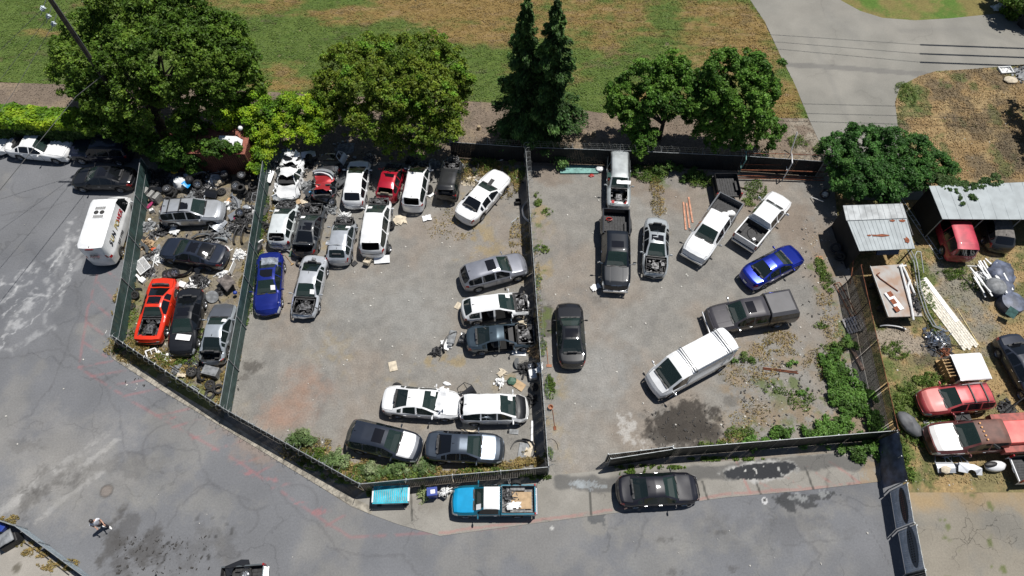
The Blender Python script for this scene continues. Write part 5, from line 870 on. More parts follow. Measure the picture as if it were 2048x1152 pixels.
# right yard of the lot
car('old_suv', 'silver old off-roader with no bonnet, backed up to the rear fence', 'car', 'boxsuv', (1236, 420), (1236, 330), (.36, .39, .4), L=4.9, anchor='F', hood=0, seed=24, H=1.0, W=1.75, fin=0, rails=1, metal=.2, eng_red=mat('red_rot', (.35, .03, .03), .7), bumper_f=0, worn=.2)
k_bed = dict(zr=1.38, duals=1)
car('pickup_truck', 'large black pickup with open bed and chrome grille in the right yard', 'pickup truck', 'pickup', (1231, 582), (1230, 433), (.006, .009, .015), L=6.35, anchor='F', W=2.0, H=1.04, sunroof=1, chrome=1, group='pickups standing in the right yard', plate=2, lines=1, zf=.6)
k_bed = {}
car('wrecked_car', 'silver saloon with sunroof and no bonnet beside the large black pickup', 'car', 'sedan', (1309, 553), (1312, 445), (.45, .48, .5), L=4.75, anchor='F', hood=0, sunroof=.8, seed=25, rails=0, tint=1, crush=((2.1, 2.6, .07, .04),), W=1.8)
k_bed = dict(zr=1.28, capmat=None)
pg = paint((.14, .15, .165), .4)
car('pickup_truck', 'white pickup with a long grey bed holding bags, nose to the lower left', 'pickup truck', 'pickup', (1383, 518), (1462, 402), WHT, L=5.9, anchor='F', W=2.0, bed=pg, metal=0, chrome=1, group='pickups standing in the right yard', lines=1, zf=.6)
k_bed = dict(zr=1.25)
car('pickup_truck', 'white crew-cab pickup with a short dirty bed, nose to the upper right', 'pickup truck', 'pickup', (1560, 400), (1486, 489), WHT, L=5.35, anchor='R', W=1.9, H=.95, metal=0, group='pickups standing in the right yard', zf=.6)
k_bed = {}
car('parked_car', 'bright blue saloon in the right yard below the white crew-cab pickup', 'car', 'sedan', (1606, 500), (1490, 563), (.006, .022, .3), L=4.85, anchor='R', seed=26, plate=1, metal=.6, tint=0)
k_bed = dict(zr=1.28)
car('pickup_truck', 'grey-brown pickup with a matching bed canopy and dark sunroof', 'pickup truck', 'pickup', (1413, 645), (1598, 614), (.05, .047, .054), L=5.85, anchor='F', W=2.0, canopy=paint((.075, .074, .08), .3), sunroof=.9, chrome=1, group='pickups standing in the right yard', lines=1, zf=.6, metal=.5)
k_bed = {}
car('parked_car', 'black coupe with plastic taped over both side windows, beside the middle fence', 'car', 'sedan', (1137, 605), (1144, 722), (.014, .015, .018), L=4.75, anchor='F', sunroof=1, seed=27, W=1.85, tint=0, metal=.5)
vr = car('cargo_van', 'white delivery van with ladder bars on its roof, in the middle of the right yard', 'van', 'van', (1300, 778), (1449, 698), WHT, group=None, L=5.95, anchor='F', W=2.05, H=.92, metal=0, bumpcol=M_primer, zf=.45)
# street below
car('wrecked_car', 'black saloon with a smashed nose parked outside the lower right fence', 'car', 'sedan', (1398, 976), (1233, 984), (.012, .012, .018), L=4.85, anchor='R', seed=28, crush=((1.9, 2.6, .09, .02),), metal=.5, tint=0)
k_bed = dict(zr=1.08, liner=M_primer)
bt = car('pickup_truck', 'bright blue small pickup with a white roof, parked outside the lower fence', 'pickup truck', 'pickup_short', (903, 1004), (1070, 1003), (.015, .16, .24), L=4.85, anchor='F', group=None, roofcol=paint(WHT, 0), hoodcol=paint((.01, .32, .6), .1), sticker=1, metal=.3, zf=.5)
k_bed = {}
car('parked_car', 'dark car roof just showing at the bottom edge, left of the pickup bed', 'car', 'sedan', (345, 1196), (215, 1198), BLK, L=4.8)
# scrapyard on the right
car('old_suv', 'sun-faded red boxy van with its tail under the long shed roof', 'car', 'boxsuv', (1893, 430), (1922, 520), (.42, .03, .055), L=4.3, anchor='R', W=1.95, H=1.15, worn=.3, metal=.1, seed=30, fin=0, glass_r=1, zf=.7)
car('parked_suv', 'dark grey car with a dusty flat cover, half under the long shed roof', 'car', 'hatch', (1985, 430), (2000, 502), (.03, .032, .035), L=4.3, anchor='R', seed=31, roofcol=mat('dusty_cover', (.15, .14, .13), .9, noise_amt=.3), W=1.85, H=.95)
car('old_estate', 'sun-bleached pink-red estate car with a roof rack in dry grass', 'car', 'suv', (1837, 808), (1987, 793), (.48, .07, .075), L=4.6, anchor='F', W=1.8, H=.93, rails=2, worn=.35, metal=.3, seed=32, rough=.35, hoodcol=mat('pale_red', (.5, .14, .13), .5, .1, .1, noise_amt=.3, nscale=.9), fin=0)  # bonnet is a paler red than the body
k_bed = dict(zr=1.3, tg=0)
oldt = car('pickup_truck', 'old pickup with a white bonnet and rusty brown cab roof pulling a red box body', 'pickup truck', 'pickup', (1851, 882), (2075, 868), (.16, .05, .045), L=6.6, anchor='F', W=2.0, hoodcol=paint((.66, .65, .64), 0), roofcol=mat('rusty_roof', (.13, .055, .04), .6, noise_amt=.35, nscale=2), group=None, bed=M_rust, worn=.3, seed=33, zf=.6, chrome=0)
k_bed = {}
car('parked_car', 'dark blue saloon cut off by the right edge of the picture', 'car', 'sedan', (2075, 790), (2008, 672), (.02, .025, .04), L=4.9, anchor='R', seed=34)
# ---------------- loose objects ----------------
def cm(name, c, r=.6, me=0, na=.35, ns=4, **k): return mat(name, c, r, me, noise_amt=na, nscale=ns, **k)
M_card = cm('cardboard', (.42, .3, .18), .9, na=.2); M_cream = cm('cream_sheet', (.55, .48, .37), .9, na=.25); M_ply = cm('plywood', (.5, .3, .15), .85, na=.2); M_plas = cm('pale_plastic', (.72, .73, .73), .4, na=.12); M_gpl = cm('grey_plastic', (.2, .21, .22), .6)
M_carpet = cm('grey_carpet', (.16, .14, .13), .95); M_redp = cm('red_plastic', (.42, .03, .025), .4); M_bluep = cm('blue_plastic', (.02, .05, .28), .4, na=.15); M_cy = cm('cyan_paint', (.015, .42, .55), .5, na=.3, ns=3); M_teal = cm('teal_paint', (.16, .33, .3), .7, na=.3)
M_pinkwood = cm('pinkish_timber', (.52, .26, .17), .85, na=.3, ns=8); M_tim = cm('timber', (.38, .25, .12), .85); M_yel = cm('yellow_plastic', (.6, .42, .03), .5); M_mag = cm('magenta_cloth', (.35, .03, .12), .8); M_green = cm('green_plastic', (.05, .12, .08), .6)
M_wpanel = paint(WHT, 0); M_spanel = paint((.45, .47, .5), .5); M_bpanel = paint(BLK, .3); M_gpanel = paint((.2, .21, .22), .3); M_navy = paint((.012, .018, .07), .3); M_tarp = cm('black_tarp', (.11, .13, .19), .55, na=.5, ns=2, bump=.6, bscale=4); M_gal = M_galv; M_terr = cm('terracotta', (.4, .18, .1), .8); M_pallet = cm('grey_pallet_wood', (.3, .29, .3), .85, na=.3)
def I(name, label, cat, x, y, rz, b, m, z=0, smooth=0, solid=0, bevel=0, group=None, rot=None):
    p = P(x, y, z); o = b.build(name, m, smooth=smooth, loc=(p[0], p[1], z), rz=R(rz), solid=solid, bevel=bevel)
    if rot: o.rotation_euler = tuple(R(a) for a in rot)
    return tag(o, label, cat, group)
_tyre = {}
def tyre_mesh(r=.33, w=.22):
    k = (r, w)
    if k not in _tyre:
        b = MB(); b.lathe([(r*.6, -w*.38), (r*.88, -w/2), (r*.98, -w*.4), (r, 0), (r*.98, w*.4), (r*.88, w/2), (r*.6, w*.38), (r*.57, 0)], 26, closed=True); o = b.build('tyre', M_tyre, smooth=60); _tyre[k] = o.data; bpy.data.objects.remove(o)
    return _tyre[k]
def tyre(label, x, y, z=0, tilt=(0, 0, 0), r=.33, w=.22, rim=0, group='loose tyres and wheels'):
    lean = abs(math.sin(R(tilt[0])))+abs(math.sin(R(tilt[1]))); zc = z+w/2+min(1, lean)*(r-w/2); p = P(x, y, zc)
    o = bpy.data.objects.new('wheel' if rim else 'tyre', tyre_mesh(r, w)); link(o); o.location = (p[0], p[1], zc); o.rotation_euler = tuple(R(a) for a in tilt); tag(o, label, 'wheel' if rim else 'tyre', group)
    if rim:
        rm = wheel_mesh(r, rim == 2)[1]; q = bpy.data.objects.new('rim', rm); link(q); q.parent = o
    return o
def stack(label, x, y, n, r=.33, topname='', rim=0):
    ords = ['bottom', 'second', 'third', 'fourth', 'fifth', 'sixth']; p = P(x, y, 0)
    for k in range(n):
        nm = 'top' if k == n-1 else ords[k]; o = tyre('%s tyre of %s' % (nm, label), x, y, 0, (0, 0, k*20), r, .22, rim=rim if k == n-1 else 0); o.location = (p[0]+.03*math.sin(k*2.3), p[1]+.03*math.cos(k*3.1), .11+k*.222)
def sheet_mb(w_, h_, amp=.04, n=10, sd=1, curl=0, ragged=0):
    b = MB()
    def f(u, v):
        x = (u-.5)*w_; y = (v-.5)*h_; nz = noise.noise(Vector((x*2.2+sd*7, y*2.2, sd)))
        if ragged and (u in (0, 1) or v in (0, 1)): x += ragged*noise.noise(Vector((u*5+sd, v*5, 3))); y += ragged*noise.noise(Vector((u*5, v*5+sd, 9)))
        return (x, y, .03+amp+amp*nz*1.6+curl*(u-.5)**2)
    return b.grid(f, n, n)
def bar_mb(L=1.7, bow=.28, h=.2, t=.06, n=14, sag=0):
    b = MB(); vs = []
    for i in range(n+1):
        u = i/n*2-1; x = u*L/2; y = -bow*abs(u)**2.6
        for (dy, dz) in ((0, 0), (t, h*.25), (t*1.2, h*.6), (t*.3, h), (-.02, h*.95), (-.02, .02)): vs.append((x, y+dy, dz+.02+sag*u*u))
    fs = [(i*6+j, (i+1)*6+j, (i+1)*6+(j+1) % 6, i*6+(j+1) % 6) for i in range(n) for j in range(6)]; fs += [tuple(range(6)), tuple(n*6+j for j in reversed(range(6)))]; return b.add(vs, fs)
def arch_mb(L=1.1, H=.62, r=.35, cx=0):
    out = [(-L/2, 0), (cx-r, 0)]+[(cx-r*math.cos(a*math.pi/10), r*math.sin(a*math.pi/10)) for a in range(1, 10)]+[(cx+r, 0), (L/2, .04), (L/2, H*.75), (L*.2, H), (-L*.5, H*.9)]
    b = MB(); n = len(out); b.add([(x, y, .05+.08*math.sin((y/H)*2)) for x, y in out]+[(x, y, .02+.08*math.sin((y/H)*2)) for x, y in out], [tuple(range(n)), tuple(range(2*n-1, n-1, -1))]+[(k, n+k, n+(k+1) % n, (k+1) % n) for k in range(n)]); return b
def door_mb(L=1.05, H=.68):
    b = MB(); b.grid(lambda u, v: ((u-.5)*L, v*H, .06+.07*math.sin(v*2.6)), 4, 6); b.grid(lambda u, v: ((u-.5)*L*.98, .01+v*H*.98, .02), 3, 3)
    for s in ((-.5*L, H, -.38*L, H+.4), (-.38*L, H+.4, .2*L, H+.42), (.2*L, H+.42, .5*L, H), (.12*L, H, .14*L, H+.42), (-.5*L, 0, .5*L, 0), (-.5*L, 0, -.5*L, H), (.5*L, 0, .5*L, H)): b.tube([(s[0], s[1], .06), (s[2], s[3], .06)], .022, 5)
    return b
def blob_mb(r, sx=1, sy=1, sz=.6, amp=.25, sd=1, n=10):
    b = MB(); prof = [(math.sin(a*math.pi/n), -math.cos(a*math.pi/n)) for a in range(n+1)]; b.lathe([(q[0], q[1]) for q in prof], 14)
    b.v = [tuple((Vector(v)*(1+amp*noise.noise(Vector(v)*1.7+Vector((sd*5, 0, 0)))+amp*.5*noise.noise(Vector(v)*4+Vector((sd*5, 0, 0))))).to_tuple()) for v in b.v]
    b.v = [(x*r*sx, y*r*sy, max(0, (z+.8)*r*sz)) for x, y, z in b.v]; return b
def boxm(w_, d, h, open_=0, t=.02):
    b = MB()
    if not open_: return b.box((0, 0, h/2), (w_, d, h))
    b.box((0, 0, t/2), (w_, d, t))
    for s in (-1, 1): b.box((s*(w_/2-t/2), 0, h/2), (t, d, h)); b.box((0, s*(d/2-t/2), h/2), (w_-2*t, t, h))
    return b
def junk_mb(r, n, sd, h=.25):
    q = random.Random(sd); b = MB()
    c = [(q.gauss(0, r*.45), q.gauss(0, r*.45)) for _ in range(n)]
    b.grid(lambda u, v: ((u-.5)*r*1.6, (v-.5)*r*1.6, h*.5*max(0, 1-((u-.5)**2+(v-.5)**2)*4)*(.6+.8*noise.noise(Vector((u*4+sd, v*4, 0))))), 7, 7)
    for (x, y) in c:
        k = q.random(); z = h*max(.15, 1-math.hypot(x, y)/r)*q.uniform(.5, 1)
        if k < .4: b.box((x, y, z), (q.uniform(.08, .35), q.uniform(.05, .2), q.uniform(.03, .12)), M=Matrix.Rotation(q.uniform(0, 6), 3, 'Z')@Matrix.Rotation(q.uniform(-.6, .6), 3, 'X'))
        elif k < .8: a = q.uniform(0, 6.28); l = q.uniform(.15, .45); b.tube([(x-math.cos(a)*l, y-math.sin(a)*l, z), (x+math.cos(a)*l*.2, y+math.sin(a)*l*.2, z+.06), (x+math.cos(a)*l, y+math.sin(a)*l, z*.7)], q.uniform(.012, .04), 5)
        else: b.cyl((x, y, z-.05), (x+q.uniform(-.1, .1), y+.05, z+.08), q.uniform(.05, .12), n=9)
    return b
def frame_mb(w_, d, nb=0, r=.015, h=.02, hb=None):
    b = MB(); c = [(-w_/2, -d/2, h), (w_/2, -d/2, h), (w_/2, d/2, h), (-w_/2, d/2, h), (-w_/2, -d/2, h)]; b.tube(c, r*1.6, 6)
    for k in range(nb): x = lerp(-w_/2, w_/2, (k+1)/(nb+1)); b.tube([(x, -d/2, h), (x, d/2, h)], r, 5)
    return b
def pipes(pts, r): b = MB(); b.tube(pts, r, 7); return b
LT = 'loose tyres and wheels'
# -- parts yard: heap along the back --
stack('the tall leaning stack beside the blue and white plastic bag', 345, 395, 5, rim=1); stack('the stack left of the rusty container corner', 455, 360, 4, rim=1); stack('the stack below the container, against the teal fence', 488, 388, 4)
tyre('tyre leaning with a steel rim in front of the tall stack', 346, 383, .1, (25, 0, 0), rim=2); tyre('alloy wheel lying by the crumpled white plastic, left one of two', 424, 386, 0, rim=1); tyre('black-rimmed wheel beside the alloy wheel under the container', 443, 384, 0, rim=2)
tyre('large silver-rimmed wheel propped behind the black-rimmed one', 472, 372, .15, (18, -10, 0), r=.38, rim=1); tyre('alloy wheel lying on tyres near the container end', 483, 350, .6, (15, 0, 0), rim=1); tyre('bare tyre lying below the corrugated container end', 505, 351, .15, (10, -12, 0))
tyre('bare tyre lying below the one at the container end', 489, 353, 0); tyre('tyre standing in the shade at the top of the left yard', 300, 345, 0, (70, 20, 0)); tyre('tyre under the rear of the silver off-roader', 328, 447, 0, (0, 0, 0), rim=2)
I('plastic_bag', 'big white and blue plastic bag slumped beside the tall tyre stack', 'bag', 365, 375, 20, blob_mb(.5, 1, .9, 1.1, .4, 3), M_plas, smooth=60)
I('plastic_sheet', 'bright blue plastic wrap on the white bag behind the silver off-roader', 'sheet', 374, 372, 60, sheet_mb(.35, .6, .12, 8, 5), cm('sky_blue_plastic', (.01, .3, .7), .4), z=.55, smooth=60)
I('rubbish_sack', 'black rubbish sack on top of the white and blue bag', 'bag', 381, 364, 0, blob_mb(.3, 1, 1, 1, .3, 8), M_black, z=.55, smooth=60)
I('plastic_tray', 'small yellow machine part in the dark heap under the big tree', 'car part', 348, 346, -20, MB().box((0, 0, .1), (.35, .2, .16)).cyl((.1, 0, .1), (.4, .05, .2), .05), M_yel, z=.7, bevel=.02)
for k, (x, y, r, n, sd, mm, lb) in enumerate([(318, 350, .8, 26, 1, M_eblack, 'heap of dark car parts beside the left fence top'), (340, 345, .9, 26, 2, M_engine, 'heap of bright metal scrap behind the tall tyre stack'), (395, 378, .75, 26, 3, M_engine, 'heap of small metal parts right of the blue plastic'), (402, 362, .7, 22, 4, M_eblack, 'dark bodywork heap under the ivy below the container'), (383, 396, .5, 24, 5, M_gpl, 'scrap engine parts just behind the silver off-roader roof'), (310, 398, .5, 18, 6, M_engine, 'scrap beside the grey cabinets at the left fence'), (497, 420, .6, 22, 7, M_engine, 'scrap metal heap against the teal fence near the silver off-roader'), (478, 462, .55, 20, 8, M_eblack, 'black plastic scrap between the bumpers and the teal fence'), (425, 478, .8, 26, 9, M_engine, 'bent thin metal scrap between the silver off-roader and the dark blue saloon'), (480, 440, .45, 18, 10, M_eblack, 'dark scrap right of the silver off-roader bumper'),
        (302, 452, .5, 18, 11, M_gpl, 'small grey scrap left of the silver off-roader'), (308, 472, .55, 18, 12, M_engine, 'scrap and shards above the white grille panel'), (318, 518, .45, 26, 13, M_plas, 'white plastic shards below the dark blue saloon nose'), (300, 515, .4, 14, 14, M_eblack, 'dark crumpled parts beside the white grille panel'), (384, 572, .5, 22, 15, M_plas, 'pale shards around the white box lid near the carpet'), (350, 600, .25, 10, 16, M_engine, 'small parts wedged between the red coupe and black saloon'), (448, 548, .4, 14, 17, M_plas, 'white scraps above the grey carpet bundle'), (383, 728, .45, 16, 18, M_eblack, 'dark suspension parts by the diagonal fence'), (266, 592, .4, 14, 19, M_eblack, 'greasy parts beside the small wheel at the left fence'), (452, 500, .35, 12, 20, M_plas, 'white scraps near the tail of the dark blue saloon'), (280, 495, .4, 12, 21, M_card, 'brown scraps along the left fence'), (335, 452, .3, 8, 22, M_gpl, 'scraps by the rear wheel of the silver off-roader'), (455, 412, .45, 10, 23, M_plas, 'scraps in front of the silver off-roader')]):
    I('scrap_heap', lb, 'scrap heap', x, y, 0, junk_mb(r, n, sd, .35), mm)
for k, (x, y, r, n, sd, mm, lb) in enumerate([(302, 368, .7, 40, 201, M_engine, 'scrap against the left fence above the grey cabinets'), (322, 372, .6, 36, 202, M_eblack, 'black scrap left of the tall tyre stack'), (360, 352, .8, 44, 203, M_gpl, 'grey scrap behind the white and blue bag'), (412, 375, .6, 36, 204, M_engine, 'metal scrap between the blue plastic and the alloy wheels'), (425, 362, .7, 40, 205, M_plas, 'white scrap under the tubular chair frame'), (400, 392, .5, 30, 206, M_eblack, 'dark scrap touching the roof of the silver off-roader'), (470, 410, .5, 30, 207, M_gpl, 'grey scrap right of the tan cardboard'), (505, 392, .6, 36, 208, M_eblack, 'dark scrap under the ivy at the teal fence'), (498, 440, .45, 30, 209, M_engine, 'scrap at the teal fence below the headlamp unit'), (465, 455, .5, 36, 210, M_engine, 'scrap left of the two black bumpers'), (445, 470, .6, 36, 211, M_gpl, 'scrap among the bent wire frame'), (325, 463, .5, 30, 212, M_eblack, 'black scrap above the nose of the dark blue saloon'), (287, 455, .5, 32, 213, M_gpl, 'scrap below the white tubs at the left fence'), (296, 488, .5, 32, 214, M_card, 'brown and rusty scrap beside the ribbed radiator'), (316, 503, .35, 24, 215, M_gpl, 'scrap touching the nose of the dark blue saloon'), (300, 545, .45, 30, 216, M_engine, 'scrap right of the white barred panel'), (395, 560, .5, 30, 217, M_eblack, 'scrap right of the fanned trio of wheels'), (410, 568, .4, 26, 218, M_engine, 'scrap left of the round dark mat'), (478, 510, .4, 30, 219, M_plas, 'white scrap at the teal fence below the black bumpers'), (440, 585, .35, 22, 220, M_eblack, 'scrap between the round mat and the carpet bundle'), (258, 570, .35, 22, 221, M_gpl, 'scrap at the foot of the left fence'), (355, 740, .4, 26, 222, M_gpl, 'grey scrap in weeds by the diagonal fence'), (410, 735, .4, 26, 223, M_eblack, 'dark scrap above the black crate'),
    (612, 330, .7, 44, 224, M_eblack, 'dark scrap between the crushed white wreck and the flattened one'), (612, 372, .5, 30, 225, M_gpl, 'scrap right of the crushed white wreck bumper'), (545, 330, .5, 30, 226, M_gpl, 'grey scrap between the ivy and the crushed white wreck'), (685, 335, .5, 34, 227, M_engine, 'scrap behind the bright red box'), (628, 400, .5, 30, 228, M_eblack, 'scrap left of the sky blue front end'), (690, 300, .8, 30, 229, M_gpl, 'scrap under the tree behind the white hatchback'), (600, 420, .4, 26, 230, M_engine, 'scrap behind the white second-row hatchback'), (660, 418, .5, 20, 231, M_gpl, 'scrap below the alloy wheel of the back row'), (690, 435, .4, 36, 232, M_plas, 'bright scrap at the nose of the small silver hatchback'), (868, 330, .5, 26, 233, M_gpl, 'scrap under the tree beside the white estate shell'), (740, 318, .5, 26, 234, M_engine, 'scrap between the white hatchback and the red shell'), (820, 322, .4, 24, 235, M_eblack, 'scrap between the red shell and the white estate'), (1060, 640, .35, 30, 236, M_engine, 'scrap at the middle fence beside the foam pad'), (1058, 668, .4, 34, 237, M_eblack, 'stripped suspension parts ahead of the blue-grey car'), (1066, 705, .35, 26, 238, M_card, 'brown scraps at the middle fence'), (1060, 800, .35, 26, 239, M_eblack, 'black scraps ahead of the white compact off-roader'), (1000, 764, .3, 12, 240, M_plas, 'few pale scraps above the white compact off-roader')]):
    I('scrap_heap', lb, 'scrap heap', x, y, 0, junk_mb(r*1.1, n, sd, .4), mm)
for k, (kd, x, y, rz, z, mm, lb) in enumerate([('b', 395, 350, 20, .5, M_gpanel, 'grey bumper skin lying in the shade below the ivy'), ('d', 420, 395, -15, .15, M_bpanel, 'black door lying above the silver off-roader bonnet'), ('b', 478, 405, -60, .1, M_spanel, 'silver bumper skin lying beside the stacked tyres'), ('f', 312, 388, 10, .5, M_bpanel, 'black wing panel on scrap beside the grey cabinets'), ('d', 446, 455, 60, .1, M_spanel, 'silver door lying in the scrap between the two middle cars of the left yard'), ('b', 405, 470, 10, .1, M_gpanel, 'dark bumper skin lying behind the dark blue saloon'), ('f', 475, 435, 30, .2, M_spanel, 'silver wing panel near the magenta rag'), ('f', 287, 500, -40, .15, M_gpanel, 'grey wing panel above the white barred panel'), ('f', 408, 545, 25, .1, M_bpanel, 'black wing panel right of the fanned trio of wheels'), ('d', 545, 355, 80, .3, M_wpanel, 'white door leaning at the left flank of the crushed white wreck'), ('b', 600, 352, 70, .5, M_gpanel, 'grey bumper between the first two wrecks of the back row'), ('f', 618, 315, 15, .7, M_spanel, 'silver wing panel hanging in the ivy above the flattened wreck'), ('d', 712, 350, 85, .2, M_bpanel, 'black door hanging off the white hatchback of the back row'), ('f', 625, 385, 60, .4, M_bpanel, 'black wing panel left of the sky blue front end'), ('b', 880, 352, 85, .2, M_bpanel, 'black bumper between the white estate shell and the burnt shell'), ('f', 1048, 590, 80, .2, M_bpanel, 'black wing liner at the fence above the white doorless hatchback'), ('d', 940, 795, 40, .3, M_bpanel, 'black bent panel between the white saloon and compact off-roader')]):
    I({'b': 'bumper', 'd': 'door', 'f': 'fender'}[kd], lb, {'b': 'bumper', 'd': 'car door', 'f': 'car part'}[kd], x, y, rz, {'b': bar_mb(1.5, .25, .28, .1), 'd': door_mb(1.0, .6), 'f': arch_mb(1.05, .5, .28)}[kd], mm, z=z, smooth=50, rot=(12+k*3 % 25, (k*7) % 20-10, rz))
for k, (x, y, t) in enumerate([(335, 402, (20, 30, 0)), (395, 368, (50, 0, 20)), (412, 352, (30, -30, 0)), (306, 380, (60, 20, 0)), (505, 372, (10, 0, 0)), (480, 425, (40, 10, 0)), (500, 452, (20, 20, 0)), (372, 352, (35, 10, 0))]): tyre(['tyre wedged behind the tail of the silver off-roader', 'wheel tilted beside the black sack', 'tyre leaning under the tubular chair frame', 'tyre standing against the grey cabinets', 'tyre at the foot of the ivy by the teal fence', 'wheel in scrap near the headlamp unit', 'tyre against the teal fence above the black bumpers', 'wheel in the shade behind the white and blue bag'][k], x, y, .15, t, rim=k % 2)
for k, (x, y) in enumerate([(298, 392), (309, 398), (320, 402)]): I('filing_cabinet', ['leftmost of three grey metal cabinets at the left fence', 'middle one of three grey metal cabinets at the left fence', 'rightmost of three grey metal cabinets, nearest the silver off-roader'][k], 'cabinet', x, y, -25, MB().box((0, 0, .35), (.3, .6, .7)).box((0, -.31, .5), (.24, .02, .2)).box((0, -.31, .2), (.24, .02, .2)), cm('cabinet_grey', (.3, .3, .29), .6), bevel=.015, group='three grey cabinets')
I('go_kart_frame', 'bare tubular metal chair frame tossed in front of the container', 'frame', 432, 345, 10, MB().tube([(-.5, -.3, .3), (.4, -.35, .4), (.5, .3, .6), (-.3, .35, .9), (-.5, -.3, .3)], .02).tube([(-.3, .35, .9), (-.35, .45, 1.2), (-.1, .4, 1.1), (.1, 0, .5)], .02).tube([(.4, -.35, .4), (0, .1, .8), (-.5, -.3, .3)], .02).cyl((.15, .1, .6), (.2, .12, .65), .14), M_galv)
I('headliner_panel', 'crumpled cream foam panel among wheels below the container', 'panel', 440, 368, 15, blob_mb(.36, 1.1, .8, .7, .5, 4), M_cream, smooth=50); I('fender', 'pale grey wing panel standing beside the wheels', 'car part', 463, 400, -70, arch_mb(.9, .4, .25), M_spanel, rot=(35, 10, -70))
I('cardboard_sheet', 'tan cardboard sheet lying in front of the silver off-roader', 'cardboard', 463, 405, -20, sheet_mb(.85, .6, .02, 5, 2), M_ply, solid=.015); I('engine_block', 'dull grey hub and drum parts near the teal fence', 'car part', 475, 427, 0, MB().cyl((0, 0, 0), (0, 0, .12), .3, n=16).cyl((0, 0, .1), (0, 0, .2), .1).box((.35, -.05, .1), (.35, .3, .2)), cm('cast_iron', (.25, .23, .2), .8))
I('headlamp_unit', 'bright headlamp unit on scrap by the teal fence', 'car part', 494, 417, -10, blob_mb(.22, 1.6, .8, .7, .2, 6), M_lamp, z=.1, smooth=60); I('bumper', 'left one of two black bumpers standing on end near the teal fence', 'bumper', 472, 472, 85, bar_mb(1.5, .2, .3, .1), M_bpanel, smooth=50, group='two black bumpers by the teal fence'); I('bumper', 'right one of two black bumpers, against the teal fence', 'bumper', 487, 470, 88, bar_mb(1.6, .2, .35, .1), M_bpanel, smooth=50, group='two black bumpers by the teal fence')
I('wire_frame', 'thin bent wire frame between the silver off-roader and dark blue saloon', 'frame', 430, 460, 5, MB().tube([(-.9, .2, .1), (.7, .2, .45), (.8, -.1, .3), (-.8, -.2, .1), (-.9, .2, .1)], .014).tube([(-.5, -.2, .1), (-.3, .1, .4), (.3, .1, .35), (.5, -.2, .15)], .014), M_galv)
I('bumper', 'grey bumper skin lying behind the dark blue saloon roof', 'bumper', 433, 480, 2, bar_mb(1.7, .25, .25, .12), cm('grey_bumper', (.22, .25, .27), .5), smooth=50); I('foam_sheet', 'white crumpled sheet between the silver off-roader and the dark blue saloon nose', 'sheet', 350, 465, -25, sheet_mb(.75, .5, .12, 10, 7, ragged=.2), M_plas, smooth=60, solid=.01)
I('bucket', 'white paint bucket near the left fence, largest of three', 'bucket', 288, 428, 0, MB().lathe([(.13, 0), (.17, .34), (.18, .36), (.16, .34), (.12, .03), (0, .03)], 16), M_plas, smooth=40, group='white containers'); I('bucket', 'small white tub below the large bucket at the left fence', 'bucket', 301, 441, 0, MB().lathe([(.09, 0), (.12, .16), (.1, .15), (0, .14)], 12), M_plas, smooth=40, group='white containers'); I('canister', 'white fluid canister beside the magenta cloth', 'canister', 306, 424, 30, MB().box((0, 0, .16), (.3, .2, .32)).cyl((.05, 0, .3), (.05, 0, .38), .04), M_plas, bevel=.03)
I('cloth', 'magenta cloth crumpled near the left fence', 'cloth', 301, 412, 60, sheet_mb(.6, .3, .1, 8, 4, ragged=.1), M_mag, smooth=60); I('cloth', 'magenta rag on scrap by the teal fence', 'cloth', 467, 437, 0, blob_mb(.16, 1, 1, .6, .4, 2), M_mag, smooth=60)
I('radiator', 'dark ribbed radiator lying along the left fence', 'radiator', 279, 476, -28, MB().box((0, 0, .08), (1.1, .45, .1)), M_black, bevel=.01); rad = bpy.context.scene.objects[-1] if 0 else None
gg = MB(); gg.tube([(-.62, -.42, .12), (.62, -.42, .12), (.62, .42, .12), (-.62, .42, .12), (-.62, -.42, .12)], .028)
for k in range(17): x = -.56+k*.07; gg.tube([(x, -.42, .12), (x, .42, .12)], .017, 5)
gg.tube([(-.62, 0, .12), (.62, 0, .12)], .02); I('crib_side', 'white barred panel lying in the weeds by the left fence', 'panel', 286, 533, -48, gg, M_wpanel, z=.2, rot=(8, -6, -48))
I('bumper', 'white broken bumper skin below the white barred panel', 'bumper', 271, 552, -30, bar_mb(1.1, .12, .2, .12), M_wpanel, smooth=50); I('foam_box', 'white polystyrene block at the end of the broken white bumper', 'box', 287, 562, -35, MB().box((0, 0, .12), (.42, .36, .22)).box((.02, 0, .24), (.12, .05, .02)), M_white, bevel=.03); I('pipe', 'thin white upright pipe among shards under the dark blue saloon', 'pipe', 311, 525, 90, pipes([(-.5, 0, .15), (.5, 0, .3)], .03), M_plas)
I('toy_part', 'small orange-red plastic part left of the dark blue saloon', 'part', 309, 500, 0, blob_mb(.16, 1.4, .9, .7, .5, 5), cm('orange', (.65, .12, .04), .5), smooth=50); tyre('rusty brake drum near the orange part', 301, 496, 0, r=.17, w=.12); I('panel', 'grey bent metal flap above the white barred panel', 'panel', 301, 513, 50, sheet_mb(.7, .5, .07, 7, 8, ragged=.15), M_gpl, solid=.01, smooth=40)
for k, (x, y) in enumerate([(334, 549), (341, 547), (349, 545)]): tyre(['leftmost', 'middle', 'rightmost'][k]+' wheel of the fanned trio inside the black bumper skin', x, y, .05, (35, 25, 0), rim=1)
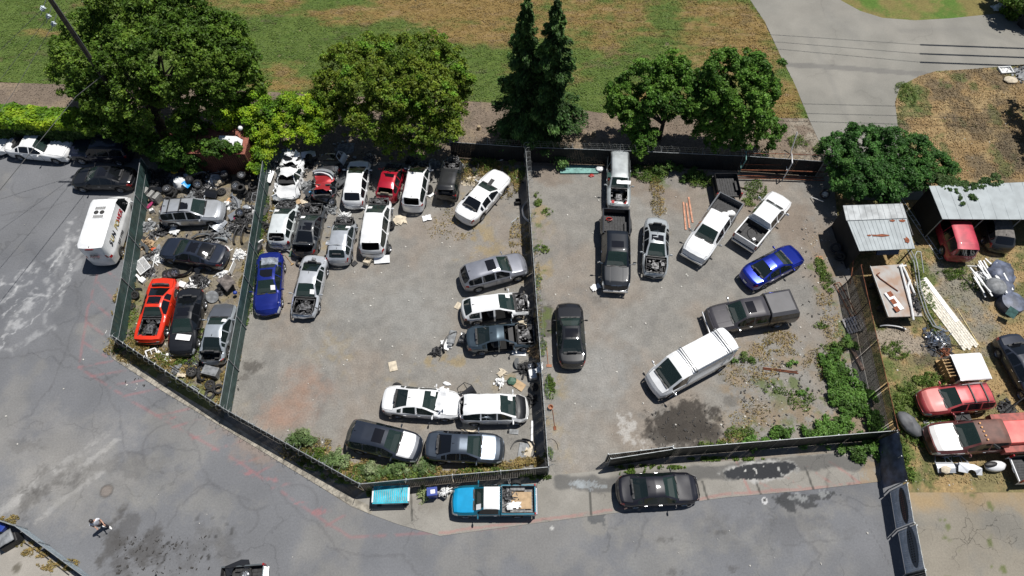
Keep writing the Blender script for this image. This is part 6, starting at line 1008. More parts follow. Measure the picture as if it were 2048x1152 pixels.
I('bumper', 'black bumper skin curling around the fanned trio of wheels', 'bumper', 362, 553, 185, bar_mb(1.9, .5, .3, .1, sag=.2), M_bpanel, smooth=50); I('box_lid', 'white box lid below the fanned trio of wheels', 'box', 366, 571, -20, MB().box((0, 0, .12), (.5, .4, .22)), M_white, bevel=.02); I('plastic_tray', 'white tray holding a black lump beside the white box lid', 'tray', 382, 573, 5, boxm(.5, .45, .12, 1), M_plas); I('cushion', 'black cushion in the white tray', 'cushion', 382, 569, 0, blob_mb(.2, 1.1, .9, .7, .2, 9), M_black, z=.05, smooth=60)
I('bucket', 'pale round tub behind the red coupe', 'bucket', 325, 561, 0, MB().lathe([(.13, 0), (.17, .2), (.15, .19), (.1, .04), (0, .04)], 16), M_cream, smooth=40)
tyre('small bare wheel beside the left fence, left of the red coupe', 263, 613, 0, r=.26, w=.17, rim=2); tyre('dark wheel hub left of the red coupe boot', 270, 590, .1, (30, 0, 0), r=.28, rim=2); I('bumper', 'black splitter panel lying by the left fence above the wheels', 'bumper', 272, 581, 15, bar_mb(.9, .15, .12, .12), M_bpanel, smooth=50)
I('carpet', 'grey-brown carpet bundle draped over scrap by the teal fence', 'carpet', 455, 567, -45, sheet_mb(1.3, .85, .22, 14, 11, ragged=.15), M_carpet, z=.3, smooth=60, solid=.02); I('round_mat', 'round dark mat leaning near the tail of the black saloon', 'mat', 427, 594, 0, MB().cyl((0, 0, .3), (0, 0, .33), .42, n=24), M_gpl, rot=(25, 10, 0)); I('barrel_lid', 'blue glossy cap between the carpet bundle and the fence', 'lid', 471, 587, 0, blob_mb(.14, 1, 1, .9, .1, 3), M_bluep, z=.3, smooth=60)
I('plastic_board', 'tall white panel standing against the teal fence above the carpet', 'panel', 468, 540, 80, MB().box((0, 0, .3), (.9, .05, .5)), M_wpanel, bevel=.01)
I('white_board', 'white board lying on the bonnet of the black saloon', 'board', 367, 675, -6, sheet_mb(.95, .4, .015, 5, 3), M_white, z=.98, solid=.01)
I('window_unit', 'white framed glass unit in weeds by the diagonal fence', 'frame', 305, 707, 20, frame_mb(.62, .5, 1, .03, .25), M_white, rot=(25, 5, 25)); I('glass_sheet', 'pale glass sheet beside the white framed unit', 'glass', 322, 710, -30, sheet_mb(.6, .4, .05, 5, 3), M_plas, rot=(10, 0, -30)); I('plastic_bag', 'pale plastic near the nose of the black saloon', 'bag', 338, 716, 20, sheet_mb(.4, .6, .08, 8, 6, ragged=.1), M_plas, smooth=60)
tyre('black five-spoke wheel in the heap below the crushed hatchback', 383, 744, .1, (10, 10, 0), rim=2); tyre('rusty steel wheel beside the black crate', 420, 770, .05, (5, 0, 0), rim=2); tyre('bare tyre at the foot of the teal fence', 420, 788, 0); tyre('tyre half hidden at the fence corner', 437, 778, 0, (15, 20, 0)); tyre('small silver hubcap wheel in the corner heap', 391, 728, .1, (10, 0, 0), r=.24, w=.1, rim=1); tyre('tyre standing beside the black crate', 403, 752, 0, (60, 0, 90))
I('black_crate', 'flat black plastic crate in the corner below the crushed hatchback', 'crate', 427, 748, -14, MB().box((0, 0, .3), (1.0, .6, .6)).box((0, 0, .61), (.85, .45, .02)), M_gpl, bevel=.02); I('plastic_bag', 'pale crumpled plastic left of the black five-spoke wheel', 'bag', 365, 750, 0, sheet_mb(.55, .4, .1, 8, 9, ragged=.1), M_cream, smooth=60); I('metal_channel', 'shiny metal channel lying by the diagonal fence', 'metal strip', 391, 777, -30, MB().box((0, .05, .08), (.6, .05, .08)).box((0, -.05, .08), (.6, .05, .06)), M_galv)
# -- rusty container --
fr = Vector((*P(490, 307, 2.45), 0)); ct = thing('shipping_container', 'rust-red corrugated container half buried in ivy', 'container', (fr.x-3, fr.y+1.2, 0), R(-1)); mc = cm('container_red', (.14, .05, .032), .75, na=.3, ns=2)
b = MB(); b.box((0, 0, 1.2), (5.9, 2.3, 2.35)); b.build('wall', mc, ct); b = MB()
for k in range(34): x = -2.85+k*.17; b.box((x, -1.17, 1.2), (.09, .05, 2.2))
for k in range(13): y = -1.05+k*.175; b.box((2.97, y, 1.2), (.05, .09, 2.2))
b.build('corrugation', mc, ct); b = MB(); b.box((0, 0, 2.42), (6.0, 2.42, .07)); b.build('roof', cm('container_roof', (.26, .09, .06), .8), ct)
for sx in (-1, 1):
    for sy in (-1, 1): b = MB(); b.box((sx*2.95, sy*1.17, 1.2), (.12, .12, 2.42)); b.build('corner_post', mc, ct)
I('fender', 'white wheel-arch panel lying on top of the rusty container', 'car part', 458, 296, -8, arch_mb(1.85, .95, .42, -.1), M_wpanel, z=2.6, rot=(12, 0, -8)); I('ball', 'small white ball caught in the ivy above the container', 'ball', 482, 259, 0, blob_mb(.17, 1, 1, 1, .03, 1), M_white, z=3.3, smooth=60)
# -- middle yard --
def cp(*a, **k): return I(*a, **k)
I('bumper', 'white bumper skin hanging in front of the crushed white wreck', 'bumper', 571, 390, -4, bar_mb(1.75, .35, .25, .1), M_wpanel, z=.45, smooth=50); I('fender', 'torn white wing beside the crushed white wreck', 'car part', 598, 322, 75, arch_mb(1.1, .5, .3), M_wpanel, z=.8, rot=(40, 10, 75)); I('door', 'white door standing behind the crushed white wreck, near the red tail', 'car door', 690, 322, 75, door_mb(.85, .5), M_wpanel, z=.3, rot=(60, 0, 75)); I('loose_bonnet', 'dark torn bonnet propped at the ivy above the crushed white wreck', 'car part', 560, 312, 20, sheet_mb(1.1, .7, .12, 8, 21, ragged=.2), M_gpanel, z=.7, rot=(30, 0, 30), solid=.02); I('loose_bonnet', 'white bent panel with a hole on top of the crushed white wreck', 'car part', 585, 310, -15, sheet_mb(1.0, .6, .16, 8, 22, ragged=.2), M_wpanel, z=1.1, solid=.02, rot=(15, 10, -15))
I('loose_tailgate', 'grey glass tailgate lying above the red and grey wreck', 'car part', 654, 316, 5, sheet_mb(1.2, .8, .06, 8, 23), M_tint, z=1.0, solid=.03, rot=(-12, 0, 5)); I('bumper', 'white bumper pressed under the flattened red and grey wreck', 'bumper', 652, 352, -22, bar_mb(1.5, .3, .3, .15), M_wpanel, z=.9, smooth=50); I('bumper', 'silver bumper stacked above the white bumper of the flattened wreck', 'bumper', 650, 346, -12, bar_mb(1.6, .3, .3, .2), M_spanel, z=1.05, smooth=50)
I('front_clip', 'sheared-off sky blue front end below the flattened grey wreck', 'car part', 640, 391, -12, bar_mb(1.7, .5, .5, .35), cm('sky_blue_body', (.05, .25, .5), .35, na=.5, ns=3), smooth=50); I('scrap_heap', 'tangle of engine parts inside the sky blue front end', 'scrap heap', 643, 388, 0, junk_mb(.7, 40, 31, .6), M_eblack); I('scrap_heap', 'tangle of suspension arms right of the sky blue front end', 'scrap heap', 664, 385, 0, junk_mb(.5, 22, 32, .4), M_engine)
tyre('alloy wheel lying right of the sky blue front end', 664, 404, .1, (30, -10, 0), rim=1); I('round_board', 'dark round cover leaning on the white hatchback with the open boot', 'cover', 681, 362, 0, MB().cyl((0, 0, 0), (0, 0, .05), .55, n=26), M_gpanel, z=.3, rot=(0, -35, 0)); I('plastic_box', 'small bright red box behind the dark round cover', 'box', 676, 343, -25, boxm(.45, .3, .3), M_redp, bevel=.03)
I('cardboard_box', 'brown cardboard box between the crushed white wreck and the dark grey saloon', 'box', 598, 408, -60, boxm(.42, .34, .3), M_card, bevel=.01); I('panel', 'pale grey panel beside the brown cardboard box', 'panel', 608, 404, 20, sheet_mb(.55, .45, .06, 6, 33), M_cream, solid=.02); I('scrap_heap', 'scraps under the front of the crushed white wreck', 'scrap heap', 560, 402, 0, junk_mb(.7, 30, 34, .3), M_eblack); I('scrap_heap', 'white scraps at the nose of the white hatchback in the second row', 'scrap heap', 568, 407, 0, junk_mb(.55, 22, 35, .3), M_plas)
I('engine_block', 'silver engine lying in the boot of the white second-row hatchback', 'engine', 553, 480, 15, junk_mb(.42, 34, 36, .4), M_engine, z=.75); I('door', 'silver door leaning on the teal fence beside the crushed white wreck', 'car door', 529, 402, 85, door_mb(1.1, .55), M_spanel, rot=(40, 0, 88), z=.2); I('seat', 'black seat lying by the teal fence below the silver door', 'seat', 533, 420, 80, MB().box((0, 0, .15), (.55, .5, .2)).box((-.4, 0, .25), (.6, .5, .16)), M_int, bevel=.05)
I('rear_bumper', 'black and white bumper standing against the teal fence above the deep blue saloon', 'bumper', 515, 498, 80, bar_mb(1.3, .3, .35, .2), M_wpanel, smooth=50); I('tyre_cover', 'black flap inside the black and white bumper', 'part', 520, 500, 80, blob_mb(.34, 1.3, .6, .7, .2, 12), M_black, smooth=60); tyre('tyre in green weeds by the teal fence, left of the white second-row hatchback', 526, 452, .05, (20, 0, 0)); tyre('second tyre in green weeds by the teal fence', 533, 455, 0, (35, 0, 0)); tyre('bare tyre lying at the tail of the silver stripped saloon', 601, 525, 0)
I('broom', 'yellow-handled broom lying beside the deep blue saloon', 'broom', 577, 519, -50, MB().cyl((-.5, 0, .04), (.5, 0, .04), .02).box((.55, 0, .05), (.1, .22, .06)), M_tim); I('tool_case', 'small dark case on the boot of the silver stripped saloon', 'box', 628, 519, -15, boxm(.26, .18, .12), M_gpl, z=1.1, bevel=.02); I('plastic_wrap', 'clear plastic taped over the rear window of the deep blue saloon', 'plastic sheet', 540, 529, 3, sheet_mb(1.15, .95, .05, 14, 40, ragged=.1), mat('clear_plastic', (.5, .55, .62), .25, 0, .3, alpha=.55, noise_amt=.5, nscale=4), z=1.2, smooth=60, rot=(16, 0, 3))
I('bumper', 'small bumper piece below the white second-row hatchback', 'bumper', 573, 503, -15, bar_mb(.7, .1, .2, .1), M_spanel, smooth=50); I('cloth', 'pinkish rag beside the second-row hatchback', 'cloth', 583, 492, 0, blob_mb(.15, 1, 1, .6, .4, 7), M_cream, smooth=60); I('tarp', 'dark green tarp scrap between the second-row cars', 'sheet', 584, 508, 80, sheet_mb(.5, .3, .06, 7, 41, ragged=.1), M_green, smooth=60)
I('bumper', 'grey bumper hanging under the open boot of the dark grey saloon', 'bumper', 608, 513, 183, bar_mb(1.6, .22, .25, .1), M_gpanel, z=.3, smooth=50)
I('hatch_door', 'white rear door fallen below the people carrier', 'car door', 764, 519, 5, sheet_mb(1.1, .55, .05, 8, 42), M_wpanel, z=.15, rot=(20, 0, 5), solid=.04); I('child_seat', 'beige child seat lying below the people carrier', 'seat', 737, 526, 70, MB().box((0, 0, .2), (.45, .42, .14)).box((-.25, 0, .35), (.14, .4, .4)).box((0, .2, .3), (.4, .05, .2)).box((0, -.2, .3), (.4, .05, .2)), M_cream, bevel=.04); I('plastic_tray', 'flat black tray right of the small silver hatchback tail', 'tray', 709, 528, -40, boxm(.3, .4, .12), M_black, bevel=.02)
I('bumper', 'dark bumper skins stacked beside the small silver hatchback', 'bumper', 705, 498, 85, bar_mb(1.4, .2, .4, .15), M_bpanel, smooth=50); I('hatch_lid', 'silver tailgate lying on the roof of the small silver hatchback', 'car part', 674, 489, -4, sheet_mb(1.45, .5, .1, 8, 43), M_spanel, z=1.3, solid=.04, rot=(-10, 0, -4)); tyre('wheel beside the right flank of the people carrier, rear', 777, 497, 0, (75, 0, 80), rim=1); tyre('wheel beside the right flank of the people carrier, front', 781, 450, .0, (30, -20, 0), rim=2); tyre('wheel beside the white estate shell', 859, 378, 0, (60, 0, 80), rim=2)
I('cardboard_sheet', 'torn beige papers scattered right of the people carrier', 'cardboard', 801, 440, 10, sheet_mb(.9, .75, .07, 10, 44, ragged=.45), M_cream, smooth=0); I('plastic_board', 'small white plastic panel on gravel below the white estate shell', 'panel', 854, 437, 15, sheet_mb(.65, .5, .05, 7, 45, ragged=.1), M_wpanel, solid=.03); I('door', 'black door leaning on the burnt black shell', 'car door', 938, 345, -50, door_mb(1.0, .6), M_eblack, rot=(35, 0, -50)); I('scrap_heap', 'pale shards beside the burnt black shell', 'scrap heap', 938, 362, 0, junk_mb(.55, 24, 46, .2), M_cream); I('plastic_sheet', 'pale blue plastic sheet right of the white estate shell', 'sheet', 862, 390, 50, sheet_mb(.5, .35, .05, 6, 47), M_plas)
I('scrap_heap', 'bright metal scrap behind the burnt black shell', 'scrap heap', 905, 323, 0, junk_mb(.6, 24, 48, .5), M_engine, z=.5); I('culvert_drum', 'grey cylindrical tank lying by the rear fence below the conifers', 'tank', 1022, 312, -8, MB().cyl((-.5, 0, .3), (.5, 0, .3), .28, n=16).cyl((-.56, 0, .3), (-.5, 0, .3), .18, .28, n=16), cm('tank_grey', (.12, .14, .15), .6), smooth=40); I('shovel', 'pale bent strip beside the grey tank', 'part', 1010, 322, 10, pipes([(-.5, 0, .1), (0, .1, .15), (.4, -.1, .1)], .04), M_plas)
I('milk_crate', 'small black crate beside the middle fence near the white police-style saloon', 'crate', 1036, 406, 5, boxm(.4, .36, .32, 1), M_black); I('bumper', 'white bumper skin propped against the middle fence', 'bumper', 1046, 427, 95, bar_mb(1.7, .35, .3, .08), M_wpanel, smooth=50); I('strap', 'grey flat bar beside the white bumper at the middle fence', 'bar', 1030, 440, 45, MB().box((0, 0, .03), (.75, .08, .03)), M_galv)
I('loose_bonnet', 'black plate added for the dark gap between the shifted bonnet and the cab', 'car part', 975, 374, -30, MB().box((0, 0, 0), (.3, 1.6, .1)), M_black, z=1.0, bevel=.02)  # plate stands in for the dark gap behind the bonnet
I('door', 'pale card sheet at the tail of the white doorless hatchback', 'cardboard', 916, 612, 60, sheet_mb(.5, .35, .02, 5, 50), M_cream, solid=.01); I('bumper', 'long curved black bumper left of the stripped blue-grey car', 'bumper', 893, 682, 62, bar_mb(1.6, .35, .3, .1), M_bpanel, smooth=50); I('seat', 'grey car seat lying inside the curved black bumper', 'seat', 904, 678, 80, MB().box((.3, 0, .15), (.5, .5, .2)).box((-.15, 0, .22), (.6, .5, .2)).box((-.55, 0, .22), (.2, .3, .16)), M_gpl, bevel=.06); I('airbag', 'white deflated airbag cloth draped by the grey seat', 'cloth', 893, 690, 20, sheet_mb(.6, .75, .12, 10, 51, ragged=.25), M_white, smooth=60)
I('scrap_heap', 'black electrical parts left of the white airbag cloth', 'scrap heap', 873, 703, 0, junk_mb(.42, 24, 52, .35), M_eblack); I('trunk_lid', 'dark bent panel behind the stripped blue-grey car', 'car part', 926, 677, 70, sheet_mb(.75, .45, .12, 7, 53, ragged=.1), M_bpanel, z=.3, solid=.02); I('fender', 'white wing at the nose of the white doorless hatchback', 'car part', 1054, 618, 80, arch_mb(.9, .4, .25), M_wpanel, z=.2, rot=(30, 0, 80))
I('foam_pad', 'large beige foam pad in the scrap between the two doorless cars and the middle fence', 'pad', 1049, 646, 10, sheet_mb(.8, .95, .05, 8, 54, ragged=.2), M_cream, solid=.03); I('foam_pad', 'crumpled beige foam below the stripped blue-grey car nose', 'pad', 1052, 693, 0, blob_mb(.35, 1.2, .9, .4, .5, 13), M_cream, smooth=50); I('white_board', 'flat white board below the stripped blue-grey car', 'board', 1038, 707, -5, MB().box((0, 0, .03), (.95, .32, .03)), M_white); I('hood_liner', 'black oval liner standing below the flat white board', 'part', 1036, 728, 92, MB().lathe([(0, 0), (.4, 0), (.42, .03), (0, .05)], 20), M_gpanel, rot=(50, 0, 90))
I('scrap_heap', 'tangle of dark brackets against the middle fence', 'scrap heap', 1049, 738, 0, junk_mb(.5, 30, 55, .5), M_eblack); tyre('wheel with white hubcap at the middle fence beside the dark brackets', 1061, 732, .15, (30, 10, 0), rim=1); I('plastic_barrel', 'white ribbed plastic tub against the middle fence', 'tub', 1065, 752, 10, boxm(.5, .65, .45), M_plas, bevel=.06); I('white_sheets', 'torn white plastic snagged on the middle fence', 'plastic', 1079, 738, 80, sheet_mb(.7, .35, .15, 8, 56, ragged=.3), M_plas, z=1.0, smooth=60); I('cardboard_sheet', 'square of brown cardboard above the nose of the white compact off-roader', 'cardboard', 1038, 771, -35, sheet_mb(.75, .55, .03, 5, 57), M_card, solid=.015)
I('cloth', 'torn beige paper above the brown cardboard square', 'paper', 1003, 747, 40, sheet_mb(.5, .35, .05, 8, 58, ragged=.35), M_cream); I('plastic_sheet', 'green-grey plastic beside the brown cardboard square', 'sheet', 1024, 763, 0, blob_mb(.26, 1.2, .9, .5, .5, 15), M_green, smooth=50); tyre('green-rimmed wheel in the shade of the middle fence', 1068, 774, .1, (30, 15, 0), r=.28, rim=2); I('cardboard_sheet', 'lone tan cardboard sheet on open gravel in the middle yard', 'cardboard', 786, 733, 15, sheet_mb(.52, .68, .02, 5, 59), M_cream, solid=.01)
I('wheel_assembly', 'detached wheel and axle above the boot of the white saloon by the red soil', 'axle', 806, 779, 0, pipes([(-.2, 0, .2), (.8, -.25, .15), (1.4, -.28, .15)], .06), M_wpanel); tyre('silver wheel standing behind the roof of the white saloon', 794, 775, 0, (50, 0, 0), rim=1); I('white_scrap', 'white torn wing folded over the bonnet of the white saloon', 'car part', 884, 800, 80, sheet_mb(1.5, .6, .12, 10, 60, ragged=.25), M_wpanel, z=1.05, solid=.02); I('white_scrap', 'small white shard above the white saloon', 'shard', 894, 768, -20, blob_mb(.17, 1.5, .7, .4, .4, 16), M_wpanel)
I('cream_panel', 'torn cream panel below the open tail of the white compact off-roader', 'panel', 938, 856, -15, sheet_mb(.85, .5, .07, 8, 61, ragged=.25), M_cream, solid=.02); I('scrap_heap', 'dark crushed tail parts between the white saloon and the white compact off-roader', 'scrap heap', 930, 820, 80, junk_mb(.65, 40, 62, .7), M_eblack); I('plank', 'perforated white metal strip standing near the fence corner', 'metal strip', 1064, 862, 88, MB().box((0, 0, .05), (1.3, .12, .05)), M_wpanel); I('bumper', 'long thin black bumper curving toward the fence corner, left piece', 'bumper', 1040, 882, 5, bar_mb(1.2, .45, .12, .06), M_bpanel, smooth=50); I('bumper', 'thin black bumper hooking down at the fence corner, right piece', 'bumper', 1066, 890, -60, bar_mb(1.3, .4, .14, .06), M_bpanel, smooth=50)
I('grey_mat', 'grey cracked plastic mat lying below the thin black bumpers', 'mat', 1047, 902, 80, sheet_mb(.95, .6, .04, 7, 63), M_gpl, solid=.02); I('grey_mat', 'small dark mat below the nose of the white compact off-roader', 'mat', 1028, 864, -5, sheet_mb(.55, .3, .02, 5, 64), M_gpl, solid=.02); I('cardboard_sheet', 'pale cardboard scrap under the thin black bumpers', 'cardboard', 1058, 900, 70, sheet_mb(.9, .4, .05, 7, 65, ragged=.2), M_cream)
I('plant_pot', 'terracotta pot beside the middle fence in the right yard', 'pot', 1101, 816, 0, MB().lathe([(.1, 0), (.16, .2), (.17, .22), (.13, .2), (.08, .05), (0, .05)], 16), M_terr, smooth=40); I('dustpan', 'reddish dustpan head on a stick beside the middle fence', 'broom', 1098, 732, 0, MB().box((0, 0, .04), (.35, .18, .06)).cyl((-.05, .1, .05), (-.12, 1.35, .05), .018), M_terr); I('rope', 'thin loop of rope by the middle fence corner', 'rope', 1100, 900, 0, MB().tube([(.5*math.cos(a*.5)+.02*a, .7*math.sin(a*.5), .02) for a in range(11)], .012, 4), M_black); I('metal_rake', 'rusty spade lying near the terracotta pot', 'tool', 1107, 835, 95, MB().cyl((-.6, 0, .04), (.5, 0, .04), .018).box((-.7, 0, .04), (.25, .16, .02)), M_rust)
# -- right yard --
I('plywood_stack', 'pale teal board lying along the rear fence left of the silver old off-roader', 'board', 1158, 343, 0, MB().box((0, 0, .08), (2.9, .5, .1)).box((0, .35, .05), (3.0, .35, .06)), M_teal); I('plastic_bag', 'white crumpled bag beside the tail of the silver old off-roader', 'bag', 1199, 341, 20, blob_mb(.3, 1.1, .9, .6, .4, 17), M_plas, smooth=60); I('red_scrap', 'small dark red scrap left of the silver old off-roader', 'part', 1183, 352, 0, blob_mb(.16, 1.3, .8, .4, .5, 18), M_redp)
I('white_board', 'white crumpled sheet on the roof front of the silver old off-roader', 'sheet', 1247, 366, -5, sheet_mb(1.0, .3, .06, 7, 70, ragged=.1), M_white, z=1.82); I('tow_strap', 'red strap coiled in the bed of the large black pickup', 'strap', 1218, 440, 0, MB().tube([(.22*math.cos(a*.8), .14*math.sin(a*.8), .02+.01*a) for a in range(16)], .03, 5), M_redp, z=.78); I('plastic_bag', 'pale plastic on the ground beside the front wheel of the large black pickup', 'bag', 1191, 575, 30, sheet_mb(.7, .45, .06, 8, 71, ragged=.2), M_plas, smooth=60)
for k, (x, y, L) in enumerate([(1369, 432, 2.5), (1376, 434, 2.5), (1381, 420, 2.3)]): I('timber_plank', ['leftmost of three pinkish planks in the right yard', 'middle of three pinkish planks in the right yard', 'rightmost of three pinkish planks in the right yard'][k], 'plank', x, y, 87+k*1.5, MB().box((0, 0, .04), (L, .12, .05)), M_pinkwood, group='three pinkish planks')
b = thing('pickup_box', 'black pickup bed box lying against the rear fence', 'pickup bed', (*P(1447, 385, 0), 0), R(91), None); make_bed(b, -1.0, .9, .95, M_black, -.1, .3, .35, zr=.85, liner=M_eblack)
for ch in [c for c in C.objects if c.parent == b and c.name.split('.')[0] in ('rear_bumper', 'frame_rails')]: bpy.data.objects.remove(ch)
I('plastic_bag', 'left white bag in the grey bed of the white pickup', 'bag', 1449, 432, 0, blob_mb(.25, 1.3, .9, .7, .3, 19), M_white, z=.78, smooth=60, group='white bags in the grey bed'); I('plastic_bag', 'right white bag in the grey bed of the white pickup', 'bag', 1461, 430, 0, blob_mb(.27, 1.2, 1, .7, .3, 20), M_white, z=.78, smooth=60, group='white bags in the grey bed'); I('hose', 'black hose loop in the short bed of the white crew-cab pickup', 'hose', 1505, 468, 0, MB().tube([(.35*math.cos(a*.6), .5*math.sin(a*.6), .02) for a in range(8)], .02, 5), M_black, z=.78); I('small_box', 'small white box at the tailgate of the white crew-cab pickup', 'box', 1507, 480, 20, boxm(.2, .2, .14), M_white, z=.78)
rk = thing('pipe_rack', 'long rack of rusty pipes with teal and white upright frames at the rear fence', 'rack', (*P(1560, 350, 0), 0), R(-2))
b = MB(); b.tube([(-3.4, -.4, 0), (-3.2, -.3, 2.0), (-3.1, .5, 2.0), (-3.2, .6, 0)], .04); b.tube([(-3.3, -.35, 1), (-3.2, .55, 1)], .03); b.build('upright', M_teal, rk); b = MB(); b.tube([(.1, -.5, 0), (.2, -.4, 1.9), (.3, .5, 1.9), (.2, .6, 0)], .045); b.tube([(.15, -.45, .9), (.25, .5, .9)], .03); b.build('upright', M_wpanel, rk)
for k, (y, z) in enumerate([(-.4, .95), (-.55, .15), (-.3, .15), (.4, 1.9), (.1, 1.0)]): b = MB(); b.tube([(-3.3, y, z), (0, y+.03, z+.02), (3.2, y, z)], .035); b.build('pipe', M_rust, rk)
I('log', 'thin grey log slanting right of the black pickup bed box', 'log', 1498, 381, -20, pipes([(-1.1, 0, .08), (0, .05, .07), (1.0, 0, .06)], .045), M_bark); tyre('white-walled wheel hanging in the dark corner under the bramble mound', 1650, 388, .3, (55, -40, 0), r=.36, rim=1); tyre('tyre leaning on the dark fence at the shed corner, upper', 1672, 496, 0, (30, -30, 0), r=.38); tyre('tyre half in shade below the upper one at the dark fence', 1680, 512, 0, (60, -50, 0), r=.38)
I('timber_plank', 'small tan board on gravel beside the shaded tyres', 'board', 1639, 516, 0, MB().box((0, 0, .02), (.42, .3, .03)), M_terr); I('pvc_pipe', 'thin white pipe leaning under the bramble mound', 'pipe', 1630, 405, -60, pipes([(-.5, 0, .1), (.5, 0, .7)], .035), M_plas)
pm_ = MB()
for k in range(7): pm_.box((-.54+k*.18, 0, .14), (.11, 1.1, .025))
for k in (-.45, 0, .45): pm_.box((0, k, .07), (1.2, .09, .1))
I('pallet', 'grey weathered pallet propped against the lath fence', 'pallet', 1707, 650, 12, pm_, M_pallet, z=.1, rot=(5, -12, 12)); I('ladder_rack', 'rusty metal ladder frame leaning along the lath fence', 'frame', 1690, 600, -78, frame_mb(2.6, .35, 3, .018, .15), M_rust, rot=(15, 0, -78)); I('concrete_curb', 'pinkish concrete block in the brambles below the pallet', 'kerb block', 1711, 715, -78, MB().box((0, 0, .08), (1.9, .22, .16)), cm('pink_concrete', (.38, .26, .2), .9)); I('rust_pipe', 'two rusty rails lying among dry weeds in the right yard', 'rail', 1560, 741, -8, MB().tube([(-1.1, .04, .05), (1.1, .04, .05)], .03).tube([(-1.1, -.06, .05), (1.15, -.06, .05)], .03).box((0, 0, .03), (.1, .2, .03)), M_rust); I('rust_post', 'reddish steel bar leaning beside the shed wall', 'bar', 1697, 545, 80, pipes([(-1.0, 0, .1), (1.0, .15, 1.6)], .04), M_rust)
# van ladder bars
v = vr
for nm, x0 in (('ladder_bar', -2.1), ('ladder_bar', .55)):
    b = MB(); b.tube([(x0, -.92, 2.3), (x0, -.9, 2.56), (x0, .9, 2.56), (x0, .92, 2.3)], .035); b.tube([(x0+.13, -.9, 2.56), (x0+.13, .9, 2.56)], .03); b.build(nm, M_gpl, v)
b = MB(); b.tube([(-2.75, .86, 2.52), (.7, .86, 2.52)], .03); b.build('side_rail', M_gpl, v)
def lettering(parent, txt, size, loc, rot, m, name='lettering', ext=.004, shear=0):
    cu = bpy.data.curves.new(name, 'FONT'); cu.body = txt; cu.size = size; cu.extrude = ext; cu.align_x = 'CENTER'; cu.align_y = 'CENTER'; cu.shear = shear; cu.offset = size*.02; t = bpy.data.objects.new(name, cu); link(t); dg = bpy.context.evaluated_depsgraph_get(); me = bpy.data.meshes.new_from_object(t.evaluated_get(dg)); bpy.data.objects.remove(t); me.materials.clear(); me.materials.append(m)
    o = bpy.data.objects.new(name, me); link(o); o.parent = parent; o.location = loc; o.rotation_euler = rot; return o
v = vn_; mt_b = mat('black_lettering', (.02, .02, .025), .5); mt_r = mat('red_lettering', (.4, .02, .03), .5); mt_y = mat('tan_lettering', (.42, .33, .1), .5)
sy = -1.025
for txt, xx, mm in (('S', -1.9, mt_b), ('U', -1.55, mt_y), ('N', -1.15, mt_b), ('P', -.55, mt_y), ('O', -.22, mt_y), ('W', .14, mt_r), ('E', .5, mt_r), ('R', .8, mt_r)): lettering(v, txt, .5, (xx, sy+.07, 1.75), (R(80), 0, 0), mm, shear=.2)
lettering(v, '227 1732', .3, (-.9, sy-.005, 1.05), (R(90), 0, 0), mt_b, 'phone_number'); lettering(v, 'SUN', .26, (-2.87, 0, 1.75), (R(90), 0, R(-90)), mt_b, shear=.2); lettering(v, 'POWER', .18, (-2.88, 0, 1.58), (R(90), 0, R(-90)), mt_r, shear=.2); lettering(v, '227 1732', .12, (-2.89, 0, 1.4), (R(90), 0, R(-90)), mt_b, 'phone_number')
b = MB()
for s in (-1, 1):
    for k in range(10): b.box((.2+s*.36, -.32+k*.07, 2.53), (.24, .035, .02))
b.build('roof_vent', M_steel, v); b = MB(); b.box((.2, 0, 2.515), (1.05, .95, .02)); b.build('vent_base', M_wpanel, v); b = MB()
for s in (-1, 1): b.cyl((.2, s*.2, 2.52), (.2, s*.2, 2.55), .16, n=16)
b.build('roof_fan', M_steel, v); b = MB(); b.lathe([(0, .01), (.3, .01), (.3, -.01), (0, -.01)], 18, Matrix.Translation((-2.8, 0, 2.36))@Matrix.Rotation(R(90), 4, 'Y')@Matrix.Diagonal((.3, 1, 1, 1))); b.build('brake_lamp', M_tail, v)
bp_ = [o for o in C.objects if o.get('label', '').startswith('large black pickup')][0]; lettering(bp_, 'SUPER DUTY', .12, (3.06, 0, 1.12), (R(40), 0, R(90)), M_chrome)
# blue pickup load
I('spare_wheel', 'spare tyre leaning in the bed of the bright blue pickup', 'tyre', 1032, 969, 0, MB().lathe([(.2, -.09), (.3, -.11), (.34, 0), (.3, .11), (.2, .09)], 22, Matrix.Rotation(R(65), 4, 'X'), closed=True), M_tyre, z=1.0, smooth=60); I('cardboard_sheet', 'large cardboard sheet in the bed of the bright blue pickup', 'cardboard', 1043, 1001, 0, sheet_mb(1.15, .95, .01, 4, 80), M_card, z=.85, solid=.02); I('scrap_heap', 'tools and wires in the bed of the bright blue pickup', 'scrap heap', 1018, 991, 0, junk_mb(.6, 40, 81, .25), M_engine, z=.78); I('plastic_bag', 'clear plastic bag on the cardboard in the bright blue pickup', 'bag', 1028, 1012, 10, sheet_mb(.8, .35, .08, 9, 82, ragged=.2), M_plas, z=.95, smooth=60)
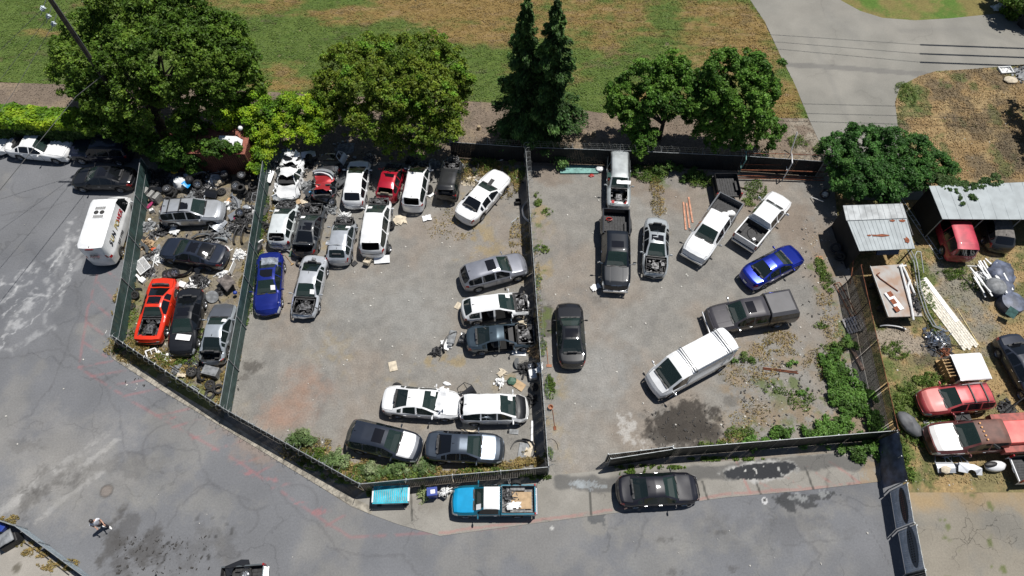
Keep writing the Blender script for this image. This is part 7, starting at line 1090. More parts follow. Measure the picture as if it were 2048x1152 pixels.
# crate cart, bins on the pavement
cr = thing('crate_cart', 'cyan louvred box on the pavement below the fence corner', 'cart', (*P(786, 996, 0), 0), R(2)); b = MB(); b.box((0, 0, .5), (2.0, .8, .7)); b.build('body', cm('cart_white', (.55, .55, .53), .6), cr); b = MB()
for k in range(17): b.box((-.93+k*.116, 0, .885), (.085, .88, .05))
b.build('lid_slats', M_cy, cr); b = MB(); b.box((0, .47, .87), (2.05, .06, .08)); b.box((0, -.47, .87), (2.05, .06, .08)); b.build('lid_frame', M_cy, cr)
for sx in (-1, 1): b = MB(); b.box((sx*1.04, 0, .8), (.08, .8, .12)); b.build('end_rail', M_plas, cr)
for sx in (-1, 1): put_wheel(cr, sx*.75, -.36, .14, .14, -1, 1)
bn = thing('recycling_bin', 'blue wheeled bin with a white sticker near the cyan louvred box', 'bin', (*P(867, 990, 0), 0), R(6)); b = MB(); b.box((0, 0, .42), (.5, .42, .84), taper=1.15); b.build('body', M_bluep, bn, bevel=.03); b = MB(); b.box((0, 0, .89), (.62, .5, .07)); b.build('lid', M_bluep, bn, bevel=.03); b = MB(); b.box((.05, -.02, .93), (.26, .22, .01)); b.build('sticker', M_white, bn)
I('grey_crate', 'grey metal crate of junk right of the blue wheeled bin', 'crate', 889, 988, -30, boxm(.5, .5, .45, 1), M_gpl); I('rubbish', 'white junk inside the grey metal crate', 'junk', 889, 984, -30, junk_mb(.2, 16, 83, .2), M_plas, z=.3); I('plant_waste', 'heap of pale green plant cuttings left of the blue wheeled bin', 'cuttings', 851, 988, 0, junk_mb(.32, 70, 84, .6), cm('cuttings', (.3, .36, .16), .9, na=.6, ns=9))
# pickup box at the bottom edge
k_b = thing('pickup_bed_trailer', 'silver-grey pickup bed full of car parts cut off by the bottom edge', 'pickup bed', (*P(488, 1165, .6), 0), R(184)); make_bed(k_b, -1.15, 1.15, .85, paint((.12, .14, .15), .4), 0, .3, .35, zr=1.1); I('fender', 'black wheel arch panel lying in the pickup bed at the bottom edge', 'car part', 478, 1145, 20, arch_mb(1.3, .6, .35), M_bpanel, z=1.0); tyre('wheel lying in the pickup bed at the bottom edge', 492, 1150, .85, rim=1)
# bottom-left corner
wf = fence('low pale blue screen fence curving round the bottom left corner', [(-120, 1010), (-30, 1032), (30, 1052), (75, 1085), (125, 1122), (185, 1166)], 1.1, cm('pale_blue_screen', (.36, .43, .48), .5, na=.15), slat=.2, gap=.002, thick=.02, post_gap=2.5); gutter = I('drain_bar', 'thin dark rail on the pad inside the pale blue screen fence', 'rail', 90, 1113, 0, MB().tube([tuple(Vector((*P(a, b_, .05), .05))-Vector((*P(90, 1113, 0), 0))) for a, b_ in [(48, 1085), (90, 1113), (138, 1150)]], .03), M_black)
I('wheelie_bin', 'black bin lying open on the pad at the bottom left', 'bin', 28, 1085, 35, MB().box((0, 0, .3), (1.1, .62, .6), taper=.85), M_black, bevel=.04); I('bin_lid', 'grey clear-topped cover on the black bin at the bottom left', 'lid', 10, 1078, 35, sheet_mb(.9, .7, .06, 7, 85), M_gpl, z=.75, solid=.03, smooth=50); I('blue_crate', 'bright blue box at the left edge behind the pale blue fence', 'box', 8, 1056, -25, boxm(.42, .4, .3), M_bluep, z=.3, bevel=.03)
# -- scrapyard on the right --
s1 = thing('shed', 'small shed with a pale metal roof streaked with rust', 'shed', (*P(1760, 455, 0), 0)); rz_ = Vector(s1.location)
def roofp(pts, z0s, name, m, root, th=.05, ribs=0, axis=0):
    W_ = [Vector((*P(x, y, z), z))-Vector(root.location) for (x, y), z in zip(pts, z0s)]; b = MB()
    b.add([tuple(q) for q in W_]+[(q.x, q.y, q.z-th) for q in W_], [(0, 1, 2, 3), (7, 6, 5, 4)]+[(k, 4+k, 4+(k+1) % 4, (k+1) % 4) for k in range(4)])
    for k in range(ribs):
        t = (k+.5)/ribs; a = W_[0].lerp(W_[1], t); c = W_[3].lerp(W_[2], t); b.tube([a+Vector((0, 0, .01)), c+Vector((0, 0, .005))], .009, 4)
    return b.build(name, m, root)
M_roof = mat('pale_metal_roof', (.3, .335, .35), .6, .05, noise_amt=.15, nscale=1.2); W1 = roofp([(1693, 437), (1812, 432), (1830, 497), (1719, 502)], [2.55, 2.55, 2.35, 2.35], 'roof', M_roof, s1, ribs=14); roofp([(1686, 411), (1805, 407), (1814, 436), (1693, 441)], [2.62, 2.62, 2.6, 2.6], 'roof_sheet', mat('paler_roof', (.36, .38, .39), .6, .05, noise_amt=.3, nscale=1.5), s1, ribs=10)
def wall3(root, a, b, h0, h1, m, name, zt=None):
    A = Vector((*P(*a, h1), 0))-Vector(root.location); B = Vector((*P(*b, h1), 0))-Vector(root.location); d = (B-A); n_ = Vector((-d.y, d.x, 0)).normalized()*.025; q = MB(); q.slab([(A+n_)[:2], (B+n_)[:2], (B-n_)[:2], (A-n_)[:2]], h0, h1); return q.build(name, m, root)
wall3(s1, (1690, 415), (1722, 502), 0, 2.3, M_cloth, 'wall'); wall3(s1, (1806, 412), (1826, 470), 0, 2.3, cm('shed_wall', (.12, .12, .12), .8), 'wall'); wall3(s1, (1690, 413), (1806, 410), 0, 2.3, M_cloth, 'back_wall')
M_rustp = mat('rust_patch', (.24, .075, .035), .9, noise_amt=.4, nscale=5)
for x, y, a, c in ((1760, 471, 1.3, .09), (1738, 471, .3, .06), (1814, 480, .35, .22), (1783, 443, .4, .08), (1803, 443, .45, .1)): b = MB(); loc = Vector((*P(x, y, 2.45), 0))-Vector(s1.location); zz = 2.55-.2*((y-435)/65)+.035; b.add([(loc.x+a/2*math.cos(t*.63)*(1+.3*math.sin(t*2.1)), loc.y+c*math.sin(t*.63)*(1+.4*math.cos(t*3)), zz-.0*t) for t in range(10)], [tuple(range(10))]); b.build('rust_patch', M_rustp, s1)
for x, y in ((1722, 500), (1826, 495)): c = Vector((*P(x, y, 2.3), 0))-Vector(s1.location); b = MB(); b.cyl((c.x, c.y, 0), (c.x, c.y, 2.3), .05); b.build('post', M_wood, s1)
s2 = thing('shed', 'long open-fronted shed with a pale blue metal roof at the right', 'shed', (*P(1950, 430, 0), 0)); roofp([(1858, 372), (2400, 350), (2420, 441), (1885, 438)], [2.65, 2.65, 2.4, 2.4], 'roof', M_roof, s2, ribs=22); wall3(s2, (1858, 376), (1885, 437), 0, 2.3, M_cloth, 'wall'); wall3(s2, (1862, 374), (2390, 353), 0, 2.5, M_cloth, 'back_wall')
for x in (1886, 1968, 2044, 2130): c = Vector((*P(x, 437, 2.3), 0))-Vector(s2.location); b = MB(); b.cyl((c.x-.15, c.y-.1, 0), (c.x, c.y, 2.35), .04); b.build('post', M_galv, s2)
fb_ = thing('flatbed_trailer', 'rust-streaked steel flatbed deck below the small shed', 'trailer', (*P(1800, 590, 0), 0)); W_ = [Vector((*P(x, y, 1.0), 0))-Vector(fb_.location) for x, y in ((1740, 533), (1805, 528), (1845, 632), (1776, 634))]; b = MB(); b.slab([q[:2] for q in reversed(W_)], .9, 1.0); b.build('deck', mat('steel_deck', (.3, .29, .28), .6, .1, noise_amt=0, nscale=1.1, col2=(.26, .17, .12)), fb_)
ctr = sum(W_, Vector())/4; b = MB(); b.slab([(ctr+(q-ctr)*.8)[:2] for q in reversed(W_)], .4, .88); b.build('chassis', M_under, fb_); b = MB(); b.tube([(W_[0].x, W_[0].y, 1.05), (W_[3].x, W_[3].y, 1.05)], .035); b.build('side_rail', M_galv, fb_)
for t in (.3, .75): c = W_[0].lerp(W_[3], t); put_wheel(fb_, c.x+.2, c.y, .35, .35, -1, 1)
g1 = I('truck_grille', 'dark blue truck grille panel standing at the shed edge', 'grille', 1774, 510, 2, MB().box((0, 0, .3), (1.55, .12, .55)).box((0, -.07, .3), (1.3, .04, .3)), M_navy, z=1.0, bevel=.02, rot=(-35, 0, 2)); I('white_tray', 'white tray with three rusty square holes on the flatbed deck', 'tray', 1787, 603, -68, MB().box((0, 0, .05), (1.45, .5, .1)), M_wpanel, z=1.0)
for k in range(3): p = P(1780.5+k*6.5, 588+k*15, 1.11); b = MB(); b.box((0, 0, 0), (.38, .32, .012)); tag(b.build('rust_plate', M_rustp, loc=(p[0], p[1], 1.115), rz=R(-68)), ['top', 'middle', 'lowest'][k]+' rusty square set in the white tray', 'plate', 'rusty squares in the tray')
I('exhaust_pipe', 'bent rusty exhaust pipe lying on the flatbed deck', 'pipe', 1775, 565, 0, pipes([(-.35, .75, .05), (-.6, .6, .06), (-.45, .3, .06), (.35, -.55, .06), (.5, -.7, .05)], .035), M_rust, z=1.0); 
for k, pts in enumerate([[(1800, 530), (1822, 612)], [(1803, 528), (1812, 545), (1830, 590)], [(1797, 533), (1812, 531)], [(1820, 560), (1816, 572), (1827, 640)]]):
    q0 = P(*pts[0], 1.1); I('white_pipe', ['long straight white tube on the flatbed deck', 'crossing white tube on the flatbed deck', 'short white bracket at the top of the flatbed deck', 'white tube bent at its top beside the flatbed deck'][k], 'pipe', *pts[0], 0, pipes([(P(x, y, 1.1)[0]-q0[0], P(x, y, 1.1)[1]-q0[1], 0) for x, y in pts], .07), M_plas, z=1.1)
for k in range(4): I('pulley', ['first', 'second', 'third', 'fourth'][k]+' black pulley from the top beside the white tubes', 'car part', 1826+k*3, 590+k*10, 20, junk_mb(.16, 10, 90+k, .15), M_eblack, z=1.0, group='black pulleys on the deck')
q0 = P(1825, 520, .3)
for k, off_ in enumerate((0, 6)): I('metal_pipe', ['inner', 'outer'][k]+' long grey pipe curving down the right side of the flatbed', 'pipe', 1825, 520, 0, pipes([(P(x+off_, y, .3)[0]-q0[0], P(x+off_, y, .3)[1]-q0[1], 0) for x, y in [(1815, 500), (1828, 525), (1836, 580), (1850, 625), (1866, 652), (1885, 660)]], .04), M_galv, z=.3, group='curving grey pipes')
q0 = P(1826, 518, .9); I('hoop_frame', 'galvanised hoop frame right of the dark blue grille', 'frame', 1830, 518, 0, MB().tube([(-.15, -1.3, .1), (-.25, 0, .5), (-.1, .25, .6), (.15, .2, .6), (.2, -1.2, .1)], .035), M_galv, z=.4)
I('ladder', 'long white ladder lying right of the small shed', 'ladder', 1838, 455, -75, frame_mb(5.6, .3, 12, .014, .04), M_plas); tyre('white round cap beside the ladder', 1833, 488, 0, r=.16, w=.05); I('bumper', 'chrome bumper lying below the flatbed', 'bumper', 1782, 655, -8, bar_mb(1.7, .15, .25, .12), M_chrome, smooth=50); I('metal_strip', 'long pale channel under the lower edge of the flatbed', 'metal strip', 1800, 640, 3, MB().box((0, 0, .5), (1.3, .08, .06)), M_galv)
ramp = MB()
for k in range(7): ramp.box(((k-3)*.17, .1*math.sin(k*2.1), .05+.004*k), (.15, 5.4, .03))
I('board_stack', 'wide flaking white boards lying in the dry grass', 'board', 1889, 628, 20, ramp, cm('flaking_white', (.68, .64, .55), .8, na=.3, ns=9)); I('board', 'smooth white board on top of the wide flaking boards', 'board', 1879, 600, 19, MB().box((0, 0, .1), (.3, 3.6, .03)), M_white); I('lath', 'thin yellowish lath alone in the dry grass', 'lath', 1936, 655, 102, MB().box((0, 0, .03), (2.9, .05, .03)), cm('yellow_lath', (.6, .5, .25), .8))
I('scrap_heap', 'pile of chrome and black parts below the curving pipes', 'scrap heap', 1874, 682, 0, junk_mb(.95, 80, 95, .55), M_chrome); I('scrap_heap', 'ring of black strips around the chrome parts', 'scrap heap', 1876, 690, 0, junk_mb(1.15, 70, 96, .4), M_eblack); I('scrap_heap', 'rusty bars on the near side of the chrome parts pile', 'scrap heap', 1886, 704, 0, junk_mb(.6, 20, 97, .3), M_rust)
qr = random.Random(5)
for k in range(16):
    L = qr.uniform(1.0, 2.6); x = 1955+qr.uniform(0, 62); y = 548+qr.uniform(-12, 22); zz = .25+qr.uniform(0, .5)
    I('pvc_profile', 'white plastic profile in the heap of white lengths beside the black drums', 'profile', x, y, 104+qr.uniform(-12, 12), MB().box((0, 0, 0), (L, .1, .05)), M_plas, z=zz, group='white profiles in the heap', rot=(0, qr.uniform(-8, 8), 104+qr.uniform(-14, 14)))
I('scrap_heap', 'bent white offcuts at the left of the heap of white lengths', 'scrap heap', 1972, 560, 0, junk_mb(.9, 60, 98, .5), M_plas); I('black_sheet', 'black tarp folded under the heap of white lengths', 'tarp', 1995, 552, 10, blob_mb(.85, 1.1, 1.2, .5, .35, 22), M_tarp, smooth=60)
for k, (x, y, r, z) in enumerate([(1996, 580, .72, 0), (2016, 612, .8, 0)]): I('drum', ['upper black round tank behind the heap of white lengths', 'lower black round tank with a glass panel leaning on it'][k], 'tank', x, y, 0, MB().lathe([(0, .75), (r*.6, .74), (r*.95, .66), (r, .5), (r, 0), (0, 0)], 26), M_tarp, smooth=40, z=z)
I('tank_cover', 'grey dome-shaped cover on top of the upper round tank', 'cover', 1993, 572, 0, MB().lathe([(0, .3), (.3, .28), (.6, .12), (.66, 0)], 22), M_gpl, z=.75, smooth=50); I('glass_sheet', 'greenish glass panel leaning on the lower round tank', 'glass', 2024, 625, -35, MB().box((0, 0, 0), (.62, .62, .03)), cm('green_glass', (.06, .12, .11), .1), z=.8, rot=(25, 10, -35))
cap = thing('camper_shell', 'white fibreglass truck cap standing in the dry grass', 'truck cap', (*P(1926, 745, 0), 0), R(4)); b = MB(); b.slab([(-.75, -.85), (.9, -.85), (.9, .85), (-.75, .85)], .92, 1.0); b.v = [(x+(-.28 if z < .95 and x < 0 else 0), y*1.08 if z < .95 else y, z) for x, y, z in b.v]; b.build('roof', M_wpanel, cap, bevel=.03)
b = MB(); b.box((0, .88, .72), (1.8, .05, .5)); b.box((.93, 0, .72), (.05, 1.7, .5)); b.build('side_panel', M_wpanel, cap); b = MB(); b.add([(-1.1, -.8, .5), (-1.1, .8, .5), (-.78, .78, .97), (-.78, -.78, .97)], [(0, 1, 2, 3)]); b.build('window', M_tint, cap)
for x, y in ((-1.05, -.85), (-1.05, .85), (.88, -.85)): b = MB(); b.box((x, y, .5), (.1, .1, 1.0)); b.build('leg', M_wpanel, cap)
wr_ = MB()
for k in range(6): wr_.box((-.45, -.6+k*.22, .38), (.08, .16, .75)); wr_.box((0, -.6+k*.22, .72), (1.0, .05, .04))
wr_.box((0, 0, .1), (1.0, 1.5, .05)); I('wooden_rack', 'slatted wooden stake body left of the white truck cap', 'rack', 1893, 742, 6, wr_, M_tim)
I('bonnet', 'black engine cover standing open between the pink-red estate and the old pickup', 'car part', 1921, 838, 8, MB().box((0, 0, .25), (.95, .75, .06)).tube([(-.35, -.2, .32), (0, .2, .32), (.35, -.2, .32)], .03).tube([(-.3, .25, .32), (.3, .25, .32)], .03), M_eblack, rot=(12, 0, 8), z=.3); I('tarp_bundle', 'grey tarpaulin bundle in the grass by the fence corner', 'tarp', 1813, 852, -60, blob_mb(.62, 1.35, .85, .7, .25, 24), cm('grey_tarp', (.13, .135, .145), .6, na=.3, ns=2), smooth=60); tyre('tyre at the foot of the grey tarpaulin bundle', 1830, 868, 0, (20, 0, 0)); I('loose_bonnet', 'dark flat bonnet lying in front of the old pickup', 'car part', 1868, 848, 3, sheet_mb(1.3, .45, .04, 7, 99), M_gpanel, solid=.03)
I('white_grid', 'small white grating above the red box body', 'grating', 2001, 838, 0, frame_mb(.85, .3, 7, .02, .3), M_white); I('scrap_heap', 'black poles and brackets beyond the pink-red estate', 'scrap heap', 2012, 818, 30, junk_mb(.7, 18, 101, .4), M_eblack); I('boom_pole', 'long black pole slanting up past the right edge', 'pole', 2025, 810, 35, pipes([(-.9, 0, .2), (1.3, 0, 1.4)], .04), M_black)
I('door', 'silver door shell lying below the old pickup', 'car door', 1893, 946, 0, door_mb(1.05, .62), M_spanel, z=.15); I('inner_panel', 'beige door trim inside the silver door shell', 'trim', 1890, 940, 20, blob_mb(.25, 1.2, .9, .4, .3, 26), M_cream, z=.3, smooth=60); I('fender', 'silver wing panel right of the silver door shell', 'car part', 1940, 948, -12, arch_mb(1.35, .6, .25, .1), M_spanel, z=.25); I('door', 'second silver door under the silver wing panel', 'car door', 1925, 941, 5, door_mb(1.0, .45), M_spanel, z=.05); I('mudguard', 'white rounded guard beyond the silver wing panel', 'car part', 1985, 935, 5, blob_mb(.6, 1.1, .55, .55, .1, 27), M_wpanel, smooth=60); I('guard_seat', 'black pad set in the white rounded guard', 'pad', 1980, 930, 5, blob_mb(.36, 1.2, .5, .4, .1, 28), M_black, z=.38, smooth=60)
b = thing('pickup_box', 'grey pickup bed box lying at the right edge below the red box body', 'pickup bed', (*P(2052, 945, 0), 0), R(2)); make_bed(b, -1.2, 1.3, .8, M_wpanel, 0, .3, .3, zr=.8, liner=M_eblack)
for ch in [c for c in C.objects if c.parent == b and c.name.split('.')[0] in ('rear_bumper', 'frame_rails')]: bpy.data.objects.remove(ch)
M_rbox = mat('faded_red_box', (.5, .055, .05), .4, .1, .3, noise_amt=0, nscale=.8, col2=(.6, .14, .12)); M_rbox2 = cm('dull_red', (.3, .06, .045), .6); o = oldt; b = MB(); b.box((-2.15, 0, 1.08), (2.9, 2.35, .5)); b.build('box_body', M_rbox2, o, bevel=.02); b = MB(); b.box((-2.2, .05, 1.5), (2.7, 1.45, .36), taper=.94); b.build('box_lid', M_rbox, o, bevel=.04)
for k in range(5): b = MB(); b.cyl((.55-.02*k, -.5+k*.25, 1.92), (.55-.02*k, -.5+k*.25, 1.97), .05); b.build('roof_marker', M_amber, o)
# top right junk
I('framed_tray', 'white framed tray on the path edge at the upper right', 'frame', 2010, 142, 5, boxm(1.1, .75, .18, 1, .06), M_plas); I('white_cushion', 'cream cushion below the white framed tray', 'cushion', 2020, 162, 0, blob_mb(.5, 1.2, .8, .3, .15, 30), M_cream, smooth=60); I('scrap_heap', 'grey junk heap at the right edge beside the cream cushion', 'scrap heap', 2045, 150, 0, junk_mb(1.2, 40, 102, .3), M_gpl); I('plastic_bag', 'torn white plastic near the dark bush at the top right', 'plastic', 1998, 15, 30, sheet_mb(1.5, .8, .1, 10, 103, ragged=.4), M_plas); I('black_bin', 'dark bin at the right edge of the picture near the path', 'bin', 2046, 52, 20, boxm(.8, .8, .9), M_black, bevel=.05)
for k, (x, y) in enumerate([(958, 258), (1187, 270)]): I('tree_stump', ['pale cut stump left of the conifers', 'pale cut stump left of the green trees'][k], 'stump', x, y, 0, MB().lathe([(0, .32), (.13, .33), (.15, .2), (.2, 0)], 12), cm('cut_wood', (.45, .35, .22), .9), smooth=40)
I('steel_beam', 'white post fallen at the park side of the rear fence', 'post', 1580, 302, 80, pipes([(-.3, 0, .05), (.5, 0, 1.6)], .05), M_plas)
# -- banner fences lower right --
def panelf(label, a, b_, H, m, text=None, ob=0):
    r = fence(label, [a, b_], H, m, slat=.1, gap=.012, thick=.02, post_gap=2.6, cat='fence panel'); return r
M_ban = cm('grey_blue_slats', (.55, .6, .68), .45, na=.2)
pf1 = panelf('fence panel with a dark oval banner right of the street', (1814, 966), (1828, 1046), 2.0, M_ban); pf2 = panelf('fence panel with a dark lettered banner at the lower right', (1832, 1050), (1849, 1138), 2.0, M_ban); panelf('last dark fence panel leaving the bottom right edge', (1850, 1140), (1868, 1230), 2.0, M_slat)
def banner(root, a, b_, H, t, L, hh, m, marks, zc):
    A = Vector((*P(*a, H), 0)); B = Vector((*P(*b_, H), 0)); d = (B-A).normalized(); nn = Vector((d.y, -d.x, 0)); nn = nn if nn.x < 0 else -nn; c = A.lerp(B, t)-Vector(root.location)+nn*.03; b = MB(); pts = []
    for k in range(28): a_ = k/28*6.283; q = c+d*math.cos(a_)*L/2+Vector((0, 0, zc+math.sin(a_)*hh/2)); pts.append(q)
    b.add([tuple(q) for q in pts]+[tuple(q+nn*.02) for q in pts], [tuple(range(28)), tuple(range(55, 27, -1))]+[(k, 28+k, 28+(k+1) % 28, (k+1) % 28) for k in range(28)]); bo = b.build('banner', m, root); b = MB(); r_ = random.Random(3)
    for row in range(2):
        for k in range(13):
            u = (k-6)/7; q = c+nn*.03+d*u*L*.42+Vector((0, 0, zc+hh*(.12-.26*row)*(1)-hh*.12*u*u)); ang = math.atan2(d.y, d.x); b.box(tuple(q), (L*.035, .012, hh*r_.uniform(.08, .16)), rz=ang)
    b.build('banner_marks', marks, bo)
banner(pf1, (1814, 966), (1828, 1046), 2.0, .5, 2.0, .75, mat('banner_dark', (.018, .02, .03), .6), mat('banner_red', (.16, .06, .05), .6), 1.3); banner(pf2, (1832, 1050), (1849, 1138), 2.0, .45, 2.2, .9, mat('banner_grey', (.07, .09, .12), .6), mat('banner_ink', (.012, .013, .018), .6), 1.3)
A = Vector((*P(1797, 864, 2.1), 0)); B = Vector((*P(1813, 962, 2.0), 0)); tp = thing('tarp_screen', 'black tarpaulin draped over the fence at the puddle end', 'tarp', A); d = B-A; nn = Vector((-abs(d.y), d.x, 0)).normalized(); nn = Vector((-1, .1, 0)).normalized(); b = MB(); b.grid(lambda u, v: tuple(d*u+nn*(.42*(1-v)+.1*noise.noise(Vector((u*5, v*3, 1))))+Vector((0, 0, 2.12*v**.8+.03+.05*noise.noise(Vector((u*7, v*4, 5)))))), 22, 14); b.grid(lambda u, v: tuple(d*u+nn*(-.12*v)+Vector((0, 0, 2.14-.5*v+.05*noise.noise(Vector((u*7, v*4, 5)))))), 22, 4); b.build('sheet', M_tarp, tp, smooth=60)
for t in (0, .5, 1): c = d*t; b = MB(); b.cyl((c.x-.06, c.y, 0), (c.x-.06, c.y, 2.1), .035); b.build('post', M_galv, tp)
# -- poles and wires --
bp = P(300, 292); up = thing('utility_pole', 'dark wooden utility pole rising beside the huge tree', 'utility pole', (bp[0], bp[1], 0)); b = MB(); b.cyl((0, 0, 0), (0, 0, 15.5), .2, .13, 12); b.build('pole', mat('creosoted_wood', (.055, .045, .04), .85, noise_amt=.4, nscale=4, bump=.4), up, smooth=40)
b = MB(); b.box((0, 0, 14.2), (2.6, .12, .14)); b.build('crossarm', M_bark, up); b = MB(); b.tube([(.16, 0, 9), (.2, 0, 12), (.15, 0, 15)], .02); b.build('conduit', M_galv, up)
def ins(px, py, z):
    c = Vector((*P(px, py, z), z))-Vector(up.location); b = MB(); dr = Vector((-.45, -.35, -.55)).normalized(); q = Matrix.Translation(c)@dr.to_track_quat('Z', 'Y').to_matrix().to_4x4()
    b.lathe([(.02, -.2), (.05, -.15), (.16, -.1), (.03, -.05), (.16, 0), (.03, .05), (.15, .1), (.03, .16), (.02, .2)], 14, q); s_ = b.build('insulator', mat('grey_porcelain', (.5, .56, .6), .25, 0, .4), up, smooth=40); b = MB(); b.tube([c-dr*.7, c+dr*.5], .018); b.build('tie_rod', M_galv, s_)
    return c+Vector(up.location)
wires = []
for k, (x, y, z) in enumerate([(86, 17, 12.6), (97, 33, 12.0), (107, 48, 11.4)]):
    c = ins(x, y, z); e = [(-120, 190, 9), (-100, 260, 9), (-80, 330, 9)][k]; e = Vector((*P(e[0], e[1], e[2]), e[2])); b = MB(); mid = c.lerp(e, .5)+Vector((0, 0, -.3)); o0 = Vector((c.x, c.y, 0)); b.tube([c-o0, mid-o0, e-o0], .014, 5); tag(b.build('power_wire', mat('wire', (.12, .12, .12), .5, .5), loc=o0), ['top', 'middle', 'lowest'][k]+' of three thin wires running down left from the pole insulators', 'wire', 'wires from the pole insulators')
c = Vector((*P(152, 193, 7.4), 7.4)); e = Vector((*P(-260, 700, 6.6), 6.6)); b = MB(); o0 = Vector((c.x, c.y, 0)); b.tube([c-o0+Vector((1.5, 2.0, .2)), c-o0, e-o0], .022, 5); tag(b.build('service_cable', mat('cable', (.1, .1, .1), .5, .3), loc=o0), 'long cable crossing above the white saloon towards the left edge', 'wire')
for k, (yl, yr) in enumerate([(71, 98), (85, 116), (99, 133), (207, 222), (226, 241), (242, 258)]):
    pts = []
    for (x, y) in ((1300, yl-14 if k < 3 else yl-8), (1560, yl), (1840, yr-8), (2060, yr)):
        g = P(x, y); pts.append(Vector((g[0]+.33*10.5, g[1]+.25*10.5, 10.5)))
    o0 = Vector((pts[0].x, pts[0].y, 0)); b = MB(); b.tube([p-o0 for p in pts], .022, 5)
    if k < 3: b.cyl(pts[2]-o0, pts[3]-o0, .09, n=8)  # unseen sleeve added to cast a thick shadow bar on the ground
    tag(b.build('overhead_wire', mat('cable', (.1, .1, .1), .5, .3), loc=o0), 'overhead wire passing above the park path', 'wire', 'overhead wires above the park path')
bush('broadleaf_tree', 'tree beyond the right edge whose shade falls on the junk heap', [(2165, 150, 4, 2.2), (2180, 200, 3.4, 2.0), (2160, 245, 3, 1.5)], 7000, .2, DKG, 60)
# -- litter nobody could count --
b = MB(); r_ = random.Random(11)
spots = [(560, 480, 1050, 940, 170), (1100, 350, 1700, 880, 330), (1600, 450, 1660, 520, 60), (250, 380, 480, 780, 330), (0, 400, 600, 1150, 26), (1200, 980, 1800, 1150, 12), (1780, 640, 2040, 980, 60), (1850, 160, 2040, 350, 50), (530, 300, 960, 440, 220), (1480, 720, 1620, 860, 70)]
for x0, y0, x1, y1, n in spots:
    for _ in range(n):
        p = P(r_.uniform(x0, x1), r_.uniform(y0, y1)); s = r_.choice([.02, .025, .03, .04, .07]); a = r_.uniform(0, 6); b.add([(p[0]+s*math.cos(a+t*1.26)*r_.uniform(.5, 1.2), p[1]+s*math.sin(a+t*1.26)*r_.uniform(.5, 1.2), .03+.01*math.sin(t)) for t in range(5)]+[(p[0], p[1], .045+s*.4)], [(k, (k+1) % 5, 5) for k in range(5)])
o = b.build('litter', mat('pale_litter', (.62, .6, .55), .7, noise_amt=.3, nscale=2)); o['kind'] = 'stuff'
b = MB()
for x0, y0, x1, y1, n in [(1480, 720, 1700, 870, 260), (250, 380, 480, 780, 500), (540, 300, 1050, 420, 260), (1600, 440, 1700, 700, 130), (1290, 820, 1450, 900, 160), (230, 1070, 420, 1150, 130)]:
    for _ in range(n):
        p = P(r_.uniform(x0, x1), r_.uniform(y0, y1)); s = r_.choice([.02, .03, .05, .08]); a = r_.uniform(0, 6); b.box((p[0], p[1], .03), (s*2, s*r_.uniform(.4, 1.2), s*.5), rz=a)
o = b.build('dark_litter', mat('dark_litter', (.045, .042, .04), .9)); o['kind'] = 'stuff'
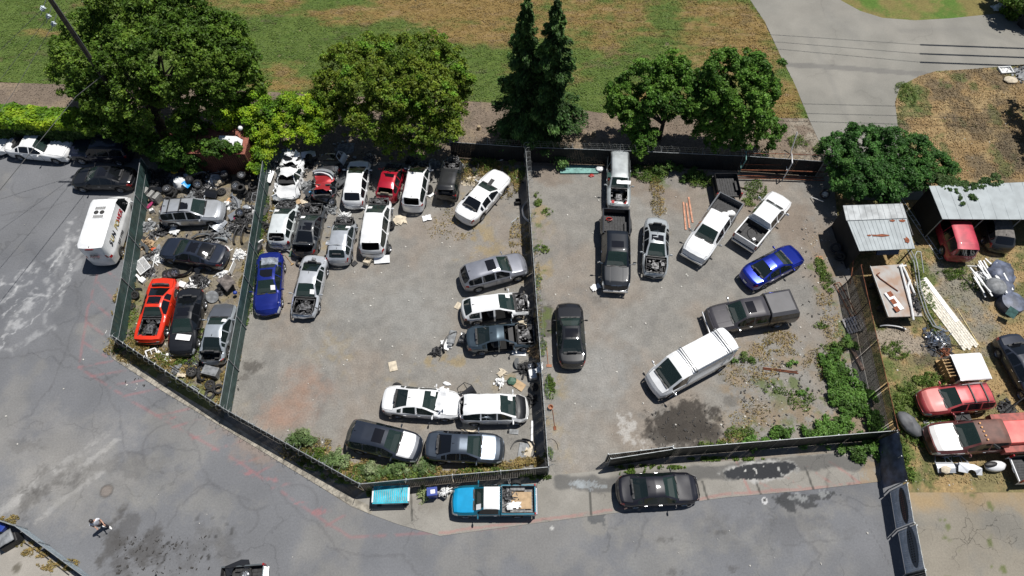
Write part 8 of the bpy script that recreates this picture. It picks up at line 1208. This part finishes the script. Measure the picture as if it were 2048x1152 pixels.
# ---------------- person ----------------
def person():
    foot = Vector((*P(213, 1053), 0)); pr = thing('person', 'person in white T-shirt and dark trousers walking across the street', 'person', foot, R(-38)); skin = mat('skin', (.42, .24, .17), .55); shirt = mat('white_tshirt', (.72, .73, .78), .8, noise_amt=.12, nscale=6); tr = mat('dark_trousers', (.05, .045, .055), .8, noise_amt=.3); hair = mat('dark_hair', (.018, .014, .014), .6)
    def skinned(name, joints, edges, m, par, sub=2):
        me = bpy.data.meshes.new(name); me.from_pydata([j[:3] for j in joints], edges, []); o = bpy.data.objects.new(name, me); link(o); o.parent = par; sm = o.modifiers.new('k', 'SKIN'); sm.use_smooth_shade = True
        for v, j in zip(me.skin_vertices[0].data, joints): v.radius = (j[3], j[4] if len(j) > 4 else j[3])
        me.skin_vertices[0].data[0].use_root = True; ss = o.modifiers.new('s', 'SUBSURF'); ss.levels = ss.render_levels = sub
        dg = bpy.context.evaluated_depsgraph_get(); m2 = bpy.data.meshes.new_from_object(o.evaluated_get(dg)); o.modifiers.clear(); o.data = m2; m2.materials.clear(); m2.materials.append(m)
        return o
    # x forward, y left, z up; mid-stride
    J = [(0, 0, .95, .12, .15), (0, 0, 1.15, .11, .15), (.02, 0, 1.38, .1, .17), (.02, 0, 1.5, .055), (.04, 0, 1.58, .05), (.06, 0, 1.64, .075, .08), (.05, 0, 1.71, .085, .085), (.04, 0, 1.76, .06),
         (.02, .19, 1.42, .055), (.06, .25, 1.17, .045), (.28, .22, 1.08, .036), (.38, .2, 1.08, .03),
         (.0, -.19, 1.42, .055), (-.06, -.25, 1.16, .045), (.12, -.2, 1.02, .036), (.2, -.19, 1.02, .03),
         (.02, .1, .9, .09), (.14, .1, .5, .06), (.2, .1, .1, .04), (0, -.1, .9, .09), (-.06, -.1, .5, .06), (-.2, -.1, .14, .04)]
    Ed = [(0, 1), (1, 2), (2, 3), (3, 4), (4, 5), (5, 6), (6, 7), (2, 8), (8, 9), (9, 10), (10, 11), (2, 12), (12, 13), (13, 14), (14, 15), (0, 16), (16, 17), (17, 18), (0, 19), (19, 20), (20, 21)]
    body = skinned('body', J, Ed, skin, pr)
    for s, hx in ((1, (.42, .2, 1.08)), (-1, (.24, -.19, 1.02))):
        for k in range(4): y = (k-1.5)*.021; L = (.075, .085, .082, .065)[k]; skinned('finger', [(hx[0]-.03, hx[1]+y*.6, hx[2], .011), (hx[0]+.03, hx[1]+y, hx[2], .0095), (hx[0]+.03+L*.6, hx[1]+y, hx[2]-.01, .0085), (hx[0]+.02+L*.9, hx[1]+y, hx[2]-.035, .0075)], [(0, 1), (1, 2), (2, 3)], skin, body, 1)
        skinned('thumb', [(hx[0]-.04, hx[1], hx[2], .012), (hx[0]-.01, hx[1]-s*.045, hx[2]+.005, .01), (hx[0]+.03, hx[1]-s*.055, hx[2]-.01, .009)], [(0, 1), (1, 2)], skin, body, 1)
    S = [(0, 0, .92, .145, .175), (0, 0, 1.15, .135, .175), (.02, 0, 1.38, .12, .19), (.02, 0, 1.47, .08, .1), (.02, .19, 1.42, .075), (.05, .245, 1.24, .068), (.0, -.19, 1.42, .075), (-.04, -.245, 1.24, .068)]
    skinned('tshirt', S, [(0, 1), (1, 2), (2, 3), (2, 4), (4, 5), (2, 6), (6, 7)], shirt, pr)
    skinned('trousers', [(0, 0, .96, .13, .165), (0, 0, .88, .13, .16), (.03, .1, .8, .1), (.14, .1, .5, .08), (.19, .1, .14, .062), (0, -.1, .8, .1), (-.06, -.1, .5, .08), (-.19, -.1, .2, .062)], [(0, 1), (1, 2), (2, 3), (3, 4), (1, 5), (5, 6), (6, 7)], tr, pr)
    b = MB(); b.lathe([(0, .115), (.06, .1), (.1, .05), (.108, 0), (.1, -.05)], 16, Matrix.Translation((.035, 0, 1.72))); b.build('hair', hair, pr, smooth=60)
    b = MB()
    for s in (-1, 1): b.lathe([(0, -.012), (.012, 0), (0, .012)], 8, Matrix.Translation((.135, s*.032, 1.69)))
    b.build('eyes', M_black, body, smooth=60); b = MB(); b.add([(.14, -.015, 1.655), (.14, .015, 1.655), (.172, 0, 1.66), (.142, 0, 1.7)], [(0, 2, 3), (2, 1, 3), (0, 1, 2)]); b.build('nose', skin, body); b = MB(); b.box((.138, 0, 1.63), (.012, .045, .008)); b.build('mouth', mat('lips', (.3, .1, .09), .5), body)
    for s in (-1, 1): b = MB(); b.lathe([(0, -.01), (.03, 0), (0, .012)], 8, Matrix.Translation((.04, s*.092, 1.68))@Matrix.Rotation(R(90), 4, 'X')); b.build('ear', skin, body, smooth=60)
    for x, y, z, rt in ((.25, .1, 0, 0), (-.16, -.1, .02, 12)):
        b = MB(); b.lathe([(0, 0), (.05, 0), (.062, .03), (.055, .07), (0, .1)], 14, Matrix.Translation((x, y, z))@Matrix.Rotation(R(rt), 4, 'Y')@Matrix.Diagonal((2.5, .95, 1, 1))); b.build('shoe', mat('white_shoe', (.75, .75, .74), .6), pr, smooth=60)
person()
